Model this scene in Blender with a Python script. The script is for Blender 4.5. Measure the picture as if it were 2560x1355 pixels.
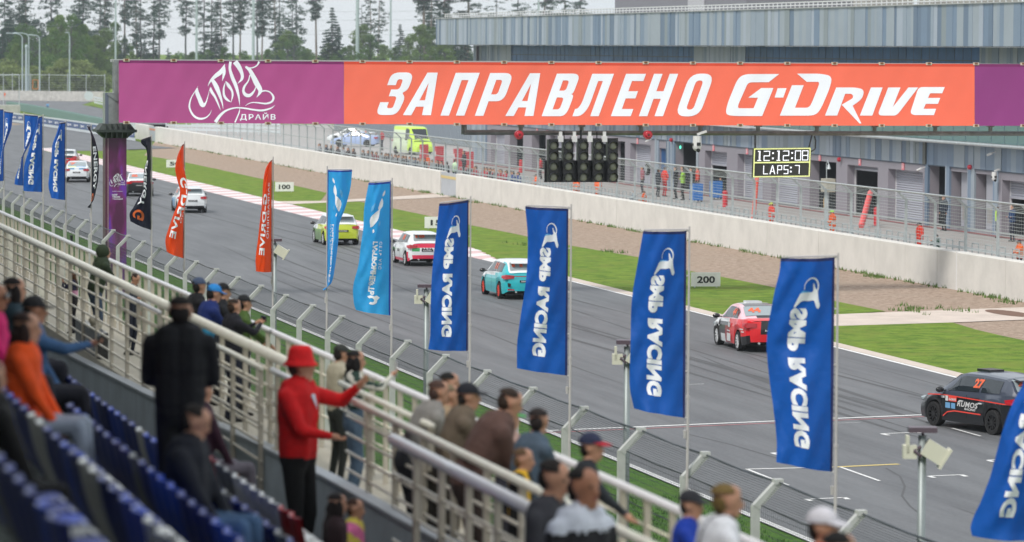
import bpy, bmesh, math, random
import numpy as np
from mathutils import Vector, Matrix
random.seed(7)
R = math.radians
for o in list(bpy.data.objects): bpy.data.objects.remove(o)
scene = bpy.context.scene
C = scene.collection
# ------------------------------------------------------------------ camera
F = 9700.0; CX, CY = 1280.0, 677.5; H = 9.6
v1 = Vector((-965-CX, -(105-CY), -F)).normalized()          # direction along the track
ho = Vector((1, -0.006, 0))
up = v1.cross(ho); up = up if up.y > 0 else -up
up.normalize(); rt = v1.cross(up).normalized()
W2C = Matrix((rt, v1, up)).transposed()                       # world -> camera
C2W = W2C.transposed()
cam_d = bpy.data.cameras.new('camera'); cam = bpy.data.objects.new('camera', cam_d); C.objects.link(cam)
cam.matrix_world = Matrix.Translation((0,0,H)) @ C2W.to_4x4()
cam_d.sensor_width = 36; cam_d.lens = F/2560*36; cam_d.clip_start = 1; cam_d.clip_end = 9000
cam_d.dof.use_dof = True; cam_d.dof.focus_distance = 112; cam_d.dof.aperture_fstop = 2.5
cam_d.dof.aperture_blades = 0
scene.camera = cam
# ------------------------------------------------------------------ sky and sun
SUN_EL, SUN_AZ = R(50), R(-128)
w = bpy.data.worlds.new('World'); scene.world = w; w.use_nodes = True
nt = w.node_tree; nt.nodes.clear()
sky = nt.nodes.new('ShaderNodeTexSky'); sky.sky_type = 'NISHITA'; sky.sun_disc = False
sky.sun_elevation = SUN_EL; sky.sun_rotation = SUN_AZ; sky.air_density = 1.0; sky.dust_density = 3.0; sky.ozone_density = 1.5
ntc = nt.nodes.new('ShaderNodeTexCoord'); nn = nt.nodes.new('ShaderNodeTexNoise'); nn.inputs['Scale'].default_value = 3.0; nn.inputs['Detail'].default_value = 6
rp = nt.nodes.new('ShaderNodeValToRGB'); rp.color_ramp.elements[0].color = (7.4,8.0,8.5,1); rp.color_ramp.elements[1].color = (8.0,8.25,8.4,1)
rp.color_ramp.elements[0].position = .35; rp.color_ramp.elements[1].position = .7
mx = nt.nodes.new('ShaderNodeMix'); mx.data_type = 'RGBA'; mx.inputs[0].default_value = .82
bg = nt.nodes.new('ShaderNodeBackground'); bg.inputs[1].default_value = 0.108
out = nt.nodes.new('ShaderNodeOutputWorld')
nt.links.new(ntc.outputs['Generated'], nn.inputs['Vector']); nt.links.new(nn.outputs[0], rp.inputs[0])
nt.links.new(sky.outputs[0], mx.inputs[6]); nt.links.new(rp.outputs[0], mx.inputs[7])
nt.links.new(mx.outputs[2], bg.inputs[0]); nt.links.new(bg.outputs[0], out.inputs[0])
sd = bpy.data.lights.new('sun', 'SUN'); sd.energy = 2.5; sd.angle = R(12); sd.color = (1.0, .96, .9)
so = bpy.data.objects.new('sun', sd); C.objects.link(so)
sdir = Vector((math.sin(SUN_AZ)*math.cos(SUN_EL), math.cos(SUN_AZ)*math.cos(SUN_EL), math.sin(SUN_EL)))
so.rotation_euler = sdir.to_track_quat('Z', 'Y').to_euler(); so.location = (0,0,60)
vs = scene.view_settings; vs.view_transform = 'Standard'; vs.look = 'None'; vs.gamma = 1; vs.use_curve_mapping = False; vs.exposure = 0.2
scene.render.engine = 'CYCLES'
# ------------------------------------------------------------------ projection helpers (photo pixels -> real places)
CAM = Vector((0,0,H))
def ray(px, py): return C2W @ Vector((px-CX, -(py-CY), -F))
def at_z(px, py, z=0.0): d = ray(px,py); return CAM + d*((z-H)/d.z)
def at_x(px, py, X): d = ray(px,py); return CAM + d*(X/d.x)
def at_y(px, py, Y): d = ray(px,py); return CAM + d*(Y/d.y)
def depth(P): return -(W2C @ (Vector(P)-CAM)).z
def ppm(P): return F/depth(P)
RT = Vector((C2W @ Vector((1,0,0)))); RT.z = 0; RT.normalize()
FW = Vector((-RT.y, RT.x, 0))
# ------------------------------------------------------------------ materials
def lin(c): return tuple(((x/255)/12.92 if x/255 <= .04045 else ((x/255+.055)/1.055)**2.4) for x in c)
MATS = {}
def mat(name, col, rough=.6, metal=0, emit=None, es=1, noise=None, bump=None, alpha=None, spec=None, trans=None, coat=None):
    """noise=(scale, strength[, second colour]); bump=(scale, strength)"""
    if name in MATS: return MATS[name]
    m = bpy.data.materials.new(name); m.use_nodes = True; n = m.node_tree; b = n.nodes['Principled BSDF']
    b.inputs['Base Color'].default_value = (*col, 1); b.inputs['Roughness'].default_value = rough; b.inputs['Metallic'].default_value = metal
    if spec is not None: b.inputs['Specular IOR Level'].default_value = spec
    if coat: b.inputs['Coat Weight'].default_value = coat; b.inputs['Coat Roughness'].default_value = .08
    if alpha is not None: b.inputs['Alpha'].default_value = alpha
    if emit: b.inputs['Emission Color'].default_value = (*emit,1); b.inputs['Emission Strength'].default_value = es
    if noise or bump:
        geo = n.nodes.new('ShaderNodeNewGeometry')
    if noise:
        sc, st = noise[0], noise[1]
        t = n.nodes.new('ShaderNodeTexNoise'); t.inputs['Scale'].default_value = sc; t.inputs['Detail'].default_value = 7; t.inputs['Roughness'].default_value = .65
        n.links.new(geo.outputs['Position'], t.inputs['Vector'])
        r = n.nodes.new('ShaderNodeValToRGB'); r.color_ramp.elements[0].position = .32; r.color_ramp.elements[1].position = .68
        c2 = noise[2] if len(noise) > 2 else tuple(min(1, x*(1+st)) for x in col)
        r.color_ramp.elements[0].color = (*[x*(1-st) for x in col],1); r.color_ramp.elements[1].color = (*c2,1)
        n.links.new(t.outputs[0], r.inputs[0]); n.links.new(r.outputs[0], b.inputs['Base Color'])
    if bump:
        t2 = n.nodes.new('ShaderNodeTexNoise'); t2.inputs['Scale'].default_value = bump[0]; t2.inputs['Detail'].default_value = 5
        n.links.new(geo.outputs['Position'], t2.inputs['Vector'])
        bp = n.nodes.new('ShaderNodeBump'); bp.inputs['Strength'].default_value = bump[1]; bp.inputs['Distance'].default_value = .05
        n.links.new(t2.outputs[0], bp.inputs['Height']); n.links.new(bp.outputs[0], b.inputs['Normal'])
    if trans:
        ad = n.nodes.new('ShaderNodeMixShader'); tr = n.nodes.new('ShaderNodeBsdfTranslucent'); tr.inputs[0].default_value = (*trans,1)
        ad.inputs[0].default_value = .45; o = n.nodes['Material Output']
        n.links.new(b.outputs[0], ad.inputs[1]); n.links.new(tr.outputs[0], ad.inputs[2]); n.links.new(ad.outputs[0], o.inputs[0])
    MATS[name] = m; return m
def rgb(name, c, **k):                                   # paint / cloth colour given as sRGB
    return mat(name, tuple(min(.85,x*.95) for x in lin(c)), **k)
# ------------------------------------------------------------------ object helpers
ORG = {}
def thing(name, label, cat, loc=(0,0,0), rotz=0, group=None):
    o = bpy.data.objects.new(name, None); C.objects.link(o); o.empty_display_size = .2
    o.location = loc; o.rotation_euler = (0,0,rotz); o['label'] = label; o['category'] = cat
    if group: o['group'] = group
    ORG[o.name] = Vector(loc); return o
def tag(o, label=None, cat=None, group=None, kind=None):
    if label: o['label'] = label
    if cat: o['category'] = cat
    if group: o['group'] = group
    if kind: o['kind'] = kind
    return o
def dup(o, parent=None, loc=None):
    c = o.copy(); C.objects.link(c)
    if parent: c.parent = parent
    if loc is not None: c.location = loc
    return c
def dup_tree(root, loc, rotz, label, group=None):
    r = root.copy(); C.objects.link(r); r.location = loc; r.rotation_euler = (0,0,rotz); r['label'] = label
    if group: r['group'] = group
    for ch in root.children:
        c = ch.copy(); C.objects.link(c); c.parent = r
        for g in ch.children:
            d = g.copy(); C.objects.link(d); d.parent = c
    return r
class MB:
    def __init__(s): s.v = []; s.f = []; s.m = []
    def add(s, vs_, fs, mi=0):
        n = len(s.v); s.v += [tuple(x) for x in vs_]; s.f += [tuple(i+n for i in f) for f in fs]; s.m += [mi]*len(fs); return s
    def quad(s, a, b, c, d, mi=0): return s.add([a,b,c,d], [(0,1,2,3)], mi)
    def poly(s, pts, mi=0): return s.add(pts, [tuple(range(len(pts)))], mi)
    def box(s, lo, hi, mi=0):
        x0,y0,z0 = lo; x1,y1,z1 = hi
        return s.add([(x0,y0,z0),(x1,y0,z0),(x1,y1,z0),(x0,y1,z0),(x0,y0,z1),(x1,y0,z1),(x1,y1,z1),(x0,y1,z1)],
            [(0,3,2,1),(4,5,6,7),(0,1,5,4),(1,2,6,5),(2,3,7,6),(3,0,4,7)], mi)
    def obox(s, c, ax, ay, az, mi=0):        # centre + half vectors
        c = Vector(c); ax, ay, az = Vector(ax), Vector(ay), Vector(az)
        p = [c+sx*ax+sy*ay+sz*az for sz in (-1,1) for sx,sy in ((-1,-1),(1,-1),(1,1),(-1,1))]
        return s.add(p, [(0,3,2,1),(4,5,6,7),(0,1,5,4),(1,2,6,5),(2,3,7,6),(3,0,4,7)], mi)
    def bar(s, a, b, w, t, upv=(0,0,1), mi=0):  # rectangular bar from a to b
        a = Vector(a); b = Vector(b); d = (b-a); L = d.length; d.normalize(); u = Vector(upv)
        sd_ = d.cross(u)
        if sd_.length < 1e-4: sd_ = Vector((1,0,0))
        sd_.normalize(); u = sd_.cross(d)
        return s.obox((a+b)/2, d*L/2, sd_*w/2, u*t/2, mi)
    def cyl(s, a, b, r0, r1=None, n=8, mi=0, caps=True):
        a = Vector(a); b = Vector(b); r1 = r0 if r1 is None else r1; d = (b-a).normalized()
        u = d.cross(Vector((0,0,1)));  u = Vector((1,0,0)) if u.length < 1e-3 else u.normalized(); w_ = d.cross(u)
        vs_ = []
        for P, r in ((a,r0),(b,r1)):
            for i in range(n):
                t = 2*math.pi*i/n; vs_.append(P + u*(r*math.cos(t)) + w_*(r*math.sin(t)))
        fs = [(i,(i+1)%n,n+(i+1)%n,n+i) for i in range(n)]
        if caps: fs += [tuple(range(n))[::-1], tuple(range(n,2*n))]
        return s.add(vs_, fs, mi)
    def tube(s, pts, r, n=6, mi=0):
        for a,b in zip(pts, pts[1:]): s.cyl(a,b,r,n=n,mi=mi)
        return s
    def ell(s, c, rad, n=8, m=6, mi=0, rot=None, zmin=-1):
        vs_ = []; c = Vector(c)
        for j in range(m+1):
            ph = math.pi*(j/m) ; z = math.cos(ph); 
            z = max(z, zmin); rr = math.sin(ph) if z > zmin else math.sqrt(max(0,1-zmin*zmin))*(1 if z==zmin else 1)
            for i in range(n):
                t = 2*math.pi*i/n; p = Vector((rad[0]*rr*math.cos(t), rad[1]*rr*math.sin(t), rad[2]*z))
                if rot: p = rot @ p
                vs_.append(c+p)
        fs = [(j*n+i, (j+1)*n+i, (j+1)*n+(i+1)%n, j*n+(i+1)%n) for j in range(m) for i in range(n)]
        return s.add(vs_, fs, mi)
    def geo(s, g, fn, mi=0): return s.add([fn(x,y) for x,y in g[0]], g[1], mi)
    def ext(s, pts, nrm, t, mi=0):           # closed polygon (3D, planar) extruded by t along nrm
        n = len(pts); nv = Vector(nrm)*t; a = [Vector(p) for p in pts]; b = [p+nv for p in a]
        return s.add(a+b, [tuple(range(n))[::-1], tuple(range(n,2*n))]+[(i,(i+1)%n,n+(i+1)%n,n+i) for i in range(n)], mi)
    def mesh(s, name, mats, org=None, smooth=False):
        me = bpy.data.meshes.new(name); 
        vv = s.v if org is None else [(x-org[0],y-org[1],z-org[2]) for x,y,z in s.v]
        me.from_pydata(vv, [], s.f)
        if not isinstance(mats,(list,tuple)): mats = [mats]
        for q in mats: me.materials.append(q)
        if len(mats) > 1: me.polygons.foreach_set('material_index', s.m)
        if smooth: me.polygons.foreach_set('use_smooth', [True]*len(me.polygons))
        me.update(); return me
    def build(s, name, mats, parent=None, local=False, smooth=False, **t):
        org = None
        if parent is not None and not local:
            org = ORG.get(parent.name, Vector((0,0,0)))
        me = s.mesh(name, mats, org, smooth)
        o = bpy.data.objects.new(name, me); C.objects.link(o)
        if parent is not None: o.parent = parent; ORG[o.name] = Vector((0,0,0)) if local else Vector(org)
        tag(o, **t); return o
def struct(mb, name, mats, **t): return mb.build(name, mats, kind='structure', **t)
# ---- flat shapes and lettering
def curve_geo(cu):
    o = bpy.data.objects.new('tmp', cu); C.objects.link(o)
    dg = bpy.context.evaluated_depsgraph_get(); dg.update()
    me = o.evaluated_get(dg).to_mesh()
    g = ([(v.co.x, v.co.y) for v in me.vertices], [tuple(p.vertices) for p in me.polygons])
    o.evaluated_get(dg).to_mesh_clear(); bpy.data.objects.remove(o); bpy.data.curves.remove(cu); return g
TX = {}
def text_geo(st, bold=.02, shear=0, spacing=1.0):        # normalised: box [0,w] x [0,1]
    k = (st,bold,shear,spacing)
    if k in TX: return TX[k]
    cu = bpy.data.curves.new('t','FONT'); cu.body = st; cu.offset = bold; cu.shear = shear; cu.resolution_u = 3; cu.space_character = spacing
    vs_, fs = curve_geo(cu)
    x0 = min(v[0] for v in vs_); x1 = max(v[0] for v in vs_); y0 = min(v[1] for v in vs_); y1 = max(v[1] for v in vs_); h = y1-y0
    TX[k] = ([((x-x0)/(x1-x0), (y-y0)/h) for x,y in vs_], fs, (x1-x0)/h); return TX[k]
def shape_geo(loops):                                     # filled outlines with holes
    cu = bpy.data.curves.new('s','CURVE'); cu.dimensions = '2D'; cu.fill_mode = 'BOTH'
    for L in loops:
        sp = cu.splines.new('POLY'); sp.points.add(len(L)-1); sp.use_cyclic_u = True
        for p,(x,y) in zip(sp.points, L): p.co = (x,y,0,1)
    return curve_geo(cu)
def rnd(pts, seg=5):                                      # pts (x,y[,radius]) -> rounded outline
    o = []; n = len(pts)
    for i,p in enumerate(pts):
        r = p[2] if len(p) > 2 else 0
        P = Vector(p[:2]); 
        if r <= 0: o.append(tuple(P)); continue
        A = Vector(pts[i-1][:2])-P; B = Vector(pts[(i+1)%n][:2])-P
        ra = min(r, A.length*.49); rb = min(r, B.length*.49); a = P+A.normalized()*ra; b = P+B.normalized()*rb
        for k in range(seg+1):
            t = k/seg; o.append(tuple(a*(1-t)**2 + P*2*t*(1-t) + b*t*t))
    return o
def ribbon(pts, sub=6):                                   # pts (x,y,width) smooth stroke -> geo
    P = np.array(pts, float); n = len(P); q = []
    E = np.vstack([2*P[0]-P[1], P, 2*P[-1]-P[-2]])
    for i in range(n-1):
        p0,p1,p2,p3 = E[i:i+4]
        for k in range(sub):
            t = k/sub; q.append(.5*((2*p1)+(-p0+p2)*t+(2*p0-5*p1+4*p2-p3)*t*t+(-p0+3*p1-3*p2+p3)*t**3))
    q.append(P[-1]); q = np.array(q); d = np.gradient(q[:,:2], axis=0); d /= (np.linalg.norm(d,axis=1,keepdims=True)+1e-9)
    nn_ = np.stack([-d[:,1], d[:,0]],1); hw = np.maximum(q[:,2:3],.3)/2
    a = q[:,:2]+nn_*hw; b = q[:,:2]-nn_*hw; m = len(q)
    return ([tuple(x) for x in a]+[tuple(x) for x in b], [(i,i+1,m+i+1,m+i) for i in range(m-1)])
def dice(g, nx, ny):
    """cut a flat geo along a grid so that it can follow a curved sheet"""
    bm = bmesh.new(); vs_ = [bm.verts.new((x,y,0)) for x,y in g[0]]
    for f in g[1]:
        try: bm.faces.new([vs_[i] for i in f])
        except ValueError: pass
    for k,(cnt) in ((0,nx),(1,ny)):
        c = [v.co[k] for v in bm.verts]; lo, hi = min(c), max(c)
        for i in range(1,cnt):
            no = (1,0,0) if k == 0 else (0,1,0); co = [0,0,0]; co[k] = lo+(hi-lo)*i/cnt
            bmesh.ops.bisect_plane(bm, geom=bm.verts[:]+bm.edges[:]+bm.faces[:], plane_co=co, plane_no=no)
    bm.verts.index_update(); r = ([(v.co.x,v.co.y) for v in bm.verts], [tuple(v.index for v in f.verts) for f in bm.faces]); bm.free(); return r
def plane_fn(O, ux, uy, nrm=(0,0,0)):
    O = Vector(O)+Vector(nrm); ux = Vector(ux); uy = Vector(uy)
    return lambda x,y: O+ux*x+uy*y
ORDN = ['first','second','third','fourth','fifth','sixth','seventh','eighth','ninth','tenth','eleventh','twelfth','thirteenth','fourteenth','fifteenth','sixteenth','seventeenth','eighteenth','nineteenth','twentieth']
def ordn(i):
    if i < 20: return ORDN[i]
    k = i+1; return f"{k}{'th' if 10 < k%100 < 14 else {1:'st',2:'nd',3:'rd'}.get(k%10,'th')}"
# ================================================================== GROUND
GRS = lin((98,128,38)); 
M_grass = mat('grass', (.085,.15,.016), rough=.9, noise=(2.2,.38,(.15,.19,.035)), bump=(14,.9))
def grassy(name, a, b, c, s1=1.2, s2=14):
    m = bpy.data.materials.new(name); m.use_nodes = True; n = m.node_tree; bs = n.nodes['Principled BSDF']; bs.inputs['Roughness'].default_value = .95; bs.inputs['Specular IOR Level'].default_value = .2
    g = n.nodes.new('ShaderNodeNewGeometry')
    def nz(sc, det=6):
        t = n.nodes.new('ShaderNodeTexNoise'); t.inputs['Scale'].default_value = sc; t.inputs['Detail'].default_value = det; t.inputs['Roughness'].default_value = .7; n.links.new(g.outputs['Position'], t.inputs['Vector']); return t
    t1, t2, t3 = nz(s1), nz(s2), nz(.45,8)
    r1 = n.nodes.new('ShaderNodeValToRGB'); e = r1.color_ramp.elements; e[0].position=.38; e[1].position=.62; e[0].color=(*a,1); e[1].color=(*b,1)
    r2 = n.nodes.new('ShaderNodeValToRGB'); e = r2.color_ramp.elements; e[0].position=.48; e[1].position=.66; e[0].color=(0,0,0,1); e[1].color=(1,1,1,1)
    mxx = n.nodes.new('ShaderNodeMix'); mxx.data_type='RGBA'; mxx.inputs[7].default_value=(*c,1)
    add = n.nodes.new('ShaderNodeMath'); add.operation='ADD'; m2 = n.nodes.new('ShaderNodeMath'); m2.operation='MULTIPLY'; m2.inputs[1].default_value=.5
    n.links.new(t2.outputs[0], m2.inputs[0]); n.links.new(t1.outputs[0], add.inputs[0]); n.links.new(m2.outputs[0], add.inputs[1])
    sb = n.nodes.new('ShaderNodeMath'); sb.operation='SUBTRACT'; sb.inputs[1].default_value=.25; n.links.new(add.outputs[0], sb.inputs[0]); n.links.new(sb.outputs[0], r1.inputs[0])
    n.links.new(t3.outputs[0], r2.inputs[0]); n.links.new(r1.outputs[0], mxx.inputs[6]); n.links.new(r2.outputs[0], mxx.inputs[0])
    n.links.new(mxx.outputs[2], bs.inputs['Base Color'])
    bp = n.nodes.new('ShaderNodeBump'); bp.inputs['Strength'].default_value=.8; bp.inputs['Distance'].default_value=.05; n.links.new(t2.outputs[0], bp.inputs['Height']); n.links.new(bp.outputs[0], bs.inputs['Normal'])
    MATS[name]=m; return m
M_grass = grassy('mown_grass', (.075,.15,.014), (.19,.28,.035), (.17,.21,.035))
M_lush = grassy('lush_grass', (.04,.115,.012), (.095,.2,.028), (.08,.16,.02), 3, 20)
M_gravel = grassy('gravel', (.24,.175,.13), (.44,.34,.27), (.34,.265,.205), 3.5, 9)
M_path = mat('concrete_path', (.56,.48,.42), rough=.85, noise=(.8,.12))
M_conc = mat('concrete_wall', (.64,.625,.59), rough=.85, noise=(.9,.09), bump=(6,.15))
def asphalt(name, a, b):
    m = bpy.data.materials.new(name); m.use_nodes = True; n = m.node_tree; bs = n.nodes['Principled BSDF']; bs.inputs['Roughness'].default_value=.62
    g = n.nodes.new('ShaderNodeNewGeometry'); mp = n.nodes.new('ShaderNodeMapping'); mp.inputs['Scale'].default_value=(1.1,.07,1); n.links.new(g.outputs['Position'], mp.inputs[0])
    t = n.nodes.new('ShaderNodeTexNoise'); t.inputs['Scale'].default_value=1; t.inputs['Detail'].default_value=8; t.inputs['Roughness'].default_value=.7; n.links.new(mp.outputs[0], t.inputs['Vector'])
    t2 = n.nodes.new('ShaderNodeTexNoise'); t2.inputs['Scale'].default_value=9; t2.inputs['Detail'].default_value=6; n.links.new(g.outputs['Position'], t2.inputs['Vector'])
    ad = n.nodes.new('ShaderNodeMath'); ad.operation='ADD'; ml = n.nodes.new('ShaderNodeMath'); ml.operation='MULTIPLY'; ml.inputs[1].default_value=.35
    n.links.new(t2.outputs[0], ml.inputs[0]); n.links.new(t.outputs[0], ad.inputs[0]); n.links.new(ml.outputs[0], ad.inputs[1])
    r = n.nodes.new('ShaderNodeValToRGB'); e=r.color_ramp.elements; e[0].position=.45; e[1].position=.9; e[0].color=(*a,1); e[1].color=(*b,1)
    n.links.new(ad.outputs[0], r.inputs[0]); n.links.new(r.outputs[0], bs.inputs['Base Color'])
    bp = n.nodes.new('ShaderNodeBump'); bp.inputs['Strength'].default_value=.25; bp.inputs['Distance'].default_value=.02; n.links.new(t2.outputs[0], bp.inputs['Height']); n.links.new(bp.outputs[0], bs.inputs['Normal'])
    MATS[name]=m; return m
M_asph = asphalt('track_asphalt', (.072,.075,.082), (.16,.165,.173))
M_pit = asphalt('pit_asphalt', (.3,.28,.27), (.42,.395,.375))
M_white = mat('road_paint_white', (.72,.72,.71), rough=.6, noise=(7,.12))
M_redp = mat('road_paint_red', (.45,.16,.17), rough=.6)
M_yel = mat('road_paint_yellow', (.62,.48,.16), rough=.6)
def ground(name, loops, z, m, px=True, thick=0):
    L = [[(at_z(x,y,z).xy if px else (x,y)) for x,y in lp] for lp in loops]
    g = shape_geo(L); b = MB(); b.geo(g, lambda x,y:(x,y,z)); 
    b.f = [f if True else f for f in b.f]
    return struct(b, name, m)
b = MB(); b.quad((-1500,-800,-.06),(2600,-800,-.06),(2600,4000,-.06),(-1500,4000,-.06)); struct(b, 'ground', M_grass)
XN, XR, XW = 22.75, 38.35, 52.5
Wx = lambda px_, X: at_x(px_, 400, X).y
# run-off strip of gravel between the track and the pit wall
b = MB(); b.quad((XR,-60,-.03),(XW+.3,-60,-.03),(XW+.3,Wx(380,XW),-.03),(XR,Wx(330,XR),-.03)); struct(b,'gravel', M_gravel)
ground('grass_verge', [[(40,372),(166,376),(258,376),(317,373),(345,386),(440,401),(540,422),(640,444),(728,462),(817,482),(800,503),(692,503),(560,474),(317,417),(150,385)]], -.012, M_grass)
ground('grass_verge', [[(728,509),(898,504),(983,521),(1083,542),(1172,562),(1280,583),(1428,614),(1597,643),(1723,677),(1800,691),(1920,715),(2079,751),(2215,778),(2079,788),(1980,790),(1900,796),(1804,789),(1420,694),(1270,655),(1168,623),(979,577),(813,533)]], -.012, M_grass)
ground('grass_verge', [[(2000,818),(2079,815),(2381,806),(2437,823),(2500,838),(2700,880),(3100,1010),(3300,1180),(2560,975),(2411,940),(2079,858),(1900,812)]], -.012, M_grass)
ground('service_path', [[(692,503),(817,502),(1094,484.5),(1146,491),(900,503),(728,510)]], -.008, M_path)
ground('service_path', [[(1800,793),(1920,792),(2079,786),(2223,780),(2560,768),(2900,757),(2900,790),(2560,799),(2381,806),(2079,815),(1900,816)]], -.008, M_path)
# asphalt
far = [(1400,300,)]
L = [(XN-.1,-60),(XN-.1,Wx(57,XN))]+[tuple(at_z(x,y,0).xy) for x,y in ((-150,452),(-500,330),(-500,232),(-150,262),(0,299),(120,316),(265,338),(338,352),(385,364),(440,370),(380,372),(317,374),(258,377),(166,377),(110,378),(150,385))]+[(38.2,Wx(150,38.2)),(XR,Wx(317,XR)),(XR,-60)]
ground('race_track', [L], 0, M_asph, px=False)
ground('far_track', [[(-500,240),(-300,252),(0,262),(120,290),(262,322),(300,330),(420,345),(420,300),(262,272),(205,262),(262,244),(340,243),(200,238),(0,234),(-500,228)]], -.02, M_asph)
b = MB(); b.quad((XW+.3,-60,-.02),(110,-60,-.02),(110,Wx(560,XW+.3),-.02),(XW+.3,Wx(560,XW+.3),-.02)); struct(b,'pit_lane', M_pit)
b = MB(); b.quad((56,Wx(560,XW+.3),-.02),(110,Wx(560,XW+.3),-.02),(110,470,-.02),(56,470,-.02)); struct(b,'paddock', M_pit)
b = MB(); b.quad((84,400,-.012),(110,330,-.012),(110,460,-.012),(84,460,-.012)); struct(b,'paddock_grass', M_grass)
b = MB()
for X,w_ in ((XN,.16),(XR,.16)):
    y0 = -60; y1 = Wx(57,XN) if X==XN else Wx(1262,XR)
    b.quad((X-w_/2,y0,.006),(X+w_/2,y0,.006),(X+w_/2,y1,.006),(X-w_/2,y1,.006))
b.quad((XR-.12,Wx(110,XR),.006),(XR+.05,Wx(110,XR),.006),(XR+.05,Wx(1262,XR),.006),(XR-.12,Wx(1262,XR),.006))
struct(b,'edge_line', M_white)
b = MB(); b.box((XR+.1,-60,-.05),(XR+.62,Wx(1262,XR),.012)); struct(b,'concrete_edging', M_path)
# kerb of alternating blocks
kw = mat('kerb_white', (.72,.68,.68), rough=.7, noise=(3,.08)); kr = mat('kerb_faded_red', (.62,.43,.43), rough=.75, noise=(2,.12))
kt = thing('kerb', 'long white kerb with faded pink blocks between the asphalt and the grass strip', 'kerb', (38.4,200,0))
def kerb_mesh(m):
    q = MB(); q.add([(0,0,.012),(1.0,0,.05),(1.7,0,.075),(1.7,0,-.05),(0,0,-.05),(0,1.94,.012),(1.0,1.94,.05),(1.7,1.94,.075),(1.7,1.94,-.05),(0,1.94,-.05)],
       [(0,1,6,5),(1,2,7,6),(2,3,8,7),(4,0,5,9),(0,4,3,2,1),(5,6,7,8,9)]); return q.mesh('kerb_block',[m])
km = [kerb_mesh(kw), kerb_mesh(kr)]; y = Wx(1249,38.6); i = 0
while y < Wx(112,38.6):
    o = bpy.data.objects.new('kerb_block', km[i%2]); C.objects.link(o); o.parent = kt; X0 = 38.0
    k = (y-Wx(1249,38.6)); s_ = min(1, .25+k/12)
    o.location = (X0-38.4+ (1-s_)*.3, y-200, 0); o.scale = (s_,1,1); y += 2; i += 1
# painted grid and finish line
def strip(bb, a, c, w_, z=.007):
    A = at_z(*a,z); B = at_z(*c,z); d = (B-A).normalized(); n = Vector((-d.y,d.x,0))*w_/2; bb.quad(A-n,B-n,B+n,A+n)
b = MB(); strip(b,(1352,1077),(2500,1028.5),.16); strip(b,(1866,1172.5),(2082,1167.5),.12)
for a,c,k1,k2 in (((2204,1084),(2296,1080.5),(2222,1088),(2300,1083)),((1930,1132),(2020,1128.5),(1943,1136),(2024,1132)),((2014,1248),(2110,1243.5),(2030,1252),(2121,1248)),((2322,1190),(2402,1186.5),(2336,1194),(2416,1191)),((2470,1150),(2560,1146),(2482,1154),(2570,1150))):
    strip(b,a,c,.1); strip(b,a,k1,.12); strip(b,c,k2,.12)
strip(b,(1866,1172),(1971,1213),.08); strip(b,(2100,1167),(2199,1202),.08); strip(b,(2380,1070),(2452,1090),.07); strip(b,(2082,1058),(2150,1056),.03); strip(b,(1720,961),(1760,959.5),.05)
struct(b,'grid_marking', M_white)
b = MB(); strip(b,(1352,1082),(2500,1033),.1); struct(b,'finish_line_red', M_redp)
b = MB(); strip(b,(2084,1167.5),(2247,1159.8),.17); struct(b,'grid_marking_yellow', M_yel)
M_rub = mat('tyre_rubber', (.075,.077,.08), rough=.7)
b = MB()
for pts in ([(2130,993),(2200,1010),(2280,1030),(2330,1045)],[(2270,990),(2330,1003),(2400,1018)],[(2215,1170),(2250,1190),(2262,1215),(2255,1240),(2275,1265),(2300,1285)],[(1720,1085),(1830,1112),(1960,1150)],[(900,690),(1010,705),(1100,722)],[(560,570),(700,600),(820,640)]):
    for a,c in zip(pts,pts[1:]): strip(b,a,c,.05,.004)
rm = random.Random(9)
for i in range(26):
    x0 = rm.uniform(25,36.5); y0 = rm.uniform(60,280); L_ = rm.uniform(12,60); cv = rm.uniform(-1.2,1.2); w_ = rm.uniform(.10,.22); n = 14
    for off in ((0,1.5) if rm.random() < .6 else (0,)):
        for k in range(n):
            f0, f1 = k/n, (k+1)/n; a0 = w_*math.sin(math.pi*min(1,f0+.02))/2; a1 = w_*math.sin(math.pi*min(1,f1+.001))/2
            xa, xb = x0+off+cv*f0*f0, x0+off+cv*f1*f1; z_ = .003+.0001*i
            b.quad((xa-a0,y0+L_*f0,z_),(xa+a0,y0+L_*f0,z_),(xb+a1,y0+L_*f1,z_),(xb-a1,y0+L_*f1,z_))
struct(b,'tyre_mark', M_rub)
b = MB(); c0 = at_z(2523,783,-.004); n = 20; b.poly([(c0.x+.6*math.cos(2*math.pi*i/n), c0.y+2.0*math.sin(2*math.pi*i/n), -.002) for i in range(n)]); struct(b,'drain_cover', mat('rust',(.16,.09,.06),rough=.9))
# stuff: weeds and grass blades
def tufts(name, pts, m, h=.12, n=5, spread=.15, zz=0):
    q = MB()
    for P in pts:
        for k in range(n):
            a = random.uniform(0,6.28); r = random.uniform(0,spread); x = P[0]+r*math.cos(a); y = P[1]+r*math.sin(a); hh = h*random.uniform(.5,1.3)
            dx,dy = random.uniform(-.5,.5)*hh, random.uniform(-.5,.5)*hh; wd = .012+.06*hh
            q.add([(x-wd,y,zz),(x+wd,y,zz),(x+dx,y+dy,zz+hh)],[(0,1,2)])
    return q.build(name, m, kind='stuff')
M_weed = mat('weed_leaf', (.09,.17,.03), rough=.8, noise=(1,.3))
pts = []
for i in range(240):
    px_ = random.uniform(400,2560)**1; pts.append((XW-random.uniform(.05,.35), Wx(px_,XW)))
for c0 in ((2265,775),(2180,690),(2240,692),(2390,777),(2500,745),(1064,480),(2290,770),(2400,700),(1180,506),(1310,610),(2530,755),(1530,630)):
    P = at_z(*c0); pts += [(P.x+random.gauss(0,.3),P.y+random.gauss(0,.9)) for _ in range(9)]
tufts('weeds', pts, M_weed, .16, 6, .25, -.03)
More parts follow.
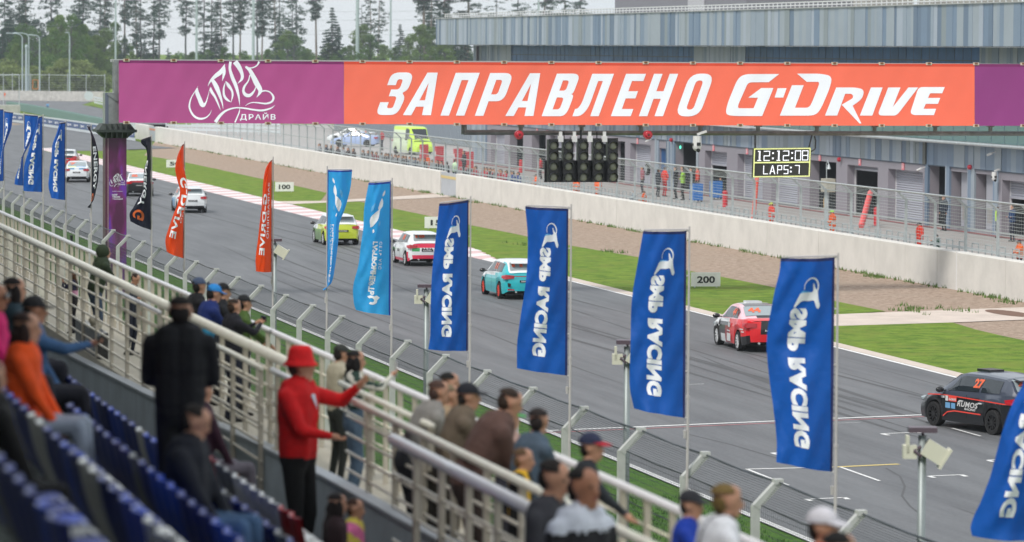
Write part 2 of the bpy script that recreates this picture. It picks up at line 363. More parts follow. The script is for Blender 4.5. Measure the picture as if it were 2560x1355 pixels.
pts = [(random.uniform(17.0,22.3), y_) for y_ in np.random.uniform(34,80,9000)]
tufts('grass_blades', pts, mat('blade_green',(.06,.15,.015),rough=.7,noise=(2,.4)), .10, 3, .08, -.05)
# low crest so the near verge is lush
b = MB(); b.quad((8.2,-60,-.02),(XN-.1,-60,-.02),(XN-.1,400,-.02),(8.2,400,-.02)); struct(b,'near_verge', M_lush)
# ================================================================== PIT WALL
M_gate = mat('gate_grey', (.40,.43,.47), rough=.5, noise=(3,.08))
pw = thing('pit_wall', 'long pale concrete pit wall of cast panels beyond the gravel strip', 'wall', (XW,200,0))
WH = 1.5; ya, yb = Wx(388,XW), -30
g0, g1 = Wx(1140,XW), Wx(1100,XW)
def panel_mesh(L, h=WH): 
    q = MB(); q.add([(0,.012,-.1),(.5,.012,-.1),(.5,.012,h-.03),(.47,.012,h),(.03,.012,h),(0,.012,h-.03),(0,L-.012,-.1),(.5,L-.012,-.1),(.5,L-.012,h-.03),(.47,L-.012,h),(.03,L-.012,h),(0,L-.012,h-.03)],
      [(0,1,2,3,4,5),(11,10,9,8,7,6),(1,7,8,2),(2,8,9,3),(3,9,10,4),(4,10,11,5),(5,11,6,0)]); return q.mesh('wall_panel',[M_conc])
M_conc2 = mat('concrete_stained', (.46,.45,.425), rough=.88, noise=(1.6,.22), bump=(6,.2))
pm = {}
def panels(yl, yh):
    y = yl
    while y < yh-.05:
        L = min(4.0, yh-y); k = round(L,2)
        if k not in pm: pm[k] = panel_mesh(L)
        o = bpy.data.objects.new('wall_panel', pm[k]); C.objects.link(o); o.parent = pw; o.location = (random.uniform(-.006,.006), y-200, 0); y += L
panels(yb, g0); panels(g1, ya); panels(Wx(372,XW), Wx(338,XW))
for (a,c,name,lab,st) in ((g0,g1,'wall_gate','grey steel gate with a yellow stripe in the concrete pit wall','yellow'),(Wx(388,XW),Wx(372,XW),'wall_gate','grey gate with an orange stripe at the far left end of the pit wall','orange')):
    t = thing(name, lab, 'gate', (XW+.1,a,0))
    for k in range(2):
        q = MB(); ln=(c-a)/2; q.box((XW+.08,a+k*ln+.02,0),(XW+.2,a+(k+1)*ln-.02,WH-.04)); q.build('gate_leaf', M_gate, t)
    q = MB(); q.box((XW+.06,a+.02,WH-.42),(XW+.078,c-.02,WH-.24)); q.build('stripe', mat('stripe_'+st, (.6,.47,.2) if st=='yellow' else (.6,.22,.1), rough=.5), t)
q = MB(); q.box((XW-.012,Wx(2395,XW)-.05,-.05),(XW+.51,Wx(2395,XW)+.05,WH+.01)); q.build('joint_strip', mat('joint_white',(.7,.7,.7),rough=.5), pw)
# ---- fence on top of the pit wall
M_galv = mat('galvanised', (.45,.49,.5), rough=.45, metal=.35, noise=(5,.15)); M_wire = mat('fence_wire', (.5,.54,.54), rough=.5, metal=.3)
pf = thing('pit_fence', 'galvanised debris fence of cranked panels on top of the pit wall', 'fence', (53.1,150,0))
XP = 53.1; PL = (Wx(1944,XP)-Wx(2497,XP))/8; z0 = 1.45; zb_ = z0+1.86; tip = (-.42, .36)
def post_m():
    q = MB(); 
    for yy in (.09, PL-.09):
        q.box((-.027,yy-.027,0),(.027,yy+.027,zb_-z0)); q.bar((0,yy,zb_-z0-.02),(tip[0],yy,zb_-z0+tip[1]),.06,.06,(0,1,0))
        q.box((-.09,yy-.09,0),(.09,yy+.09,.04))
    for zz in (.12,.95,zb_-z0-.03): q.box((-.02,.09,zz),(.02,PL-.09,zz+.045))
    q.cyl((tip[0],.03,zb_-z0+tip[1]),(tip[0],PL-.03,zb_-z0+tip[1]),.04,n=6)
    return q.mesh('panel_frame',[M_galv])
def wires_m():
    q = MB(); n = 12
    for k in range(n): 
        z = .2+k*(zb_-z0-.25)/n; q.box((-.005,.1,z),(.005,PL-.1,z+.011))
    for k in range(1,5): q.box((tip[0]*k/5-.006,.1,zb_-z0+tip[1]*k/5),(tip[0]*k/5+.006,PL-.1,zb_-z0+tip[1]*k/5+.014))
    for k in range(15): y = .1+k*(PL-.2)/14; q.box((-.002,y-.002,.15),(.002,y+.002,zb_-z0))
    return q.mesh('wire_infill',[M_wire])
pm_, wm_ = post_m(), wires_m(); y = Wx(2497,XP)-2*PL; 
while y < Wx(560,XP):
    o = bpy.data.objects.new('panel_frame', pm_); C.objects.link(o); o.parent = pf; o.location = (0,y-150,z0)
    o2 = bpy.data.objects.new('wire_infill', wm_); C.objects.link(o2); o2.parent = o; o2['kind']='stuff'; y += PL
q = MB(); y = Wx(2620,53.35)
hr = thing('pit_handrail', 'low galvanised hoop rail running along the back of the pit wall', 'railing', (53.4,150,1.2))
hoop = MB(); hoop.tube([(0,0,0),(0,0,.62),(0,.75,.62),(0,.75,0)],.028,5); hm = hoop.mesh('hoop',[M_galv])
while y < Wx(900,53.4):
    o = bpy.data.objects.new('hoop', hm); C.objects.link(o); o.parent = hr; o.location = (0,y-150,0); y += 1.55
q = MB(); q.cyl((53.3,Wx(2620,53.4),1.2+.42),(53.3,Wx(700,53.4),1.2+.42),.025,n=5); q.build('rail', M_galv, hr)
b = MB(); b.box((53.0,-60,0),(54.4,Wx(560,XW),.72)); b.build('pit_wall_platform', M_pit, kind='structure')
# ================================================================== DISTANCE BOARDS
bw = mat('board_white',(.82,.82,.8),rough=.6,noise=(2,.06)); bk = mat('board_black',(.015,.018,.02),rough=.6)
for txt,xl,xr,yt,yb_,lab in (('200',1728,1800,682,717,'white board with the distance number 200 on the grass beside the track'),('150',1062,1135,543,571,'white distance board reading 150, half hidden behind a blue flag'),('100',688,734,456,479,'white distance board reading 100 on the grass left of the light blue flags'),('50',416,458,400,419,'small white distance board reading 50 on the grass beside the orange flag')):
    base = at_z((xl+xr)/2, yb_+1, 0); Y = base.y
    A = at_y(xl,yb_,Y); B = at_y(xr,yb_,Y); h = at_y(xl,yt,Y).z-A.z
    t = thing('distance_board', lab, 'sign', tuple(base))
    q = MB(); ux = (B-A).normalized(); W_ = (B-A).length; q.obox((A+B)/2+Vector((0,0,h/2+.02)), ux*W_/2, Vector((-ux.y,ux.x,0))*.05, (0,0,h/2)); q.build('panel', bw, t)
    q = MB(); 
    for s_ in (.12,.88): P = A.lerp(B,s_); q.box((P.x-.03,P.y-.03,-.3),(P.x+.03,P.y+.03,A.z+.05))
    q.build('leg', M_galv, t)
    g = text_geo(txt,.03); tw = W_*.62; th = h*.5
    O = A+ux*(W_-tw)/2+Vector((0,0,h*.27)); q = MB(); q.geo(g, plane_fn(O, ux*tw, (0,0,th), (0,-.06,0))); q.build('number', bk, t)
# ================================================================== PIT BUILDING
BX = 70.0
bt = thing('pit_building', 'long pit garage building clad in blue and grey vertical metal strips', 'building', (BX, 150, 0))
cols = [(150,165,180),(126,146,168),(105,126,150),(160,172,182),(140,152,158),(118,140,165),(170,182,196)]
MC = [mat('cladding_%d'%i, tuple(x*.80 for x in lin(c)), rough=.45, metal=.0, noise=(.6,.05)) for i,c in enumerate(cols)]
M_frm = mat('garage_frame', lin((138,134,142)), rough=.6, noise=(.5,.05)); M_frd = mat('garage_reveal', lin((112,110,116)), rough=.6)
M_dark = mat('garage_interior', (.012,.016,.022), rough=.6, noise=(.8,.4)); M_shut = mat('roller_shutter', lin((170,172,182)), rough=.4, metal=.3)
M_glass = mat('window_glass', (.025,.10,.26), rough=.3, spec=.08, noise=(.5,.4)); M_mul = mat('mullion', (.03,.05,.08), rough=.5)
M_roof = mat('roof_grey', (.35,.36,.37), rough=.8)
def YB(px_, X=BX): return at_x(px_, 300, X).y
strip_meshes = {}
ncl = [0]; rest = MB(); rest_m = []
def clad(X, ya_, yb_, z0_, z1_, name='cladding_panel', indiv=True, wmin=.32, wmax=.75, step=.0):
    """vertical metal strips between ya_ < yb_"""
    y = ya_; k = 0
    while y < yb_-.02:
        w_ = min(random.choice((.4,.6,.6,.8,1.0)), yb_-y); mi = random.choice((0,1,2,3,4,5,6,0,3)); d = random.choice((0,.015,.03))
        if indiv and ncl[0] < 298:
            key = (round(w_,2), mi, d, round(z1_-z0_,2))
            if key not in strip_meshes:
                q = MB(); q.box((-d-.04,.003,0),(.05,w_-.003,z1_-z0_)); strip_meshes[key] = q.mesh(name,[MC[mi]])
            o = bpy.data.objects.new(name, strip_meshes[key]); C.objects.link(o); o.parent = bt; o.location = (X-BX, y-150, z0_); ncl[0] += 1
        else:
            rest.box((X-d-.04,y+.008,z0_),(X+.05,y+w_-.008,z1_), mi)
        y += w_
# fascia (overhanging parapet)
FX = 67.5; zf0, zf1 = 9.8, 11.96
yR, yL = YB(2760,FX), YB(1090,FX)
clad(FX, yR, yL, zf0, zf1)
b = MB(); b.box((FX+.05,yR,zf0+.02),(84,yL-.05,zf1-.05)); b.build('parapet_core', M_roof, bt)
b = MB(); b.box((FX-.14,yR,zf1),(FX+.3,yL+.05,zf1+.05)); b.build('coping', mat('coping_metal',(.45,.46,.46),rough=.4,metal=.4), bt)
b = MB(); b.box((FX-.02,yR,zf0-.03),(70.4,yL,zf0)); b.build('soffit', mat('soffit',(.12,.13,.14),rough=.7), bt)
# roof rail
rail = MB(); y = YB(2760,FX+1)
white_m = mat('rail_white',(.62,.63,.63),rough=.5)
while y < YB(1110,FX+1): rail.box((FX+1,y,zf1),(FX+1.06,y+.08,zf1+.42)); y += .9
for zz in (.38,.2): rail.box((FX+.98,YB(2760,FX+1),zf1+zz),(FX+1.08,YB(1110,FX+1),zf1+zz+.06))
rail.build('roof_rail', white_m, bt)
b = MB(); b.box((80,YB(1862,80),zf1),(92,YB(1535,80),15.5),0); 
b.box((79.9,YB(1760,80),zf1),(79.98,YB(1720,80),15.5),1); b.build('plant_room', [mat('plant_room_grey',lin((118,118,124)),rough=.7), mat('ladder_grey',(.4,.4,.42),rough=.5)], bt)
for k,(xa,xb,zt) in enumerate(((2370,2420,13.2),(2290,2330,12.9),(2130,2160,12.8))):
    b = MB(); b.box((72,YB(xb,72),zf1),(75,YB(xa,72),zt)); b.build('roof_unit', mat('roof_unit',(.3,.29,.26),rough=.7), bt)
# upper storey
UX = 70.6
wins = [(1280,1737),(1866,2452)]
b = MB(); b.box((UX+.06,YB(2760,UX),4.8),(UX+14,YB(1185,UX),zf0-.04)); b.build('wall', M_frd, bt)
clad(UX-.05, YB(1280,UX), YB(1185,UX), 4.8, zf0-.04)
clad(UX-.05, YB(1866,UX), YB(1737,UX), 4.8, zf0-.04)
clad(UX-.05, YB(2760,UX), YB(2452,UX), 4.8, zf0-.04)
npane = 0
for xa,xb in wins:
    ya_, yb_ = YB(xb,UX), YB(xa,UX); y = ya_; mull = MB(); 
    pmsh = {}
    while y < yb_-.3:
        w_ = min(1.35, yb_-y)
        for (za,zc) in ((7.2,9.0),(9.06,zf0-.05)):
            key = (round(w_,2), za)
            if key not in pmsh:
                q = MB(); q.box((-.02,.03,0),(.0,w_-.03,zc-za)); pmsh[key] = q.mesh('window_pane',[M_glass])
            o = bpy.data.objects.new('window_pane', pmsh[key]); C.objects.link(o); o.parent = bt; o.location = (UX-.06-BX+random.uniform(-.004,.004), y-150, za); o.rotation_euler = (0,0,random.uniform(-.006,.006)); npane += 1
        mull.box((UX-.09,y-.03,4.8),(UX-.04,y+.03,zf0-.05)); y += w_
    mull.box((UX-.11,ya_,9.0),(UX-.05,yb_,9.06)); mull.box((UX-.11,ya_,7.12),(UX-.05,yb_,7.2))
    mull.box((UX-.075,ya_,4.82),(UX-.045,yb_,7.12)); mull.build('window_frame', M_mul, bt)
# terrace with glass balustrade
b = MB(); b.box((69.2,YB(2760,BX),4.62),(UX+.0,YB(1182,BX),4.78)); b.build('terrace_slab', mat('slab_grey',(.5,.5,.5),rough=.7), bt)
M_bal = mat('balustrade_glass', (.12,.2,.24), rough=.1, spec=.9); y = YB(2760,69.2); bm_ = MB(); bm_.box((0,.04,0),(.03,1.9,1.0)); bmm = bm_.mesh('glass_panel',[M_bal])
while y < YB(1880,69.2): 
    o = bpy.data.objects.new('glass_panel', bmm); C.objects.link(o); o.parent = bt; o.location = (69.25-BX,y-150,4.8); y += 1.96
b = MB(); b.cyl((69.26,YB(2760,69.2),5.83),(69.26,YB(1880,69.2),5.83),.05,n=6); b.cyl((69.12,YB(2760,69.2),4.7),(69.12,YB(1880,69.2),4.7),.09,n=8); b.build('handrail', M_galv, bt)
# ground floor: openings, px ranges (left, right), kind
OP = [(2507,2640,'half'),(2440,2486,'door'),(2378,2423,'door'),(2324,2367,'open'),(2222,2309,'shut'),(2120,2196,'high'),(2026,2092,'open'),(1930,1996,'shut'),(1845,1908,'shut'),(1763,1818,'half'),(1688,1743,'open'),(1648,1668,'window'),(1576,1627,'shut'),(1532,1563,'open'),(1478,1520,'high'),(1424,1462,'shut'),(1374,1410,'half'),(1330,1365,'open'),(1275,1308,'open'),(1228,1262,'shut')]
GZ = [(2495,2760),(1996-0,2314),(1747,1996),(1180+38,1637)]              # px zones with the grey garage surround
def zone(px_): return any(a <= px_ <= c for a,c in GZ)
zt = 3.35
edges = sorted([ (YB(r), YB(l), k, l, r) for l,r,k in OP ])
wallm = MB(); dk = MB()
prev = YB(2760)
for (y0,y1,k,l,r) in edges+[(YB(1182),None,None,None,None)]:
    mid_px = (l+r)/2 if l else 1200
    if y0 > prev+.02:
        # solid piece prev..y0
        gr = True
        for q0 in np.arange(prev, y0-.01, .5):
            q1 = min(q0+.5, y0); pxm = CX + 0
            P = W2C @ (Vector((BX,(q0+q1)/2,2))-CAM); pxm = CX+F*P.x/-P.z
            if zone(pxm): wallm.box((BX,q0,0),(BX+.6,q1,zt))
            else: clad(BX, q0, q1, 0, zt, indiv=True); wallm.box((BX+.06,q0,0),(BX+.6,q1,zt))
    if k is None:
        if wallm.f: wallm.build('garage_wall', M_frm, bt)
        break
    ztop = {'door':3.1,'open':zt-.02 if not zone(mid_px) else 2.95,'window':2.75}.get(k,2.9)
    zbot = {'window':.9,'door':.15}.get(k,0)
    if ztop < zt-.03: wallm.box((BX if zone(mid_px) else BX+.02,y0,ztop),(BX+.6,y1,zt))
    if zbot: wallm.box((BX+.02,y0,0),(BX+.6,y1,zbot))
    # recess
    D = {'window':.2,'door':.45}.get(k,.55); wd = y1-y0
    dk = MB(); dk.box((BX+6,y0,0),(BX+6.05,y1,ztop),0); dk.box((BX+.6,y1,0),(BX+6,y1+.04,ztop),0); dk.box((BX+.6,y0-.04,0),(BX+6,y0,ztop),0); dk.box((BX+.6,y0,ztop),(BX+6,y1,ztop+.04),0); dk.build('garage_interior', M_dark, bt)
    if k in ('shut','half','high'):
        zlo = {'shut':.02,'half':1.95,'high':2.6}[k]; q = MB(); z = zlo; X = BX+.5; n = max(1,int((ztop-zlo)/.13))
        for j in range(n):
            za = zlo+(ztop-zlo)*j/n; zc = zlo+(ztop-zlo)*(j+1)/n; zm = (za+zc)/2
            q.quad((X,y0,za),(X,y1,za),(X-.05,y1,zm),(X-.05,y0,zm)); q.quad((X-.05,y0,zm),(X-.05,y1,zm),(X,y1,zc),(X,y0,zc))
        q.box((X-.08,y0+.02,zlo),(X+.02,y1-.02,zlo+.12)); q.build('roller_shutter', M_shut, bt)
        M_gl = mat('guide_light',(.6,.6,.62),rough=.4); q = MB(); q.box((BX+.44,y1-.09,0),(BX+.52,y1-.01,ztop)); q.build('guide_rail', M_gl, bt); q = MB(); q.box((BX+.44,y0+.01,0),(BX+.52,y0+.09,ztop)); q.build('guide_rail', M_gl, bt)
    elif k == 'door':
        q = MB(); q.box((BX+.42,y0+.03,zbot+.02),(BX+.48,y1-.2*wd,ztop-.03)); o = q.build('door', mat('door_grey',lin((158,160,168)),rough=.5), bt)
        q = MB(); q.box((BX+.4,y0+.1*wd,1.0),(BX+.425,y0+.15*wd,1.25)); q2 = q.build('handle', M_mul, o); q2.location = (0,0,0)
        q = MB(); 
        for j in range(9): q.box((BX+.40,y0+.3*wd,.55+j*.09),(BX+.418,y1-.28*wd,.59+j*.09))
        q.build('louvre', mat('louvre',lin((165,160,150)),rough=.6), o)
    elif k == 'window':
        q = MB(); q.box((BX+.18,y0+.02,zbot+.02),(BX+.2,y1-.02,ztop-.02)); q.build('window', M_glass, bt)
    prev = y1
    if wallm.f: wallm.build('garage_wall', M_frm, bt); wallm = MB()

clad(BX, YB(2760), YB(1182), zt, 4.6, indiv=True)
b = MB(); b.box((BX+.06,YB(2760),zt),(BX+.6,YB(1182),4.62)); b.build('upper_wall', M_frd, bt)
b = MB(); b.box((BX+.3,YB(1182)+.0,0),(BX+12,YB(1182)+.3,9.7)); b.build('end_wall', M_frd, bt)
b = MB(); b.box((BX-.05,YB(2760),zt-.06),(BX+.02,YB(1182),zt-.003)); b.build('drip_trim', M_mul, bt)
rest.build('cladding', MC, bt, kind='stuff')
b = MB(); b.quad((BX-.6,YB(2760),.006),(BX-.3,YB(2760),.006),(BX-.3,YB(1200),.006),(BX-.6,YB(1200),.006)); struct(b,'red_line', mat('red_line',(.33,.07,.08),rough=.7))
b = MB(); b.box((69.86,YB(2320),zt),(69.95,YB(2313),4.62)); b.build('downpipe', mat('pipe_dark',(.08,.09,.08),rough=.5), bt)
# garage number plates
pk = mat('plate_pink', lin((222,120,130)), rough=.5)
for n_,px_,py,lab_ in (('13',2258,415,'pink number plate above the closed shutter right of the leaning red tubes'),('14',2150,404,'pink number plate above the open garage behind the leaning red tubes'),('15',2050,393,'pink number plate above the dark garage right of the timing clock'),('16',1868,377,'pink number plate partly behind the left edge of the timing clock'),('17',1784,369,'pink number plate above the half raised shutter left of the timing clock'),('18',1594,352,'pink number plate above the closed shutter right of the start lights'),('19',1440,343,'pink number plate behind the start light columns'),('21',1343,328,'pink number plate left of the start lights')):
    P = at_x(px_,py,BX-.02); t = thing('number_plate', lab_, 'sign', tuple(P))
    q = MB(); q.box((P.x-.03,P.y-.2,P.z-.22),(P.x,P.y+.2,P.z+.22)); q.build('plate', pk, t)
    q = MB(); g = text_geo(n_,.03); q.geo(g, plane_fn((P.x-.036,P.y+.12,P.z-.14),(0,-.24,0),(0,0,.28))); q.build('number', mat('plate_text',(.75,.7,.7),rough=.5), t)
# alarm beacons, cameras
M_red = mat('beacon_red', (.45,.012,.03), rough=.35, coat=.5)
def beacon(P, r, lab, d=(-1,0,0)):
    t = thing('siren', lab, 'siren', tuple(P)); d = Vector(d); q = MB(); q.cyl(P, P+d*r*1.0, r*1.05, r, n=12); q.cyl(P+d*r, P+d*r*1.4, r*.75, r*.55, n=12); q.build('horn', M_red, t, smooth=False)
    q = MB(); q.cyl(P+d*r*1.4, P+d*r*1.45, r*.3, r*.1, n=8); q.build('centre', mat('horn_dark',(.1,.01,.01),rough=.5), t)
for px_,py,lab in ((2427,418,'red round siren between two grey doors of the pit building'),(2100,399,'red round siren above the garage beside the plate 14'),(1680,350,'red round siren on the pit building beside the green lamp'),(1370,330,'dark red siren on the pit building left of the start lights')):
    beacon(at_x(px_,py,BX-.1), .13, lab)
M_cam = mat('camera_white',(.66,.66,.65),rough=.4)
def cctv(P, s, lab, dome=True):
    t = thing('security_camera', lab, 'camera', tuple(P)); q = MB()
    if dome:
        q.cyl(P+Vector((0,0,-.1*s)), P+Vector((0,0,-.42*s)), .13*s, .15*s, n=10); q.ell(P+Vector((0,0,-.42*s)),(.15*s,.15*s,.16*s),10,6); q.bar(P+Vector((.3*s,0,.05*s)),P+Vector((0,0,-.05*s)),.07*s,.07*s)
        q.build('housing', M_cam, t, smooth=False); q = MB(); q.box((P.x-.16*s,P.y-.07*s,P.z-.4*s),(P.x-.14*s,P.y+.07*s,P.z-.33*s)); q.box((P.x-.05*s,P.y-.16*s,P.z-.40*s),(P.x+.07*s,P.y-.145*s,P.z-.3*s)); q.cyl((P.x,P.y-.1*s,P.z-.53*s),(P.x,P.y-.17*s,P.z-.55*s),.06*s,n=8); q.build('lens', bk, t)
    else:
        q.cyl(P, P+Vector((-.15,.35,-.12))*s, .07*s, n=8); q.bar(P+Vector((.25*s,0,.1*s)),P,.05*s,.05*s); q.build('housing', M_cam, t)
cctv(at_x(2486,425,69.6), 1.0, 'white dome camera on the right part of the pit building wall')
cctv(at_x(2480,383,69.7), .9, 'white bullet camera high above the dome camera on the pit building', False)
cctv(at_x(2304,421,69.7), .9, 'white bullet camera beside the plate 13 garage', False)
cctv(at_x(1621,351,69.7), .8, 'white bullet camera above the closed garage left of the green lamp', False)
P = at_x(1702,368,BX+.3); t = thing('green_signal', 'small round green lamp in the dark doorway of the pit building', 'lamp', tuple(P)); q = MB(); q.cyl(P,P+Vector((-.06,0,0)),.11,n=12); q.build('lamp', mat('green_light',(.1,.6,.4),emit=(.1,.9,.55),es=1.6), t)
# low service block left of the building
b = MB(); Y0, Y1 = YB(1182,80), YB(835,80)
t = thing('service_block', 'low grey corrugated service block behind the neon green van', 'building', (80,Y0,0))
b.box((80,Y0,0),(88,Y1,3.4)); b.build('wall', mat('service_grey',lin((165,172,178)),rough=.6), t)
q = MB(); y = Y0
while y < Y1: q.box((79.93,y,0),(80,y+.35,3.4)); y += .8
q.build('rib', mat('service_rib',lin((120,130,140)),rough=.6), t, kind='stuff')
# ================================================================== START GANTRY
YG = 146.4
G3 = lambda px_,py,dy=0: at_y(px_,py,YG+dy)
M_dgr = mat('bracket_green_grey', (.035,.045,.04), rough=.55, metal=.2); M_ste = mat('galv_beam', lin((150,155,155)), rough=.4, metal=.5, noise=(4,.2))
A = G3(263,300); B = G3(316,300)
gt = thing('start_gantry', 'steel start gantry on a purple column spanning the race track', 'gantry', (A.x, YG, 0))
# purple wrapped column
def purple():
    m = bpy.data.materials.new('column_wrap'); m.use_nodes = True; n = m.node_tree; bs = n.nodes['Principled BSDF']; bs.inputs['Roughness'].default_value=.35
    g = n.nodes.new('ShaderNodeNewGeometry'); mp = n.nodes.new('ShaderNodeMapping'); mp.inputs['Scale'].default_value=(2.2,1,.75); mp.inputs['Rotation'].default_value=(0,.5,0); n.links.new(g.outputs['Position'], mp.inputs[0])
    t = n.nodes.new('ShaderNodeTexNoise'); t.inputs['Scale'].default_value=1.2; t.inputs['Detail'].default_value=2; n.links.new(mp.outputs[0], t.inputs['Vector'])
    r = n.nodes.new('ShaderNodeValToRGB'); e = r.color_ramp.elements; e[0].position=.36; e[0].color=(.085,.012,.06,1); e[1].position=.66; e[1].color=(.15,.035,.42,1); k=e.new(.5); k.color=(.17,.02,.14,1)
    n.links.new(t.outputs[0], r.inputs[0]); n.links.new(r.outputs[0], bs.inputs['Base Color']); return m
M_col = purple()
zc = G3(290,345).z
b = MB(); b.box((A.x,YG-.05,0),(B.x,YG+.75,zc)); b.build('column', [mat('column_side',(.09,.02,.05),rough=.4)], gt)
pl = G3(272,300).x; 
b = MB(); b.box((pl,YG-.08,0),(B.x-.01,YG-.052,zc)); cw = b.build('column_panel', M_col, gt)
b = MB(); b.box((pl-.05,YG-.07,0),(pl-.02,YG-.052,zc)); b.build('edge_trim', mat('trim_pink',(.4,.25,.3),rough=.4), gt)
# collar
z1c, z2c, z3c = G3(290,309).z, G3(290,327).z, G3(290,345).z
b = MB(); o0 = .32
for (za,ea,zb2,eb) in ((z3c,0.02,z2c,o0),(z2c,o0,z1c,.12)):
    for s_ in (0,1):
        pass
    vs_ = [(A.x-ea,YG-.06-ea,za),(B.x+ea,YG-.06-ea,za),(B.x+ea,YG+.78+ea,za),(A.x-ea,YG+.78+ea,za),(A.x-eb,YG-.06-eb,zb2),(B.x+eb,YG-.06-eb,zb2),(B.x+eb,YG+.78+eb,zb2),(A.x-eb,YG+.78+eb,zb2)]
    b.add(vs_, [(0,1,5,4),(1,2,6,5),(2,3,7,6),(3,0,4,7),(0,3,2,1),(4,5,6,7)])
for k in range(5):
    x = A.x+(B.x-A.x)*k/4; b.box((x-.015,YG-.06-o0-.02,z3c),(x+.015,YG-.06,z1c))
b.box((A.x-o0-.03,YG-.1-o0,z2c-.05),(B.x+o0+.03,YG+.8+o0,z2c+.05)); b.build('collar', M_dgr, gt)
ztop = G3(280,232).z
b = MB(); b.box((A.x,YG-.02,z1c),(G3(300,250).x,YG+.75,ztop),0); b.box((A.x-.005,YG-.03,z1c),(G3(271,250).x,YG-.021,ztop),1); b.build('column_head', [M_ste, mat('steel_blue_grey',lin((100,108,125)),rough=.5)], gt)
b = MB(); b.box((G3(285,150).x,YG-.02,ztop),(G3(296,150).x,YG+.5,G3(290,150).z)); b.bar(G3(283,150,.2),G3(283,226,.2),.06,.06,(0,1,0)); b.bar(G3(270,234,-.05),G3(296,252,-.05),.1,.04,(0,1,0)); b.build('end_frame', M_ste, gt)
# truss chords behind the banner
zt_ = G3(300,152).z; zl_ = G3(300,306).z; xe = G3(2700,200).x
b = MB()
for yy in (.0,.9):
    b.box((G3(284,150).x,YG+yy,zt_-.05),(xe,YG+yy+.14,zt_+.06)); b.box((G3(296,150).x,YG+yy,zl_+.02),(xe,YG+yy+.12,zl_+.14))
x = G3(300,150).x; k = 0
while x < xe: 
    b.box((x,YG+.02,zl_+.1),(x+.08,YG+.1,zt_)); b.box((x,YG+.9,zl_+.1),(x+.08,YG+1.0,zt_)); b.bar((x,YG+.1,zt_),(x,YG+.9,zt_),.06,.06); x += 1.9
b.build('truss', mat('truss_light',lin((185,188,185)),rough=.45,metal=.3), gt)
# pipe frame under the banner
M_pipe = mat('pipe_steel', lin((118,120,116)), rough=.38, metal=.6, noise=(3,.3))
b = MB(); y_ = -.35
b.cyl(G3(1160,331,y_),G3(1290,331,y_),.1,n=8); b.cyl(G3(1290,332,y_),G3(2640,334,y_),.09,n=8); b.cyl(G3(1160,312,y_),G3(1160,336,y_),.11,n=8)
for px_ in (1302,1454,1602,1750,1895,2042,2186,2338,2476,2610): b.cyl(G3(px_,308,y_),G3(px_,330,y_),.085,n=8); b.box(tuple(G3(px_-6,311,y_-.1)-Vector((0,0,.1))),tuple(G3(px_+6,306,y_+.1)))
b.build('light_frame', M_pipe, gt, smooth=False)
# ---- banner
YBn = YG-.35
def topY(x): return 150.5+(x-300)*.0055 - .0000010*(x-300)*(x-1280)
def botY(x): return 306.5+(x-300)*.0058-.0000015*(x-300)*(x-900)*.9
def BN(px_,py,off=0):
    v = min(1.1,max(-.1,(py-topY(px_))/(botY(px_)-topY(px_)))); rip = .02*math.sin(px_*.0532)*math.exp(-((v-.97)/.12)**2)+.02*math.sin(px_*.0532+1)*math.exp(-((v-.05)/.12)**2)+.012*math.sin(px_*.021+v*3)+.006*math.sin(px_*.11+v*9)
    return at_y(px_,py,YBn+.22*(1-v)**2 - .42*v*v - rip + off)
M_org = mat('banner_orange', (.80,.115,.045), rough=.36, spec=.9, noise=(.35,.05)); M_pur = mat('banner_purple', (.36,.05,.20), rough=.42, noise=(.3,.08)); M_purd = mat('banner_purple_hem', (.16,.004,.09), rough=.5); M_orgd = mat('banner_orange_hem',(.6,.05,.015),rough=.5); M_pur2 = mat('banner_purple_dark',(.22,.025,.16),rough=.42)
bnr = thing('banner', 'long purple and orange vinyl banner with white Cyrillic lettering hung on the start gantry', 'banner', tuple(BN(300,230)))
def sheet(x0,x1,m,mh,name):
    q = MB(); n = max(4,int((x1-x0)/10)); vv = [0,.045,.1,.2,.32,.45,.58,.7,.8,.88,.94,.975,1]
    for i in range(n+1):
        x = x0+(x1-x0)*i/n
        for v in vv: q.v.append(tuple(BN(x, topY(x)+(botY(x)-topY(x))*v)))
    m_ = len(vv)
    for i in range(n):
        for j in range(m_-1):
            q.f.append((i*m_+j+1,(i+1)*m_+j+1,(i+1)*m_+j,i*m_+j)); q.m.append(1 if j == 0 or (j==m_-2 and False) else 0)
    q.build(name, [m,mh], bnr, smooth=True)
sheet(297,859.5,M_pur,M_purd,'purple_panel'); sheet(860,2436.5,M_org,M_orgd,'orange_panel'); sheet(2437,2700,M_pur2,M_purd,'dark_purple_panel')
M_let = mat('banner_white', (.78,.81,.85), rough=.45)
def bn_geo(g, off=-.012, name='lettering', d=(8,4)):
    q = MB(); q.geo(dice(g,*d), lambda x,y: BN(x,y,off)); return q.build(name, M_let, bnr)
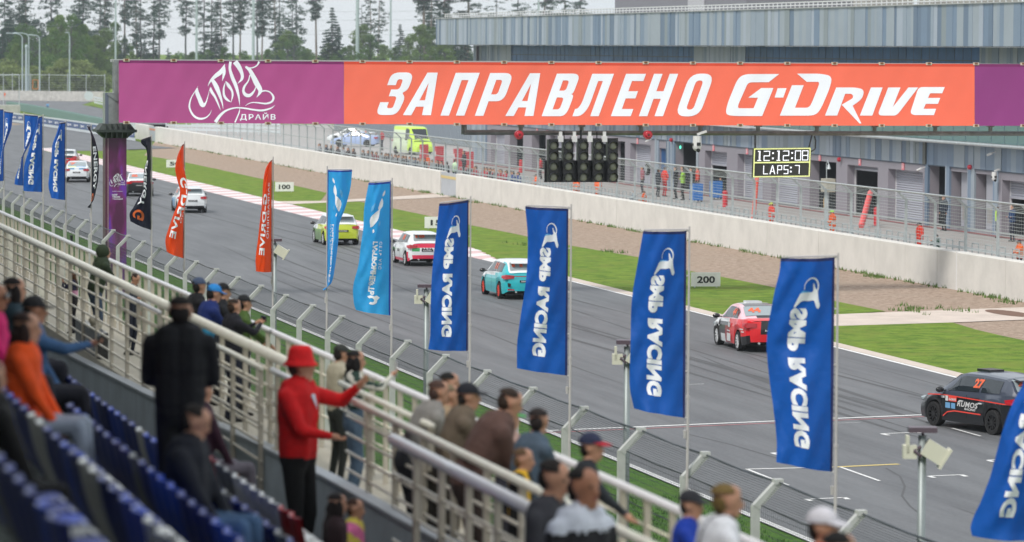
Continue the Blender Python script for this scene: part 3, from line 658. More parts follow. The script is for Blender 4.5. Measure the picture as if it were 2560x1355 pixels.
# condensed slanted Cyrillic letters (unit height, y up)
s_ = .205; t_ = .175
LET = {
 'З': (.55,[[(0,.2),(0,.1,.1),(.06,0,.12),(.5,0,.16),(.55,.4,.14),(.44,.52,.03),(.55,.6,.12),(.55,1,.2),(0.02,1,.2),(.02,.7),(.22,.7),(.22,.84,.05),(.345,.84,.06),(.345,.6,.08),(.15,.6),(.15,.44),(.345,.44,.08),(.345,.16,.06),(.2,.16,.05),(.2,.3),(0,.3)]]),
 'А': (.66,[[(0,0),(.22,1),(.46,1),(.66,0),(.45,0),(.42,.2),(.235,.2),(.2,0)],[(.265,.35),(.395,.35),(.335,.76)]]),
 'П': (.56,[[(0,0),(0,1),(.56,1),(.56,0),(.36,0),(.36,.83),(.2,.83),(.2,0)]]),
 'Р': (.55,[[(0,0),(0,1),(.55,1,.2),(.55,.34,.2),(.2,.34),(.2,0)],[(.2,.5),(.35,.5,.07),(.35,.84,.07),(.2,.84)]]),
 'В': (.57,[[(0,0),(0,1),(.56,1,.18),(.55,.52,.14),(.48,.52,.02),(.58,.5,.12),(.57,0,.2),(.3,0)],[(.2,.16),(.365,.16,.07),(.365,.44,.07),(.2,.44)],[(.2,.6),(.35,.6,.07),(.35,.84,.07),(.2,.84)]]),
 'Л': (.62,[[(.0,0),(0,.17),(.06,.18,.05),(.11,.3,.1),(.11,1),(.62,1),(.62,0),(.42,0),(.42,.83),(.31,.83),(.31,.2,.15),(.2,0,.15)]]),
 'Е': (.47,[[(0,0),(0,1),(.47,1),(.47,.83),(.2,.83),(.2,.59),(.43,.59),(.43,.42),(.2,.42),(.2,.17),(.47,.17),(.47,0)]]),
 'Н': (.57,[[(0,0),(0,1),(.2,1),(.2,.59),(.37,.59),(.37,1),(.57,1),(.57,0),(.37,0),(.37,.41),(.2,.41),(.2,0)]]),
 'О': (.57,[[(0,0,.25),(0,1,.25),(.57,1,.25),(.57,0,.25)],[(.2,.16,.09),(.37,.16,.09),(.37,.84,.09),(.2,.84,.09)]])}
# left foot px and base line for each letter (photo pixels)
word = [('З',939,287.5,181),('А',1007,288,181.5),('П',1101,289,182),('Р',1187,289.5,182.5),('А',1263,290,183),('В',1354,290.5,184),('Л',1431,290.5,184.5),('Е',1527,290.5,184.5),('Н',1597,290.5,184.5),('О',1687,291,184)]
for ch,x0,yb_,yt in word:
    w_,loops = LET[ch]; hh = yb_-yt; L = []
    for lp in loops: L.append([(x0+(p[0]*hh*1.0)+.36*p[1]*hh, yb_-p[1]*hh) for p in rnd([(q_[0]*1.0,q_[1],*(q_[2:])) for q_ in lp])])
    bn_geo(shape_geo(L), name='letter')
k8 = 4.267; T8 = lambda pts: [(1800+p[0]/k8,160+p[1]/k8) for p in rnd([(a[0],a[1],*(a[2:])) for a in pts],6)]
GD = [ [[(632,107),(520,194),(300,196,40),(192,440,40),(192,472,25),(358,472),(405,360),(300,360),(440,256),(570,256),(450,555),(150,555,80),(55,540,90),(80,420,60),(190,150,90),(270,107,60)]],
 [[(615,258),(710,258),(675,358),(582,358)]],
 [[(768,226),(893,226),(800,467),(950,467,40),(985,400,30),(1060,210,30),(1050,190,10),(925,190),(822,103),(1080,103,60),(1200,130,90),(1170,260,60),(1080,470,60),(1020,551,80),(638,551)]],
 [[(1240,250),(1440,250,40),(1540,270,50),(1520,370,60),(1415,445),(1508,635),(1490,635),(1298,435),(1425,360,30),(1410,318,20),(1335,318),(1250,550),(1120,550)]],
 [[(1610,250),(1735,250),(1625,550),(1492,550)]],
 [[(1795,250),(1925,250),(1843,460),(2010,250),(2115,250),(1900,530,30),(1870,550,20),(1700,550,40),(1690,520,20)]],
 [[(2398,246),(2370,312),(2240,312,10),(2220,362),(2350,362),(2325,425),(2195,425),(2172,478),(2305,478),(2282,545),(2060,545,50),(2030,520,30),(2110,270,30),(2140,246,20)]] ]
for L in GD: bn_geo(shape_geo([T8(lp) for lp in L]), name='letter')
k7 = 2108/280; 
def RB(pts): return ribbon([(440+x/k7,140+y/k7,wd/k7) for x,y,wd in pts])
logo = [ [(668,1015,3),(640,1085,14),(560,1160,28),(440,1180,40),(330,1120,38),(262,1000,34),(255,900,30),(290,780,20),(350,680,14),(415,565,3)],
 [(400,600,20),(395,680,70),(440,800,78),(500,925,80),(560,880,30),(600,760,14),(650,570,3)],
 [(655,590,10),(665,660,52),(740,780,40),(800,920,26),(840,1020,4)],
 [(595,570,3),(650,470,34),(740,380,70),(850,290,80),(920,150,8)],[(905,180,30),(905,320,56),(870,470,4)],
 [(680,440,60),(760,580,84),(830,760,54),(870,890,26),(888,990,4)],
 [(940,470,3),(900,600,30),(905,740,44),(960,820,44),(1040,870,4)],[(940,475,6),(985,550,60),(1050,650,40),(1065,740,34),(1040,865,6)],
 [(1025,105,50),(1015,240,50),(1060,400,66),(1130,570,64),(1180,760,36),(1200,935,4)],
 [(1110,105,100),(1180,200,90),(1240,330,62),(1240,430,50),(1160,520,4)],
 [(1565,105,40),(1530,170,26),(1460,215,22),(1380,225,20),(1295,190,3)],
 [(1310,200,40),(1390,270,66),(1450,380,84),(1520,520,100),(1585,640,80),(1560,720,40),(1515,780,4)],
 [(1390,360,20),(1360,470,24),(1290,570,40),(1270,660,48),(1310,730,64),(1390,740,60),(1470,660,30),(1510,560,10)],
 [(1590,670,30),(1690,655,24),(1780,690,26),(1835,780,40),(1800,860,36),(1700,895,34),(1580,885,26),(1450,875,18),(1360,900,14),(1300,945,3)],
 [(1865,925,4),(1780,985,26),(1620,1025,36),(1450,1010,32),(1300,985,30),(1130,975,26),(960,1020,34),(840,1110,50),(740,1245,64)],
 [(1200,985,8),(1185,1070,22),(1110,1250,26)] ]
lg = MB()
for st_ in logo: lg.geo(dice(RB(st_),1,1), lambda x,y: BN(x,y,-.012-.0004*len(lg.f)/100))
lg.build('logo', M_let, bnr)
g = text_geo('ДРАЙВ',.02,0,1.25); q = MB(); q.geo(g, lambda x,y: BN(600+x*89, 302-y*20.5,-.014)); q.build('lettering', M_let, bnr)
# ties
b = MB()
for px_ in range(316,2600,118):
    for f_ in (topY,botY):
        P = BN(px_,f_(px_)); b.box((P.x-.12,P.y-.03,P.z-.05),(P.x+.12,P.y+.02,P.z+.06),0); b.box((P.x-.06,P.y-.05,P.z-.02),(P.x+.06,P.y-.031,P.z+.05),1)
b.build('tie_rope', [mat('rope_cream',(.6,.52,.4),rough=.8), mat('rope_brown',(.2,.09,.04),rough=.8)], bnr, kind='stuff')
# column print
q = MB(); 
def colfn(x,y,o=-.012): P = G3(x,y); return (P.x, YG-.08+o, P.z)
kk = 1239/320
for st_ in logo: q.geo(RB(st_), lambda x,y: colfn(273+(x-472)*.178, 433+(y-150)*.218))
q.build('logo', M_let, cw)
for i,(tx,wd) in enumerate((('МИР',13),('ТВОИХ',20),('ЭМОЦИЙ',26))):
    q = MB(); q.geo(text_geo(tx,.03), lambda x,y,i=i,wd=wd: colfn(280+x*wd, 489+i*5.2-y*4.2)); q.build('lettering', M_let, cw)
q = MB(); q.quad(colfn(280,478.3),colfn(306,478.3),colfn(306,477.6),colfn(280,477.6)); q.geo(text_geo('ДРАЙВ',.02,0,1.2), lambda x,y: colfn(296+x*16,463-y*3.6)); q.build('rule_line', M_let, cw)
# ---- start lights
M_tl = mat('light_housing',(.012,.012,.013),rough=.45); M_lens = mat('dead_lens',(.26,.27,.20),rough=.25,coat=.3); 
YL = YG-.75
def TL(px_,py,off=0): return at_y(px_,py,YL+off)
nm = ['leftmost','second from the left','middle','fourth from the left','rightmost']
sc_ = 2541/300
for i,cx in enumerate((370,685,1000,1318,1625)):
    cxp = 1340+cx/sc_; P0 = TL(cxp,345); t = thing('start_light', f'unlit black start light column, {nm[i]} of the five on the gantry', 'traffic light', tuple(P0), group='start lights hanging from the gantry')
    q = MB(); a = TL(cxp-13,455.5); c = TL(cxp+13,348.5+(i==4)*0); q.box((a.x,YL,a.z),(c.x,YL+.3,c.z)); q.build('housing', M_tl, t)
    for j,cy in enumerate((455,680,895,1120)):
        P = TL(cxp,310+cy/sc_); r = .165
        q = MB(); q.cyl(P+Vector((0,-.02,0)),P+Vector((0,-.03,0)),r*.95,n=20); q.ell(P+Vector((0,-.02,0)),(r*.93,.06,r*.93),14,8); q.build('lens', M_lens, t, smooth=True)
        q = MB(); n = 14; v_ = []
        for m_ in range(n+1):
            a_ = R(-20+220*m_/n); rr = r*1.08; L_ = .26*(0.55+.45*math.sin(max(0,min(math.pi,a_)))); 
            v_ += [P+Vector((rr*math.cos(a_),-.0,rr*math.sin(a_))), P+Vector((rr*math.cos(a_)*1.02,-L_,rr*math.sin(a_)*1.02)), P+Vector((rr*.93*math.cos(a_),-L_,rr*.93*math.sin(a_))), P+Vector((rr*.93*math.cos(a_),0,rr*.93*math.sin(a_)))]
        fs = []
        for m_ in range(n): 
            for u in range(3): fs.append((m_*4+u,m_*4+u+1,m_*4+4+u+1,m_*4+4+u))
        q.add(v_,fs); q.build('visor', mat('visor_black',(.018,.02,.023),rough=.3), t)
lr = thing('light_backing', 'black backing boards and cables behind the start lights', 'panel', tuple(TL(1450,400,.35)))
q = MB(); a = TL(1361,455.5,.33); c = TL(1543,400.5,.36); q.box((a.x,a.y,a.z),(c.x,c.y,c.z)); q.build('board', M_tl, lr)
q = MB(); q.cyl(TL(1452,325,.3),TL(1452,350,.3),.04,n=6); q.cyl(TL(1492,330,.3),TL(1492,350,.3),.02,n=5); q.cyl(TL(1410,328,.3),TL(1410,352,.3),.02,n=5); q.cyl(TL(1372,349,.3),TL(1545,347,.3),.03,n=5); q.build('cable', M_tl, lr)
for cx in (520,812,1138,1448):
    cxp = 1340+cx/sc_; P = TL(cxp,345); t = thing('clamp_box', f'small white clamp box above the start lights, {ordn((520,812,1138,1448).index(cx))} from the left', 'clamp', tuple(P)); q = MB()
    a = TL(cxp-5,355,-.05); c = TL(cxp+5,340,.1); q.box((a.x,a.y,a.z),(c.x,c.y,c.z)); a = TL(cxp-3,340,.0); c = TL(cxp+3,329,.08); q.box((a.x,a.y,a.z),(c.x,c.y,c.z)); q.build('clamp', M_cam, t)
beacon(TL(1296,337,.1), .17, 'red siren on the gantry pipe left of the start lights', (0,-1,0)); beacon(TL(1618,337,.1), .17, 'red siren on the gantry pipe right of the start lights', (0,-1,0))
cctv(TL(1743,332,.1), 1.25, 'white dome camera hanging from the gantry pipe between the start lights and the clock')
# ---- clock board
A0 = TL(1886,371,-.1); B0 = TL(2026,371,-.1); D0 = TL(1886,443.5,-.1)
ck = thing('timing_clock', 'black timing clock board with yellow border reading 12:12:08 and LAPS:7', 'clock', tuple(A0))
LK = lambda px_,py,off=0: at_y(px_+(py-371)*-.035, py-(px_-1886)*.012+ (0), YL-.1+off)
M_led = mat('led_white',(.8,.8,.85),emit=(.9,.92,1),es=.7); M_ledy = mat('led_yellow',(.7,.72,.3),emit=(.78,.85,.35),es=.35); M_ckb = mat('clock_black',(.035,.035,.03),rough=.7)
q = MB(); P = [LK(1884,370.5,.02),LK(2028,370.5,.02),LK(2028,444,.02),LK(1884,444,.02)]; q.ext(P,(0,1,0),.15); q.build('case', M_ckb, ck)
q = MB()
def lk(bb,x0,y0,x1,y1,off=-.012): bb.quad(LK(x0,y1,off),LK(x1,y1,off),LK(x1,y0,off),LK(x0,y0,off))
lk(q,1885,371,2027,374); lk(q,1885,440.5,2027,443.5); lk(q,1885,405,2027,408.5); lk(q,1885,371,1888,443); lk(q,2024,371,2027,443); q.build('led_border', M_ledy, ck)
SEG = {'1':['st'],'2':'abged','0':'abcdef','8':'abcdefg','7':'abc'}
def led(bb, ch, x, y0, y1, w_):
    t = 1.9; ym = (y0+y1)/2
    S = {'a':(x,y0,x+w_,y0+t),'g':(x,ym-t/2,x+w_,ym+t/2),'d':(x,y1-t,x+w_,y1),'f':(x,y0,x+t,ym),'b':(x+w_-t,y0,x+w_,ym),'e':(x,ym,x+t,y1),'c':(x+w_-t,ym,x+w_,y1)}
    if ch == '1': lk(bb,x+3,y0,x+6.5,y1,-.02); lk(bb,x,y0,x+4,y0+t,-.021); lk(bb,x-1,y1-t,x+9,y1,-.021); return
    if ch == ':': lk(bb,x,y0+4,x+4,y0+8,-.02); lk(bb,x,y1-8,x+4,y1-4,-.02); return
    if ch == 'L': ss = 'fed'
    elif ch == 'P': ss = 'abfeg'
    elif ch == 'S': ss = 'afgcd'
    elif ch == 'A':
        for sg in (0,1):
            xa = x if sg==0 else x+w_; xm = x+w_/2; bb.quad(LK(xa-1.2,y1,-.02),LK(xa+1.2,y1,-.02),LK(xm+1.2,y0,-.02),LK(xm-1.2,y0,-.02))
        lk(bb,x+3,ym+3,x+w_-3,ym+5,-.021); return
    else: ss = SEG[ch]
    for j,k in enumerate(ss): x0,y0_,x1,y1_ = S[k]; lk(bb,x0,y0_,x1,y1_,-.02-.0004*j)
q = MB()
for ch,x in (('1',1895),('2',1910),(':',1931),('1',1943),('2',1958),(':',1979),('0',1988),('8',2006)): led(q,ch,x,377.5,402.5,15.5); q.build('time_digit', M_led, ck, kind='stuff') if ch == ':' else q.build('time_digit', M_led, ck); q = MB()
q = MB()
for ch,x in (('L',1910),('A',1927),('P',1945),('S',1961),(':',1977),('7',1989)): led(q,ch,x,414,436,12); q.build('laps_digit', M_led, ck, kind='stuff') if ch == ':' else q.build('laps_digit', M_led, ck); q = MB()
q = MB(); q.cyl(TL(1888,338,.1),LK(1888,371,.1),.04,n=6); q.build('hanger', M_tl, ck); q = MB(); q.cyl(TL(2030,338,.1),LK(2022,371,.1),.03,n=6); q.build('hanger', M_tl, ck); q = MB(); q.tube([TL(2036,340,.1),TL(2039,352,.1),TL(2038,372,.1),TL(2026,380,.1)],.03,6); q.build('cable', M_tl, ck)
# ================================================================== NEAR DEBRIS FENCE
XF = 16.7; M_post = mat('fence_post_pale', lin((184,186,182)), rough=.55, noise=(4,.1)); M_mesh = mat('dark_mesh_wire', (.06,.07,.075), rough=.5, metal=.3)
Yk = lambda k: at_x(-965+1/((301.2+23.4*k)*1e-6), 600, XF).y if False else None
Y27 = at_x(2097,900,XF).y; SP = 4.0
# fit the spacing to the poles seen at 2097 and 162 px (12 flags = 24 spans apart)
Y162 = at_x(162,600,XF).y; SP = (Y162-Y27)/24
fn = thing('debris_fence', 'chain link debris fence with pale cranked posts along the near grass verge', 'fence', (XF, Y27, 0))
hb = 2.74; tx, tz = .36, .34
q = MB(); q.box((-.06,-.05,-.1),(.06,.05,hb)); q.bar((0,0,hb-.03),(tx,0,hb+tz),.11,.12,(0,1,0)); q.box((tx-.08,-.07,hb+tz-.03),(tx+.06,.07,hb+tz+.05)); pmesh = q.mesh('fence_post',[M_post])
q = MB(); ww = .0028
n = 40
for i in range(n):
    y = SP*i/n; q.box((.07-ww,y-ww,0),(.07+ww,y+ww,hb)); q.add([(.07,y-ww,hb),(.07,y+ww,hb),(tx,y+ww,hb+tz),(tx,y-ww,hb+tz)],[(0,1,2,3)])
for j in range(26): z = hb*j/26; q.box((.07-ww,0,z-ww),(.07+ww,SP,z+ww))
for j in range(12): q.box((.07+(tx-.07)*j/12-ww,0,hb+tz*j/12-ww),(.07+(tx-.07)*j/12+ww,SP,hb+tz*j/12+ww))
wmesh = q.mesh('wire_mesh',[M_mesh])
q = MB()
for z in (.9,1.9,hb): 
    q.cyl((.08,0,z),(.08,SP/2,z-.03),.011,n=4,caps=False); q.cyl((.08,SP/2,z-.03),(.08,SP,z),.011,n=4,caps=False)
q.cyl((tx,0,hb+tz),(tx,SP/2,hb+tz-.03),.016,n=4,caps=False); q.cyl((tx,SP/2,hb+tz-.03),(tx,SP,hb+tz),.016,n=4,caps=False)
cmesh = q.mesh('tension_cable',[M_mesh])
for k in range(-4,36):
    o = bpy.data.objects.new('fence_post', pmesh); C.objects.link(o); o.parent = fn; o.location = (0,k*SP,0); o.rotation_euler = (0,0,random.uniform(-.03,.03))
    if k < 35:
        o = bpy.data.objects.new('tension_cable', cmesh); C.objects.link(o); o.parent = fn; o.location = (0,k*SP,0)
        o = bpy.data.objects.new('wire_mesh', wmesh); C.objects.link(o); o.parent = fn; o.location = (0,k*SP,0); o['kind'] = 'stuff'
# black cabinet strapped to a post and loose wire coils
P = at_x(186,600,XF); t = thing('cable_duct', 'dark cable duct strapped to a fence post left of the purple column', 'duct', (XF-.1,P.y,0)); q = MB(); q.box((XF-.16,P.y-.09,.2),(XF-.07,P.y+.09,2.5)); q.build('duct', M_tl, t)
P = at_x(455,700,XF); t = thing('fallen_mesh_roll', 'sagging roll of loose mesh at the broken fence bay below the orange flag', 'mesh roll', (XF+.2,P.y,0))
q = MB()
for i in range(9):
    a = i*.16; q.tube([Vector((XF+.1+.06*i,P.y-1.0+.0*i,2.6-.1*i)),Vector((XF+.25+.05*i,P.y-2.2,2.1-.13*i)),Vector((XF+.3,P.y-3.2-.1*i,2.75-.05*i))],.02,4)
q.build('wire', M_mesh, t)
# ================================================================== FLAGS
def frgb(name,c): 
    l = lin(c); a = tuple(min(.9,x*1.05) for x in l)
    return mat(name, a, rough=.55, spec=.3, trans=tuple(min(1,x*.9) for x in l), noise=(.9,.10), bump=(5,.5))
FM = {'smp': frgb('flag_royal_blue',(30,98,192)), 'gpn': frgb('flag_sky_blue',(60,175,252)), 'org': frgb('flag_orange',(255,84,30)), 'blk': frgb('flag_navy_black',(26,28,48))}
HM = {'smp': mat('hem_navy',(.01,.02,.12),rough=.7), 'gpn': mat('hem_blue',(.01,.06,.4),rough=.7), 'org': mat('hem_red',(.35,.03,.01),rough=.7), 'blk': mat('hem_black',(.01,.01,.02),rough=.7)}
M_fw = mat('flag_white', (.85,.86,.9), rough=.6); M_flb = mat('flag_light_blue',(.12,.42,.78),rough=.6); M_fpole = mat('flag_pole',(.5,.47,.46),rough=.35, noise=(3,.06)); M_forg = mat('flag_logo_orange',(.62,.12,.02),rough=.6)
emb_smp = []   # emblem outlines: (s,v) in flag units from crop (1094x1355, scale 5.21, flag x 0..  )
def E(pts, seg=4): return [((935-p[0])/935*1.0*.93, (p[1]-15)/2800*1.0) for p in rnd(pts,seg)]
def smp_art():
    g = []
    n = 22; ring = [(525+118*math.cos(R(a)), 395-118*math.sin(R(a)), 10+ 16*max(0,math.cos(R(a-40)))) for a in np.linspace(-55,200,n)]
    rg = ribbon(ring,2); g.append((([((935-x)/935*.93,(y-15)/2800) for x,y in rg[0]]),rg[1],'w'))
    body = shape_geo([E([(355,490,20),(400,470,30),(540,470,20),(565,450,10),(545,350,12),(565,348,8),(600,420,20),(640,440,20),(660,560,30),(695,645,25),(665,690,12),(635,670,20),(590,570,30),(500,590,40),(400,585,40),(350,630,30),(290,690,10),(275,670,10),(320,570,30)])])
    g.append((body[0],body[1],'w'))
    lb = shape_geo([E([(345,500,10),(380,450,30),(500,455,20),(530,470,10),(400,478,20),(360,492,5)])]); g.append((lb[0],lb[1],'b'))
    return g
def text_art(st, s0, s1, v0, v1, key='w', bold=.03, flip=False, spacing=1.05, rev=False):
    """letters run down the flag; their tops point to the free edge (they read mirrored from behind)"""
    gx = text_geo(st, bold, 0, spacing)
    if rev: f = lambda a,b: (s1-(s1-s0)*b if flip else s0+(s1-s0)*b, v1-(v1-v0)*a)
    else: f = lambda a,b: (s1-(s1-s0)*b if flip else s0+(s1-s0)*b, v0+(v1-v0)*a)
    return ([f(a,b) for a,b in gx[0]], gx[1], key)
def gpn_art():
    A = [ [(898,262,6),(900,290,10),(880,312,4),(878,290,10)], [(876,318,4),(888,345,20),(884,380,8),(862,408,4),(850,395,6),(862,350,10)], [(868,395,6),(835,420,10),(800,450,20),(788,480,12),(795,535,10),(812,525,8),(858,470,30),(862,430,12)], [(820,540,6),(830,560,8),(818,575,4),(812,555,6)] ]
    L = [[((945-x)/205*1.0, (y-205)/950) for x,y in rnd(p,4)] for p in A]
    g = []
    for l in L: s_ = shape_geo([l]); g.append((s_[0],s_[1],'w'))
    B_ = [[(830,350,4),(820,400,20),(795,425,6),(798,380,12)],[(872,480,6),(868,515,10),(855,525,4),(858,495,8)]]
    for p in B_: s_ = shape_geo([[((945-x)/205,(y-205)/950) for x,y in rnd(p,4)]]); g.append((s_[0],s_[1],'b'))
    g.append(text_art('ГАЗПРОМНЕФТЬ',.42,.60,.45,.86,spacing=.95,bold=.05)); g[-1] = (g[-1][0],g[-1][1],'w')
    g.append(text_art('СЕТЬ АЗС',.28,.37,.45,.66,spacing=1.3,bold=.01))
    n=16; rg = ribbon([(.50+.14*math.cos(R(a)), .915+.04*math.sin(R(a)), .045) for a in np.linspace(40,300,n)],2)
    P = [(.50+.15*math.cos(R(a)), .90+.035*math.sin(R(a))) for a in np.linspace(60,320,14)]; Q = [(.50+.07*math.cos(R(a)), .90+.016*math.sin(R(a))) for a in np.linspace(320,60,14)]
    s_ = shape_geo([P+Q]); g.append((s_[0],s_[1],'w')); s_ = shape_geo([[(.28,.875),(.36,.86),(.46,.875),(.36,.90)]]); g.append((s_[0],s_[1],'w'))
    return g
def catm(xs, ys, x):
    i = max(0,min(len(xs)-2, next((k for k in range(len(xs)-1) if x <= xs[k+1]), len(xs)-2)))
    t = (x-xs[i])/(xs[i+1]-xs[i]); t = max(0,min(1,t)); p1,p2 = ys[i],ys[i+1]
    m1 = (ys[i+1]-ys[max(0,i-1)])/(xs[i+1]-xs[max(0,i-1)])*(xs[i+1]-xs[i]); m2 = (ys[min(len(ys)-1,i+2)]-ys[i])/(xs[min(len(xs)-1,i+2)]-xs[i])*(xs[i+1]-xs[i])
    return (2*t**3-3*t*t+1)*p1+(t**3-2*t*t+t)*m1+(-2*t**3+3*t*t)*p2+(t**3-t*t)*m2
def flag(px_, ytop, ft, fb, rows, kind, art, lab, tops=0, bots=0, W=.95, gap=5, side=-1, top_arm=True):
    """rows: (v, width px of free edge to the left, bulge px to the right)"""
    Y = at_x(px_, ytop, XF).y; base = Vector((XF+.03, Y, 0)); s_ = ppm((XF,Y,5)); zt = at_x(px_, ft, XF).z; zb = at_x(px_, fb, XF).z; ph = random.uniform(0,6)
    t = thing('banner_flag', lab, 'flag', tuple(base))
    q = MB(); ztp = at_x(px_,ytop,XF).z+.06
    pcx = base+Vector((0,0,1.2)); q.cyl(pcx, base+Vector((0,0,4.0)), .024, n=8); q.cyl(base+Vector((0,0,4.0)), base+Vector((0,0,ztp)), .019,.016, n=8)
    for z in (2.5,4.0): q.cyl(base+Vector((0,0,z)),base+Vector((0,0,z+.05)),.03,n=8)
    q.build('pole', M_fpole, t, smooth=False)
    xs = [r[0] for r in rows]; ws = [r[1]/s_ for r in rows]; bs = [(r[2] if len(r) > 2 else 0)/s_ for r in rows]
    g_ = gap/s_
    def fl(s, v, off=0):
        w_ = catm(xs,ws,v); bl = catm(xs,bs,v); aw = abs(w_)+abs(bl)*1.2
        D = math.sqrt(max(0, W*W-aw*aw)); fold = .45+.55*min(1,aw/W)
        lat = (w_*(s if side<0 else s) - bl*math.sin(math.pi*min(1,s*1.15))) 
        dep = D*(.62*math.sin(s*2.2) - .30*s*s) 
        rp = .045*math.sin(s*9+v*7+ph)*(.25+s) + .026*math.sin(s*17-v*23+ph*2)*(.35+s*.6) + .008*math.sin(v*60+s*30+ph)*(.4+s*.4)*s
        z = zt-(zt-zb)*v - ((tops*(1-v)+bots*v)/s_)*s
        gp = g_ if abs(w_) > 0.02 else g_*.3
        P = base - RT*(lat+ (gp if w_>=0 else -gp*.3)) - FW*(dep+rp+off) 
        return (P.x, P.y, z)
    q = MB(); ns, nv = 22, 64
    for i in range(nv+1):
        for j in range(ns+1): q.v.append(fl(j/ns, i/nv))
    for i in range(nv):
        for j in range(ns):
            q.f.append((i*(ns+1)+j, i*(ns+1)+j+1,(i+1)*(ns+1)+j+1,(i+1)*(ns+1)+j)); q.m.append(1 if i == 0 or j == 0 else 0)
    cl = q.build('cloth', [FM[kind],HM[kind]], t, smooth=True)
    q = {'w':MB(),'b':MB(),'o':MB()}
    for (vs_,fs,key) in art:
        g = dice((vs_,fs), 6, 26)
        for sgn in (1,-1): q[key].geo(g, lambda s,v: fl(min(1,max(0,s)), v, sgn*.006))
    for key,m_,nm_ in (('w',M_fw,'lettering'),('b',M_flb,'light_blue_print'),('o',M_forg,'orange_print')):
        if q[key].f: q[key].build(nm_, m_, t, smooth=False)
    q = MB()
    for v in (.0,.24,.5,.75,1.0):
        A = Vector(fl(0,v)); q.cyl(Vector((base.x,base.y,A.z)), A, .012 if v else .014, n=5); q.build('clip', M_fpole, t); q = MB()
    if top_arm: q.tube([Vector((base.x,base.y,zt+.02)), Vector(fl(.98,0))+Vector((0,0,.015))],.014,5)
    if q.f: q.build('top_arm', M_fpole, t)
    if kind != 'org' or True:
        A = Vector(fl(0,1)); q = MB(); q.cyl(A+Vector((0,0,-.05)),A+Vector((0,0,-.2)),.004,n=4); q.cyl(A+Vector((0,0,-.2)),A+Vector((.0,0,-.33)),.03,.022,n=6); q.build('weight', M_fpole, t)
SMP = smp_art()+[text_art('SMP RACING',.43,.70,.24,.905,bold=.062)]
GPN = gpn_art()
ENG = [text_art('ENERGY',.45,.85,.25,.78,bold=.03), text_art('G',.3,.85,.82,.93,key='o',bold=.03)]
ENG2 = [text_art('G-DRIVE',.42,.8,.3,.85,bold=.03),text_art('ЗАПРАВЛЕНО',.2,.34,.2,.7,bold=.01)]
flag(2090,643,643,1182,[(0,137),(.06,139),(.2,155),(.4,168),(.5,166),(.6,160),(.75,150),(.9,142),(1,143)],'smp',SMP,'large blue racing flag hiding the rear of the red racing saloon',2,-27,gap=8)
flag(1719,575,577,1046,[(0,109),(.2,123),(.4,136),(.6,138),(.8,140),(.9,138),(1,128)],'smp',SMP,'blue racing flag directly left of the 200 board',0,-24,gap=7)
flag(1424,519,521,940,[(0,108),(.2,101),(.4,103),(.55,110),(.7,119),(.85,126),(1,126)],'smp',SMP,'blue racing flag covering the rear of the turquoise car',-5,-18,gap=7)
flag(1173,498,500,878,[(0,73),(.2,80),(.4,88),(.65,93),(.9,94),(1,99)],'smp',SMP,'blue racing flag covering the rear of the pink and white car',9,-4,gap=5,)
flag(977,451,453,789,[(0,55),(.2,66),(.35,68),(.5,74),(.65,80),(.82,93),(.95,91),(1,86)],'gpn',GPN,'light blue fuel company flag with a white flame, the wider of the two',4,-14,gap=3)
flag(815,421,425,724,[(0,-62),(.15,-58),(.33,-44),(.45,-31),(.6,-28),(.83,-19),(.95,-11),(1,6)],'gpn',GPN,'twisted light blue flag blown right of its pole in front of the lime car',-1,-2,gap=3)
flag(680,397,399,680,[(0,1),(.07,13),(.18,20),(.35,23),(.5,27),(.7,33),(.9,39),(1,38)],'org',ENG2,'orange flag with white lettering beside the 100 board',0,-3,gap=3,top_arm=False)
flag(459,358,360,646,[(0,1,0),(.09,13,3),(.18,19,8),(.24,20,12),(.33,15,16),(.44,8,16),(.57,15,10),(.66,25,4),(.8,38,0),(.9,45,0),(1,42,0)],'org',ENG2,'twisted orange flag in front of the white hatchback',0,-18,gap=2,top_arm=False)
flag(377,339,341,575,[(0,24),(.04,23),(.1,11),(.18,8),(.26,9),(.33,14),(.48,17),(.62,20),(.73,32),(.83,43),(.9,52),(1,50)],'blk',ENG,'black flag with white lettering and an orange letter right of the purple column',9,-22,gap=2)
flag(226,313,316,520,[(0,7),(.08,-2),(.22,-13),(.42,-20),(.63,-19),(.8,-13),(.93,-5),(1,5)],'blk',ENG,'narrow black flag left of the purple column',-2,-4,gap=2)
flag(163,304,306,500,[(0,12),(.13,20),(.3,31),(.48,34),(.7,39),(.85,40),(1,34)],'smp',SMP,'blue racing flag in front of the white saloon at the far left',2,-6,gap=2)
flag(106,289,291,480,[(0,8),(.16,17),(.35,28),(.52,37),(.68,45),(.87,47),(1,47)],'smp',SMP,'blue racing flag, third pole from the left edge',2,-3,gap=2)
flag(58,284,286,464,[(0,-36),(.2,-31),(.4,-16),(.58,0),(.75,9),(.9,18),(1,20)],'smp',SMP,'blue racing flag folded across its pole, second pole from the left edge',3,-4,gap=2)
flag(8,276,278,451,[(0,-25),(.25,-18),(.45,-5),(.6,2),(.8,8),(1,9)],'smp',SMP,'blue racing flag on the pole nearest the left edge',3,0,gap=1)
flag(-34,270,272,452,[(0,-42),(.5,-40),(1,-40)],'smp',SMP,'blue racing flag cut off by the left edge of the picture',1,0,gap=1)
flag(2610,734,734,1355,[(0,30),(.2,40),(.35,50),(.45,80),(.55,102),(.64,114),(.73,126),(.83,146),(.96,174),(1,170)],'smp',SMP,'blue racing flag cut off by the right edge, blown out towards the black car',2,-12,gap=8)
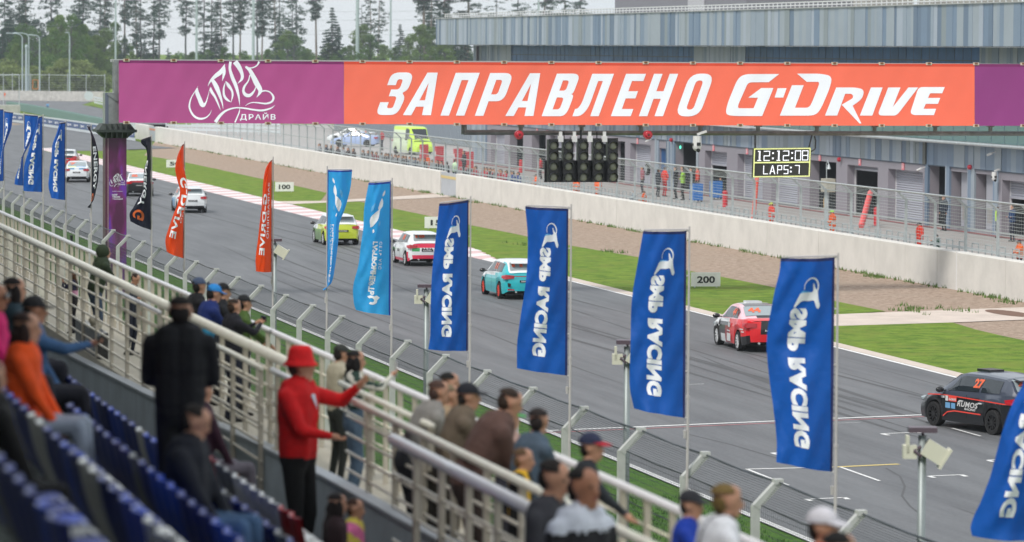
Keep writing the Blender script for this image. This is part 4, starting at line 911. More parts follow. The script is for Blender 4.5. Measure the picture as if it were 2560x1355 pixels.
# ================================================================== LAMP POSTS ON THE VERGE
M_fl = mat('floodlight_cream', lin((205,203,185)), rough=.5); M_lp = mat('lamp_post_grey', lin((140,148,148)), rough=.45, metal=.3, noise=(3,.08)); M_lpd = mat('flood_dark_purple',(.10,.07,.09),rough=.4)
for i,(px_,py,lab) in enumerate(((687,598,'grey lamp post with a floodlight beside the orange flag'),(1066,712,'grey lamp post mostly hidden behind the fourth blue flag'),(1568,852,'grey lamp post with a floodlight left of the blue flag at the 200 board'),(2306,1070,'grey lamp post with twin cream floodlights at the lower right'))):
    P = at_x(px_,py,17.15); t = thing('lamp_post', lab, 'lamp post', (P.x,P.y,0)); zt = P.z
    q = MB(); q.cyl((P.x,P.y,-.1),(P.x,P.y,zt-.1),.062,.055,n=12); q.build('post', M_lp, t, smooth=True)
    q = MB(); c0 = Vector((P.x,P.y,zt-.32)); a = RT*1; 
    q.obox(c0+RT*.16+Vector((0,0,.0)), RT*.13+Vector((0,0,-.08)), FW*.14, (RT*.06+Vector((0,0,.10)))); q.obox(c0+RT*.30+Vector((0,0,-.09)), (RT*.016+Vector((0,0,-.008))), FW*.16, RT*.08+Vector((0,0,.13))); q.build('floodlight', M_fl, t)
    q = MB(); q.obox(c0-RT*.17+Vector((0,0,.0)), RT*.09, FW*.1, Vector((0,0,.09))); q.obox(c0-RT*.2+Vector((0,0,.1)), RT*.02, FW*.1, Vector((0,0,.12))); q.build('second_floodlight', M_fl, t)
    q = MB(); q.obox(c0+Vector((0,0,.3)), RT*.19, FW*.12, Vector((0,0,.035))); q.tube([c0+Vector((0,0,.28)),c0+RT*.03+Vector((0,0,.1)),c0-RT*.12+Vector((0,0,.02))-FW*.1,c0-RT*.02+Vector((0,0,-.06))-FW*.1],.022,6); q.build('top_plate', M_lpd, t)
# ================================================================== FAR LEFT: BARRIERS AND TYRE WALL
M_arm = mat('armco_white', lin((205,212,215)), rough=.5, metal=.2); M_ad = mat('advert_navy',(.03,.07,.22),rough=.5); M_adw = mat('advert_white',(.6,.62,.66),rough=.5); M_tyre = mat('tyre_green_grey', lin((112,138,134)), rough=.8)
pts = [at_z(x,y,0) for x,y in ((-120,286),(0,301),(60,308),(120,317),(200,329),(265,339),(338,352))]
t = thing('advert_barrier', 'white guard rail with a row of blue and white advert boards at the far left', 'barrier', tuple(pts[1]))
rail = MB(); bd = MB(); adw = MB(); ps = MB()
nb = 0
for a,c in zip(pts,pts[1:]):
    d = (c-a); L = d.length; d.normalize(); nrm = Vector((d.y,-d.x,0)); nrm = nrm if nrm.y < 0 else -nrm
    rail.bar(a+Vector((0,0,1.06)),c+Vector((0,0,1.06)),.1,.16); rail.bar(a+Vector((0,0,.14)),c+Vector((0,0,.14)),.06,.28)
    k = max(1,int(L/4.2)); 
    for j in range(k):
        A = a+d*(L*j/k+.08); B = a+d*(L*(j+1)/k-.08); q = MB(); q.quad(A+nrm*.06+Vector((0,0,.3)),B+nrm*.06+Vector((0,0,.3)),B+nrm*.06+Vector((0,0,.96)),A+nrm*.06+Vector((0,0,.96))); o = q.build('advert_board', M_ad if True else M_adw, t)
        fl_ = (B-A).dot(RT) ; O = A if fl_ > 0 else B; ux = (B-A) if fl_ > 0 else (A-B)
        q = MB(); gx = text_geo('igora',.06); q.geo(gx, plane_fn(O+ux*.2+nrm*.08+Vector((0,0,.45)), ux*.6, (0,0,.36))); q.build('lettering', M_adw, o)
        ps.cyl(A,A+Vector((0,0,1.15)),.05,n=5)
rail.build('rail', M_arm, t); ps.build('post', M_arm, t)
# stacked tyres behind it
tw = thing('tyre_wall', 'row of stacked grey green tyres behind the advert barrier at the far left', 'tyre barrier', tuple(at_z(180,300,0)))
q = MB(); 
for j in range(4): q.cyl((0,0,.02+.27*j),(0,0,.25+.27*j),.42,n=12); q.cyl((0,0,.25+.27*j),(0,0,.29+.27*j),.36,n=12)
tm = q.mesh('tyre_stack',[M_tyre]); wpts = [at_z(x,y,0) for x,y in ((22,272),(60,278),(150,296),(262,321),(340,338))]; org = Vector(tw.location)
for a,c in zip(wpts,wpts[1:]):
    L = (c-a).length; k = int(L/1.25)
    for j in range(k):
        P = a.lerp(c,j/k); o = bpy.data.objects.new('tyre_stack', tm); C.objects.link(o); o.parent = tw; o.location = P-org
# far concrete wall with catch fence, and the white guard rail right of it
t = thing('far_concrete_wall', 'pale concrete block wall on the far side of the track at the upper left', 'wall', tuple(at_z(120,246,0)))
A = at_z(-60,250,0); B = at_z(262,254,0); n = 9
for j in range(n):
    P = A.lerp(B,j/n); Q = A.lerp(B,(j+1)/n); q = MB(); d = (Q-P).normalized(); nr = Vector((-d.y,d.x,0)); q.obox((P+Q)/2+Vector((0,0,.85)), (Q-P)/2*.992, nr*.2, (0,0,.85)); q.build('wall_block', M_conc2, t)
t = thing('far_catch_fence', 'tall thin wire catch fence on the far concrete wall at the upper left', 'fence', tuple(A))
q = MB(); wr = MB()
for j in range(8):
    P = A.lerp(B,j/7); q.cyl(P+Vector((0,0,1.6)),P+Vector((0,0,4.7)),.07,n=5)
for j in range(7):
    z = 1.9+j*.42; wr.cyl(A+Vector((0,0,z)),B+Vector((0,0,z)),.012 if j < 6 else .05,n=4,caps=False)
q.build('post', M_galv, t); wr.build('wire', M_galv, t, kind='stuff')
t = thing('white_guard_rail', 'short white guard rail with a round white marker beside the far grass patch', 'barrier', tuple(at_z(240,262,0)))
q = MB(); A = at_z(236,262,0); B = at_z(300,276,0)
for z in (.4,.8,1.2): q = MB(); q.bar(A+Vector((0,0,z)),B+Vector((0,0,z)),.1,.26); q.build('rail', M_arm, t)
q = MB(); P = A+Vector((-.9,0,1.45)); q.cyl(P,P+Vector((0,-.05,0)),.75,n=14); q.build('round_marker', M_arm, t)
ground('far_grass', [[(222,262),(236,261),(262,265),(262,273),(250,270)]], .02, M_grass)
ground('sand_patch', [[(-60,288),(0,303),(58,311),(30,313),(-60,306)]], .01, mat('sand',(.3,.23,.17),rough=.9))
t = thing('orange_gate_frame', 'small orange frame standing on the far concrete wall', 'frame', tuple(at_z(88,240,0))); P = at_z(82,246,0); Q = at_z(95,246,0); q = MB(); z0_, z1_ = 1.7, 3.3
for a,c in (((P.x,P.y,z0_),(P.x,P.y,z1_)),((Q.x,P.y,z0_),(Q.x,P.y,z1_)),((P.x,P.y,z1_),(Q.x,P.y,z1_)),((P.x,P.y,z0_),(Q.x,P.y,z0_))): q.bar(a,c,.14,.14,(0,1,0))
q.build('frame', mat('frame_orange',(.6,.22,.03),rough=.5), t)
# marshal post hut base at the left edge
t = thing('marshal_platform', 'low concrete marshal platform with mesh sides at the left edge', 'platform', tuple(at_z(20,290,0))); A = at_z(-40,282,0); B = at_z(48,282,0); q = MB(); q.obox((A+B)/2+Vector((0,0,.55)), (B-A)/2, Vector((0,1.5,0)), (0,0,.55)); q.build('base', M_conc2, t)
q = MB(); q.cyl(B+Vector((0,0,1)),B+Vector((0,0,5.4)),.06,n=5); q.cyl(A.lerp(B,.55)+Vector((0,0,1)),A.lerp(B,.55)+Vector((0,0,5.6)),.06,n=5); q.cyl(A+Vector((0,0,5.2)),B+Vector((0,0,5.3)),.05,n=5); q.build('mesh_frame', M_galv, t)
# guard rails between the left end of the wall and the paddock
t = thing('paddock_guard_rail', 'long stacked white guard rails behind the left end of the pit wall', 'barrier', tuple(at_z(500,345,0))); q = MB()
for (xa,ya_,xb,yb_) in ((318,335,340,340),(415,332,700,340),(480,322,640,326)):
    A = at_z(xa,ya_,0); B = at_z(xb,yb_,0)
    for z in (.45,.85,1.25): q = MB(); q.bar(A+Vector((0,0,z)),B+Vector((0,0,z)),.08,.24); q.build('rail', M_arm, t)
    for j in range(12): q = MB(); P = A.lerp(B,j/11); q.cyl(P,P+Vector((0,0,1.4)),.05,n=4); q.build('post', M_arm, t)
# ================================================================== STREET LIGHTS AND MASTS
M_mast = mat('mast_pale', lin((172,186,190)), rough=.5, metal=.2)
for i,(px_,py,hd,arm,lab) in enumerate(((56,84,0,-34,'curved street light nearest the left edge'),(72,83,0,-32,'curved street light second from the left'),(99,88,0,-22,'curved street light third from the left'),(174,82,0,-6,'street light seen end on beside the yellow green trees'),(66,112,1,0,'short thick mast between the curved street lights'))):
    base = at_z(px_,236,0); h = at_y(px_,py,base.y).z; t = thing('street_light', lab, 'street light', tuple(base)); q = MB(); r_ = .16 if hd == 0 else .3
    q.cyl(base, base+Vector((0,0,h-.7)), r_, r_*.7, n=6)
    if arm: q.tube([base+Vector((0,0,h-.7)), base+Vector((arm*.012,0,h-.2)), base+Vector((arm*.035,0,h)), base+Vector((arm*.075,0,h+.05))],.1,5)
    q.build('pole', M_mast, t)
    q = MB(); e = base+Vector((arm*.08,0,h+.04)) if arm else base+Vector((0,0,h-.4)); q.ell(e,(.5 if arm else .32,.3,.12 if arm else .5),8,4); q.build('lamp_head', M_mast, t)
for i,(px_,w_,lab) in enumerate(((289,5,'tall pale mast behind the left end of the banner'),(491,6,'tall pale mast above the white script logo'),(633,7,'tall pale mast above the right part of the purple panel'),(893,9,'tall thick pale mast above the orange panel'),(976,5,'tall thin mast right of the thick pale mast'),(1345,5,'tall mast behind the pit building roof'))):
    base = at_z(px_,215,0); t = thing('floodlight_mast', lab, 'mast', tuple(base)); s_ = ppm(base); q = MB(); q.cyl(base, base+Vector((0,0,34)), w_/s_/2*1.1, w_/s_/2*.8, n=8); q.build('pole', M_mast, t)
t = thing('overhead_line', 'thin overhead power lines across the pale sky', 'cable', tuple(at_y(600,60,900))); q = MB()
for y0,y1 in ((66,80),(30,44),(10,22),(58,70)):
    A = at_y(-20,y0,900); B = at_y(1400,y1,900)
    pr = A
    for k in range(1,13):
        P = A.lerp(B,k/12)-Vector((0,0,1.2*math.sin(math.pi*k/12))); q.cyl(pr,P,.035,n=3,caps=False); pr = P
q.build('wire', mat('wire_grey',(.35,.38,.4),rough=.6), t)
# ================================================================== TREES
M_bark = mat('bark', lin((120,108,100)), rough=.9, noise=(.6,.2)); M_barkd = mat('bark_dark', lin((80,82,84)), rough=.9)
def leafmat(name, c, v): return mat(name, c, rough=.85, spec=.2, noise=(.35,v,tuple(x*1.7 for x in c)), trans=tuple(x*1.2 for x in c))
LM = [leafmat('needles_dark',(.026,.07,.045),.35), leafmat('needles_blue',(.035,.085,.058),.35), leafmat('leaves_mid',(.075,.15,.035),.4), leafmat('leaves_yellow',(.12,.19,.045),.4), leafmat('willow_leaves',(.2,.25,.09),.3)]
rg_ = np.random.RandomState(5)
def leaf_cloud(centres, rad, per, size, flat=.6):
    """many small triangles scattered in clumps"""
    c = np.array(centres); rr = np.array(rad); n = len(c)*per
    idx = np.repeat(np.arange(len(c)), per); d = rg_.normal(size=(n,3)); d /= np.linalg.norm(d,axis=1,keepdims=True)
    p = c[idx] + d*(rr[idx][:,None]*rg_.uniform(.35,1,(n,1))**.6)*np.array([1,1,flat])
    a = rg_.normal(size=(n,3)); a /= np.linalg.norm(a,axis=1,keepdims=True); b_ = np.cross(a, rg_.normal(size=(n,3))); b_ /= np.linalg.norm(b_,axis=1,keepdims=True)
    s_ = size*rg_.uniform(.6,1.3,(n,1)); v = np.stack([p+a*s_, p-a*s_*.5+b_*s_*.8, p-a*s_*.5-b_*s_*.8],1).reshape(-1,3)
    return v, n
def cloud_mesh(name, v, n, m):
    me = bpy.data.meshes.new(name); me.vertices.add(len(v)); me.vertices.foreach_set('co', v.ravel()); me.loops.add(n*3); me.loops.foreach_set('vertex_index', np.arange(n*3)); me.polygons.add(n); me.polygons.foreach_set('loop_start', np.arange(0,n*3,3)); me.materials.append(m); me.update(); return me
def pine(m, seed, h=26, crown=.45, wid=2.2):
    rs = random.Random(seed); c=[]; r=[]
    tr = MB(); pr = Vector((0,0,0)); lean = rs.uniform(-.6,.6); tp = []
    for k in range(1,7):
        P = Vector((lean*(k/6)**2+rs.uniform(-.1,.1),rs.uniform(-.1,.1),h*k/6)); tr.cyl(pr,P,.24*(1-.13*(k-1)),.24*(1-.13*k),n=6,caps=False); pr = P
    nb = 80
    for k in range(nb):
        f = rs.random()**.8; z = h*(1-crown*f)-.3; L = wid*(.3+.9*math.sin(math.pi*min(1,f*.85+.1)))*rs.uniform(.4,1.1); a = rs.uniform(0,6.28); x = lean*(z/h)**2
        E_ = Vector((x+L*math.cos(a),L*math.sin(a),z+rs.uniform(-.9,.6)))
        tr.cyl((x,0,z),E_,.06,.02,n=3,caps=False)
        for q_ in (.55,1.0): c.append(tuple(Vector((x,0,z)).lerp(E_,q_))); r.append(rs.uniform(.25,.6))
    v,n = leaf_cloud(c,r,24,.15,.75); return tr.mesh('trunk',[M_bark if seed%2 else M_barkd]), cloud_mesh('crown',v,n,m)
def spruce(m, seed, h=16, wid=2.8):
    rs = random.Random(seed); c=[]; r=[]; tr = MB(); tr.cyl((0,0,0),(0,0,h*.98),.2,.03,n=6)
    z = h*.06
    while z < h:
        R_ = wid*(1-z/h)**.8; k = max(3,int(R_*5))
        for j in range(k):
            a = rs.uniform(0,6.28); L = R_*rs.uniform(.7,1.1); 
            for q_ in (.35,.7,1.0): c.append((L*q_*math.cos(a),L*q_*math.sin(a),z-.35*q_*q_*R_*.5)); r.append(.22+.2*R_/wid)
        z += .55
    v,n = leaf_cloud(c,r,14,.17,.5); return tr.mesh('trunk',[M_barkd]), cloud_mesh('crown',v,n,m)
def broad(m, seed, h=12, wid=3.2, low=.1):
    rs = random.Random(seed); c=[]; r=[]; tr = MB(); tr.cyl((0,0,0),(0,0,h*.85),.16,.04,n=6)
    for k in range(60):
        f = rs.random(); z = h*(low+(1-low)*f); R_ = wid*math.sin(math.pi*min(.97,f*.8+.18))**.8; a = rs.uniform(0,6.28); L = R_*rs.random()**.5
        P = (L*math.cos(a),L*math.sin(a),z); tr.cyl((0,0,z*.7),P,.05,.015,n=3,caps=False); c.append(P); r.append(rs.uniform(.5,1.0))
    v,n = leaf_cloud(c,r,75,.17,.8); return tr.mesh('trunk',[M_barkd]), cloud_mesh('crown',v,n,m)
KIND = {}
for i in range(4): KIND['pine',i] = pine(LM[i%2], 11+i, 26+i, .46+.1*i, 1.6+.25*i)
for i in range(3): KIND['spruce',i] = spruce(LM[(0,0,1)[i]], 31+i, 16, 2.6+.4*i)
for i in range(4): KIND['broad',i] = broad(LM[(2,3,2,3)[i]], 51+i, 12, (3.2,2.6,3.8,3.0)[i])
for i in range(2): KIND['willow',i] = broad(LM[4], 71+i, 4.5, 2.6, .0)
cnt = {}
DESC2 = {'pine':'tall thin pine','spruce':'dark conical spruce','broad':'bushy leafy tree','willow':'pale willow bush'}
DESC = {'pine':('tall bare trunked pine with a thin crown','pine tree'),'spruce':('dark conical spruce','spruce tree'),'broad':('bushy leafy tree','tree'),'willow':('low pale green willow bush','bush')}
def tree(kind, i, px_, depthy, hpx=None, h=None, sx=1.0):
    P = at_z(px_, depthy, -.1); tm_, cm = KIND[kind,i]; base_h = {'pine':26+i,'spruce':16,'broad':12,'willow':4.5}[kind]
    if hpx is not None: h = at_y(px_,hpx,P.y).z
    s_ = h/base_h
    where = 'behind the far left catch fence' if px_ < 262 else ('above the purple banner panel' if px_ < 860 else ('above the left part of the orange banner' if px_ < 1180 else 'behind the pit building roof'))
    k = (kind, where); cnt[k] = cnt.get(k,0)+1
    t = thing(kind+'_tree' if kind not in ('willow','broad') else {'willow':'willow_bush','broad':'leafy_tree'}[kind], '', DESC[kind][1], tuple(P), random.uniform(0,6.28), group=None)
    t['_k'] = f'{kind}|{where}'; t['_x'] = px_
    t.scale = (s_*sx, s_*sx, s_)
    for nm_, me in (('trunk',tm_),('crown',cm)):
        o = bpy.data.objects.new(nm_, me); C.objects.link(o); o.parent = t
        if nm_ == 'crown': o.visible_shadow = True
    return t
TR = []
KIND['broad',4] = broad(LM[1], 61, 12, 3.2); KIND['broad',5] = broad(LM[0], 62, 12, 3.6)
rnd_ = random.Random(3)
# tall thin pines
for px_,top in ((12,-60),(50,-40),(65,-30),(128,-80),(196,-70),(208,-30),(252,-60),(262,-20),(311,-80),(342,-50),(352,-40),(384,-60),(398,-50),(465,-60),(510,-40),(528,-50),(553,-30),(583,-50),(600,-30),(642,-50),(655,-20),(688,-60),(698,-20),(730,-10),(742,-70),(790,-80),(905,18),(928,10),(945,-30),(1060,-120),(1075,-60),(1110,-100),(1168,-130),(1240,2),(1290,-40),(1360,-30),(1410,-40),(1450,-20),(1900,-8),(1960,-14)):
    TR.append(tree('pine', rnd_.randrange(4), px_, rnd_.uniform(205,214), hpx=top-rnd_.uniform(0,30), sx=1.25 if px_ < 1040 else 1.6))
for px_,top in ((24,28),(6,70),(110,70),(98,95),(312,85),(300,110),(830,18),(845,60),(362,100),(420,120),(540,60),(700,70),(1072,0),(1118,20),(1150,60),(1000,60),(1160,40),(720,45)):
    TR.append(tree('spruce', rnd_.randrange(3), px_, rnd_.uniform(207,216), hpx=top, sx=1.35))
for px_,top in ((60,62),(80,70),(150,42),(130,60),(178,40),(186,75),(215,100),(240,90),(262,70),(285,60),(330,130),(440,140),(520,125),(560,120),(610,128),(718,75),(735,90),(770,120),(905,60),(890,95),(925,90),(960,110),(1020,95),(1050,60),(1080,70),(1110,90),(1140,95),(1165,110),(40,110),(205,60),(668,125),(820,110),(860,120),(985,120),(480,128)):
    TR.append(tree('broad', rnd_.randrange(4), px_, rnd_.uniform(212,222), hpx=top, sx=1.15))
for px_,top in ((5,95),(22,60),(45,40),(70,100),(90,48),(118,88),(140,66),(165,84),(192,52),(222,80),(250,70)):
    TR.append(tree('broad', 4+rnd_.randrange(2), px_, rnd_.uniform(206,211), hpx=top, sx=1.2))
for px_ in list(range(0,262,16)): TR.append(tree('willow', rnd_.randrange(2), px_+rnd_.uniform(-5,5), 230, h=rnd_.uniform(3.5,7), sx=1.2))
byk = {}
for t in TR: byk.setdefault(t['_k'],[]).append(t)
for k,ls in byk.items():
    kind, where = k.split('|'); ls.sort(key=lambda t:t['_x'])
    for i,t in enumerate(ls):
        t['label'] = f"{DESC2[kind]}, {ordn(i)} from left {where}"; t['group'] = f"{DESC[kind][1]}s {where}"; del t['_k']; del t['_x']
# far wood behind them
c = []; r = []
for k in range(420):
    px_ = random.uniform(-150,2700); P = at_z(px_, 190+random.uniform(-4,6), 0); c.append((P.x,P.y,random.uniform(0,5.5 if px_<1200 else 4.0))); r.append(random.uniform(2.0,3.6))
v,n = leaf_cloud(c,r,170,.55,.8); me = cloud_mesh('far_wood',v,n,LM[2]); o = bpy.data.objects.new('far_wood', me); C.objects.link(o); o['kind']='stuff'
# ================================================================== CARS
def ip(x, tab): return float(np.interp(x, [t[0] for t in tab], [t[1] for t in tab]))
M_tyr = mat('tyre',(.012,.012,.013),rough=.8); M_cglass = mat('car_glass',(.02,.028,.035),rough=.05,spec=.9); M_under = mat('underbody',(.008,.008,.009),rough=.8)
M_gla2 = mat('car_glass_light',(.28,.33,.35),rough=.08,spec=.9)
M_lt = mat('tail_light',(.42,.01,.02),rough=.15,coat=.6); M_blk = mat('gloss_black',(.012,.012,.014),rough=.25,coat=.5); M_num = mat('race_number_orange',(.75,.13,.05),rough=.4,emit=None); M_stw = mat('sticker_white',(.62,.62,.62),rough=.4)
def paint(name,c,**k): return rgb('paint_'+name,c,rough=k.pop('rough',.28),coat=.6,**k)
def wheel_mesh(rimm, r=.31, w_=.2):
    q = MB(); n = 22
    q.cyl((0,-w_/2,0),(0,w_/2,0),r,n=n,caps=False)
    for s_ in (-1,1):
        v=[]; 
        for rr,yy in ((r,w_/2),(r*.96,w_/2+.012),(r*.72,w_/2+.005),(r*.70,w_/2-.03)):
            v += [(rr*math.cos(2*math.pi*i/n), s_*yy, rr*math.sin(2*math.pi*i/n)) for i in range(n)]
        q.add(v,[(a*n+i,a*n+(i+1)%n,(a+1)*n+(i+1)%n,(a+1)*n+i) for a in range(3) for i in range(n)])
    tyre = q.mesh('tyre',[M_tyr]); q = MB()
    for s_ in (-1,1):
        q.cyl((0,s_*(w_/2-.07),0),(0,s_*(w_/2-.075),0),r*.7,n=n,mi=1); q.cyl((0,s_*(w_/2-.05),0),(0,s_*(w_/2+.004),0),.045,.035,n=8)
        for k in range(10):
            a = 2*math.pi*k/10; d = Vector((math.cos(a),0,math.sin(a))); q.bar(Vector((0,s_*(w_/2-.012),0))+d*.03, Vector((0,s_*(w_/2-.008),0))+d*r*.68, .028,.02,(0,1,0))
        v=[]
        for rr in (r*.62,r*.71): v += [(rr*math.cos(2*math.pi*i/n), s_*(w_/2-.002), rr*math.sin(2*math.pi*i/n)) for i in range(n)]
        q.add(v,[(i,(i+1)%n,n+(i+1)%n,n+i) for i in range(n)])
    return tyre, q.mesh('rim',[rimm,M_under])
STY = {
 'hatch': dict(belt=[(-2.1,.98),(-1.9,1.02),(-1,.98),(0,.95),(.85,.93),(1.3,.86),(1.75,.74),(2.02,.62),(2.1,.5)], roof=[(-2.06,1.03),(-1.93,1.15),(-1.75,1.36),(-1.55,1.43),(-.6,1.475),(.1,1.465),(.45,1.40),(1.15,.97),(1.3,.9)], cab=(-2.06,1.2), rear=(-1.97,-1.66), front=(.5,1.08), side=[(-1.5,-.72),(-.62,.28),(.3,.72)]),
 'sedan': dict(belt=[(-2.1,.98),(-1.9,1.04),(-1.4,1.02),(0,.95),(.85,.92),(1.3,.85),(1.75,.74),(2.02,.62),(2.1,.5)], roof=[(-1.62,1.04),(-1.45,1.10),(-.85,1.39),(-.5,1.44),(.1,1.44),(.4,1.38),(1.15,.96),(1.3,.9)], cab=(-1.6,1.2), rear=(-1.42,-.88), front=(.46,1.08), side=[(-1.05,-.55),(-.47,.28),(.32,.7)]),
 'van': dict(belt=[(-2.1,1.15),(0,1.15),(1.2,1.1),(1.7,1.0),(2.02,.75),(2.1,.6)], roof=[(-2.08,1.95),(-2.0,2.2),(-1.8,2.24),(.7,2.22),(1.0,2.1),(1.65,1.15),(1.75,1.05)], cab=(-2.08,1.7), rear=(-2.079,-2.05), front=(1.05,1.58), side=[(.35,.98)])}
def car(lab, sty, mats, livery, contact, cside, yaw, L=4.2, W=1.72, wb=2.6, rim=None, glass=None, hs=1.0, num=None, spoiler=True, cat='car', name='race_car', extra=None):
    """contact: ground point of the rear wheel on side cside (+1 left, -1 right); yaw in degrees right of the track direction"""
    S = STY[sty]; kx = L/4.2; az = R(90-yaw); fx = Vector((math.cos(az),math.sin(az),0)); ly = Vector((-fx.y,fx.x,0))
    org = contact - fx*(-wb/2) - ly*(cside*(W/2-.1)); org.z = 0
    t = thing(name, lab, cat, tuple(org), az)
    belt = lambda x: ip(x/kx, S['belt'])*hs; roof = lambda x: max(ip(x/kx, S['roof'])*hs, belt(x)+.012)
    wid = lambda x: ip(abs(x/kx),[(0,1),(1.2,1),(1.7,.965),(2.0,.88),(2.1,.78)])*W/2
    base = lambda x: ip(x/kx,[(-2.1,.34),(-1.9,.24),(-1.6,.2),(1.6,.18),(2.0,.2),(2.1,.28)])
    xa = (-wb/2, wb/2)
    def low(x):
        b_ = base(x)
        for c_ in xa:
            if abs(x-c_) < .37: b_ = max(b_, .31+math.sqrt(.37**2-(x-c_)**2))
        return b_
    xs = sorted(set([round(v,3) for v in list(np.linspace(-L/2,L/2,34))+[c_+d for c_ in xa for d in (-.371,-.368,-.34,-.28,-.2,-.1,0,.1,.2,.28,.34,.368,.371)]]))
    FR = [0,.16,.34,.52,.7,.86,1]
    q = MB(); 
    def sec(x):
        lo, be, w_ = low(x), belt(x), wid(x); P=[]
        for f in FR: P.append((x, w_*(.955+.05*math.sin(math.pi*min(1,f*1.02))-.035*f*f), lo+(be-lo)*f))
        cz = .035*(1-abs(x)/L)+.02
        P += [(x, w_*.72, be+cz*.8),(x,w_*.35,be+cz)]
        return P + [(x,-y,z) for x_,y,z in reversed(P)]
    SS = [sec(x) for x in xs]; m_ = len(SS[0]); n0 = len(q.v)
    for s_ in SS: q.v += s_
    for i in range(len(xs)-1):
        for j in range(m_):
            j2 = (j+1)%m_; a = n0+i*m_+j; b_ = n0+i*m_+j2; c_ = n0+(i+1)*m_+j2; d = n0+(i+1)*m_+j
            ctr = [(q.v[a][k]+q.v[b_][k]+q.v[c_][k]+q.v[d][k])/4 for k in range(3)]
            q.f.append((a,d,c_,b_)); q.m.append(len(mats) if j2 == 0 else livery(ctr[0]/kx, abs(ctr[1])/(W/2), ctr[2]/hs, 'side'))
    # ends
    for x,dirn in ((xs[0],-1),(xs[-1],1)):
        lo,be,w_ = low(x),belt(x),wid(x); nz_, ny_ = 8, 8; v0 = len(q.v)
        for a in range(nz_+1):
            f = a/nz_; ww = w_*(.955+.05*math.sin(math.pi*min(1,f*1.02))-.035*f*f)
            for b_ in range(ny_+1):
                g = -1+2*b_/ny_; q.v.append((x+dirn*.07*(1-g*g)*(.4+.6*math.sin(math.pi*f)), ww*g, lo+(be-lo)*f+ .03*(1-g*g)*(f==1)))
        for a in range(nz_):
            for b_ in range(ny_):
                c0 = v0+a*(ny_+1)+b_; q.f.append((c0,c0+1,c0+ny_+2,c0+ny_+1)); f=(a+.5)/nz_; q.m.append(livery(x/kx, abs(-1+2*(b_+.5)/ny_), (lo+(be-lo)*f)/hs, 'rear' if dirn < 0 else 'front'))
    body = q.build('body', mats+[M_under], t, local=True, smooth=False)
    q = MB()
    if sty != 'van':
        for x_ in (.78*kx,-.22*kx,-1.02*kx if sty=='hatch' else -1.05*kx):
            for sg in (1,-1):
                for a_,b__ in ((.32,.55),(.55,.78),(.78,.92)):
                    q.quad((x_,sg*(wid(x_)*1.006+.004),a_*hs),(x_+.018,sg*(wid(x_)*1.006+.004),a_*hs),(x_+.018,sg*(wid(x_)*1.0+.006),b__*hs),(x_,sg*(wid(x_)*1.0+.006),b__*hs))
        q.build('door_gap', M_under, t, local=True, kind='stuff')
    # cabin
    c0,c1 = S['cab'][0]*kx, S['cab'][1]*kx; q = MB(); xc = np.linspace(c0,c1,26)
    wr = lambda x: wid(x)*ip((roof(x)-belt(x)),[(0,.86),(.45,.70),(1.1,.80)])
    wbt = lambda x: wid(x)*.92
    def spt(x,f): z0_,z1_ = belt(x), roof(x)-.04*min(1,(roof(x)-belt(x))/.2); return (wbt(x)+(wr(x)-wbt(x))*(f**1.25), z0_+(z1_-z0_)*f)
    rows = []
    for x in xc:
        P = [(x,*spt(x,f)) for f in (0,.25,.5,.75,1)]+[(x,wr(x)*.8,roof(x)-.008),(x,wr(x)*.4,roof(x)+.008)]
        rows.append(P+[(a,-b_,c_) for a,b_,c_ in reversed(P)])
    m_ = len(rows[0])
    for r_ in rows: q.v += r_
    for i in range(len(xc)-1):
        for j in range(m_-1):
            a = i*m_+j; ctr = [(q.v[a][k]+q.v[a+m_+1][k])/2 for k in range(3)]; q.f.append((a,a+m_,a+m_+1,a+1)); q.m.append(livery(ctr[0]/kx, abs(ctr[1])/(W/2), ctr[2]/hs, 'roof' if 4 <= j < m_-5 else 'pillar'))
    q.f.append(tuple(range(m_))); q.m.append(livery(-2.1,0,1.2,'pillar')); cabn = q.build('cabin', mats, t, local=True)
    gl = glass or M_cglass
    def patch(fn, nu, nv, m, nm_):
        p = MB(); 
        for a in range(nu+1):
            for b_ in range(nv+1): p.v.append(fn(a/nu,b_/nv))
        p.f = [(a*(nv+1)+b_,(a+1)*(nv+1)+b_,(a+1)*(nv+1)+b_+1,a*(nv+1)+b_+1) for a in range(nu) for b_ in range(nv)]; p.m=[0]*len(p.f)
        return p.build(nm_, m, t, local=True)
    for (sa,sb) in S['side']:
        for sg in (1,-1):
            def fn(u,v,sa=sa,sb=sb,sg=sg):
                x = (sa+(sb-sa)*u)*kx; f = .1+.78*v
                if sb > .5 and sty!='van': f = .1+.78*v*max(.25,1-(u*1.0))
                y,z = spt(x,f); return (x+(0 if v<.5 else 0), sg*(y+.012), z)
            patch(fn,5,3,gl,'side_window')
    for (xa_,xb_,nm_) in ((*S['rear'],'rear_window'),(*S['front'],'windscreen')):
        def fn(u,v,xa_=xa_,xb_=xb_):
            x = (xa_+(xb_-xa_)*u)*kx; g = -1+2*v; y = wr(x)*.9*g; s1 = (roof((xb_)*kx)-roof((xa_)*kx))/((xb_-xa_)*kx); nn_ = Vector((-s1,0,1)).normalized()*.016
            return (x+nn_.x, y, roof(x)+.008-.016*abs(g)**3+nn_.z)
        if sty != 'van' or nm_ == 'windscreen': patch(fn,5,8,(gl if nm_=='windscreen' else (glass or M_gla2)),nm_)
    # wheels
    tm_, rm_ = rim if rim else WH_DEF
    for c_ in xa:
        for sg in (1,-1):
            o = bpy.data.objects.new('wheel', tm_); C.objects.link(o); o.parent = t; o.location = (c_, sg*(W/2-.115), .31)
            o2 = bpy.data.objects.new('rim', rm_); C.objects.link(o2); o2.parent = o
    # lights, mirrors, spoiler, plate
    tz = .88*hs if sty != 'van' else 1.2
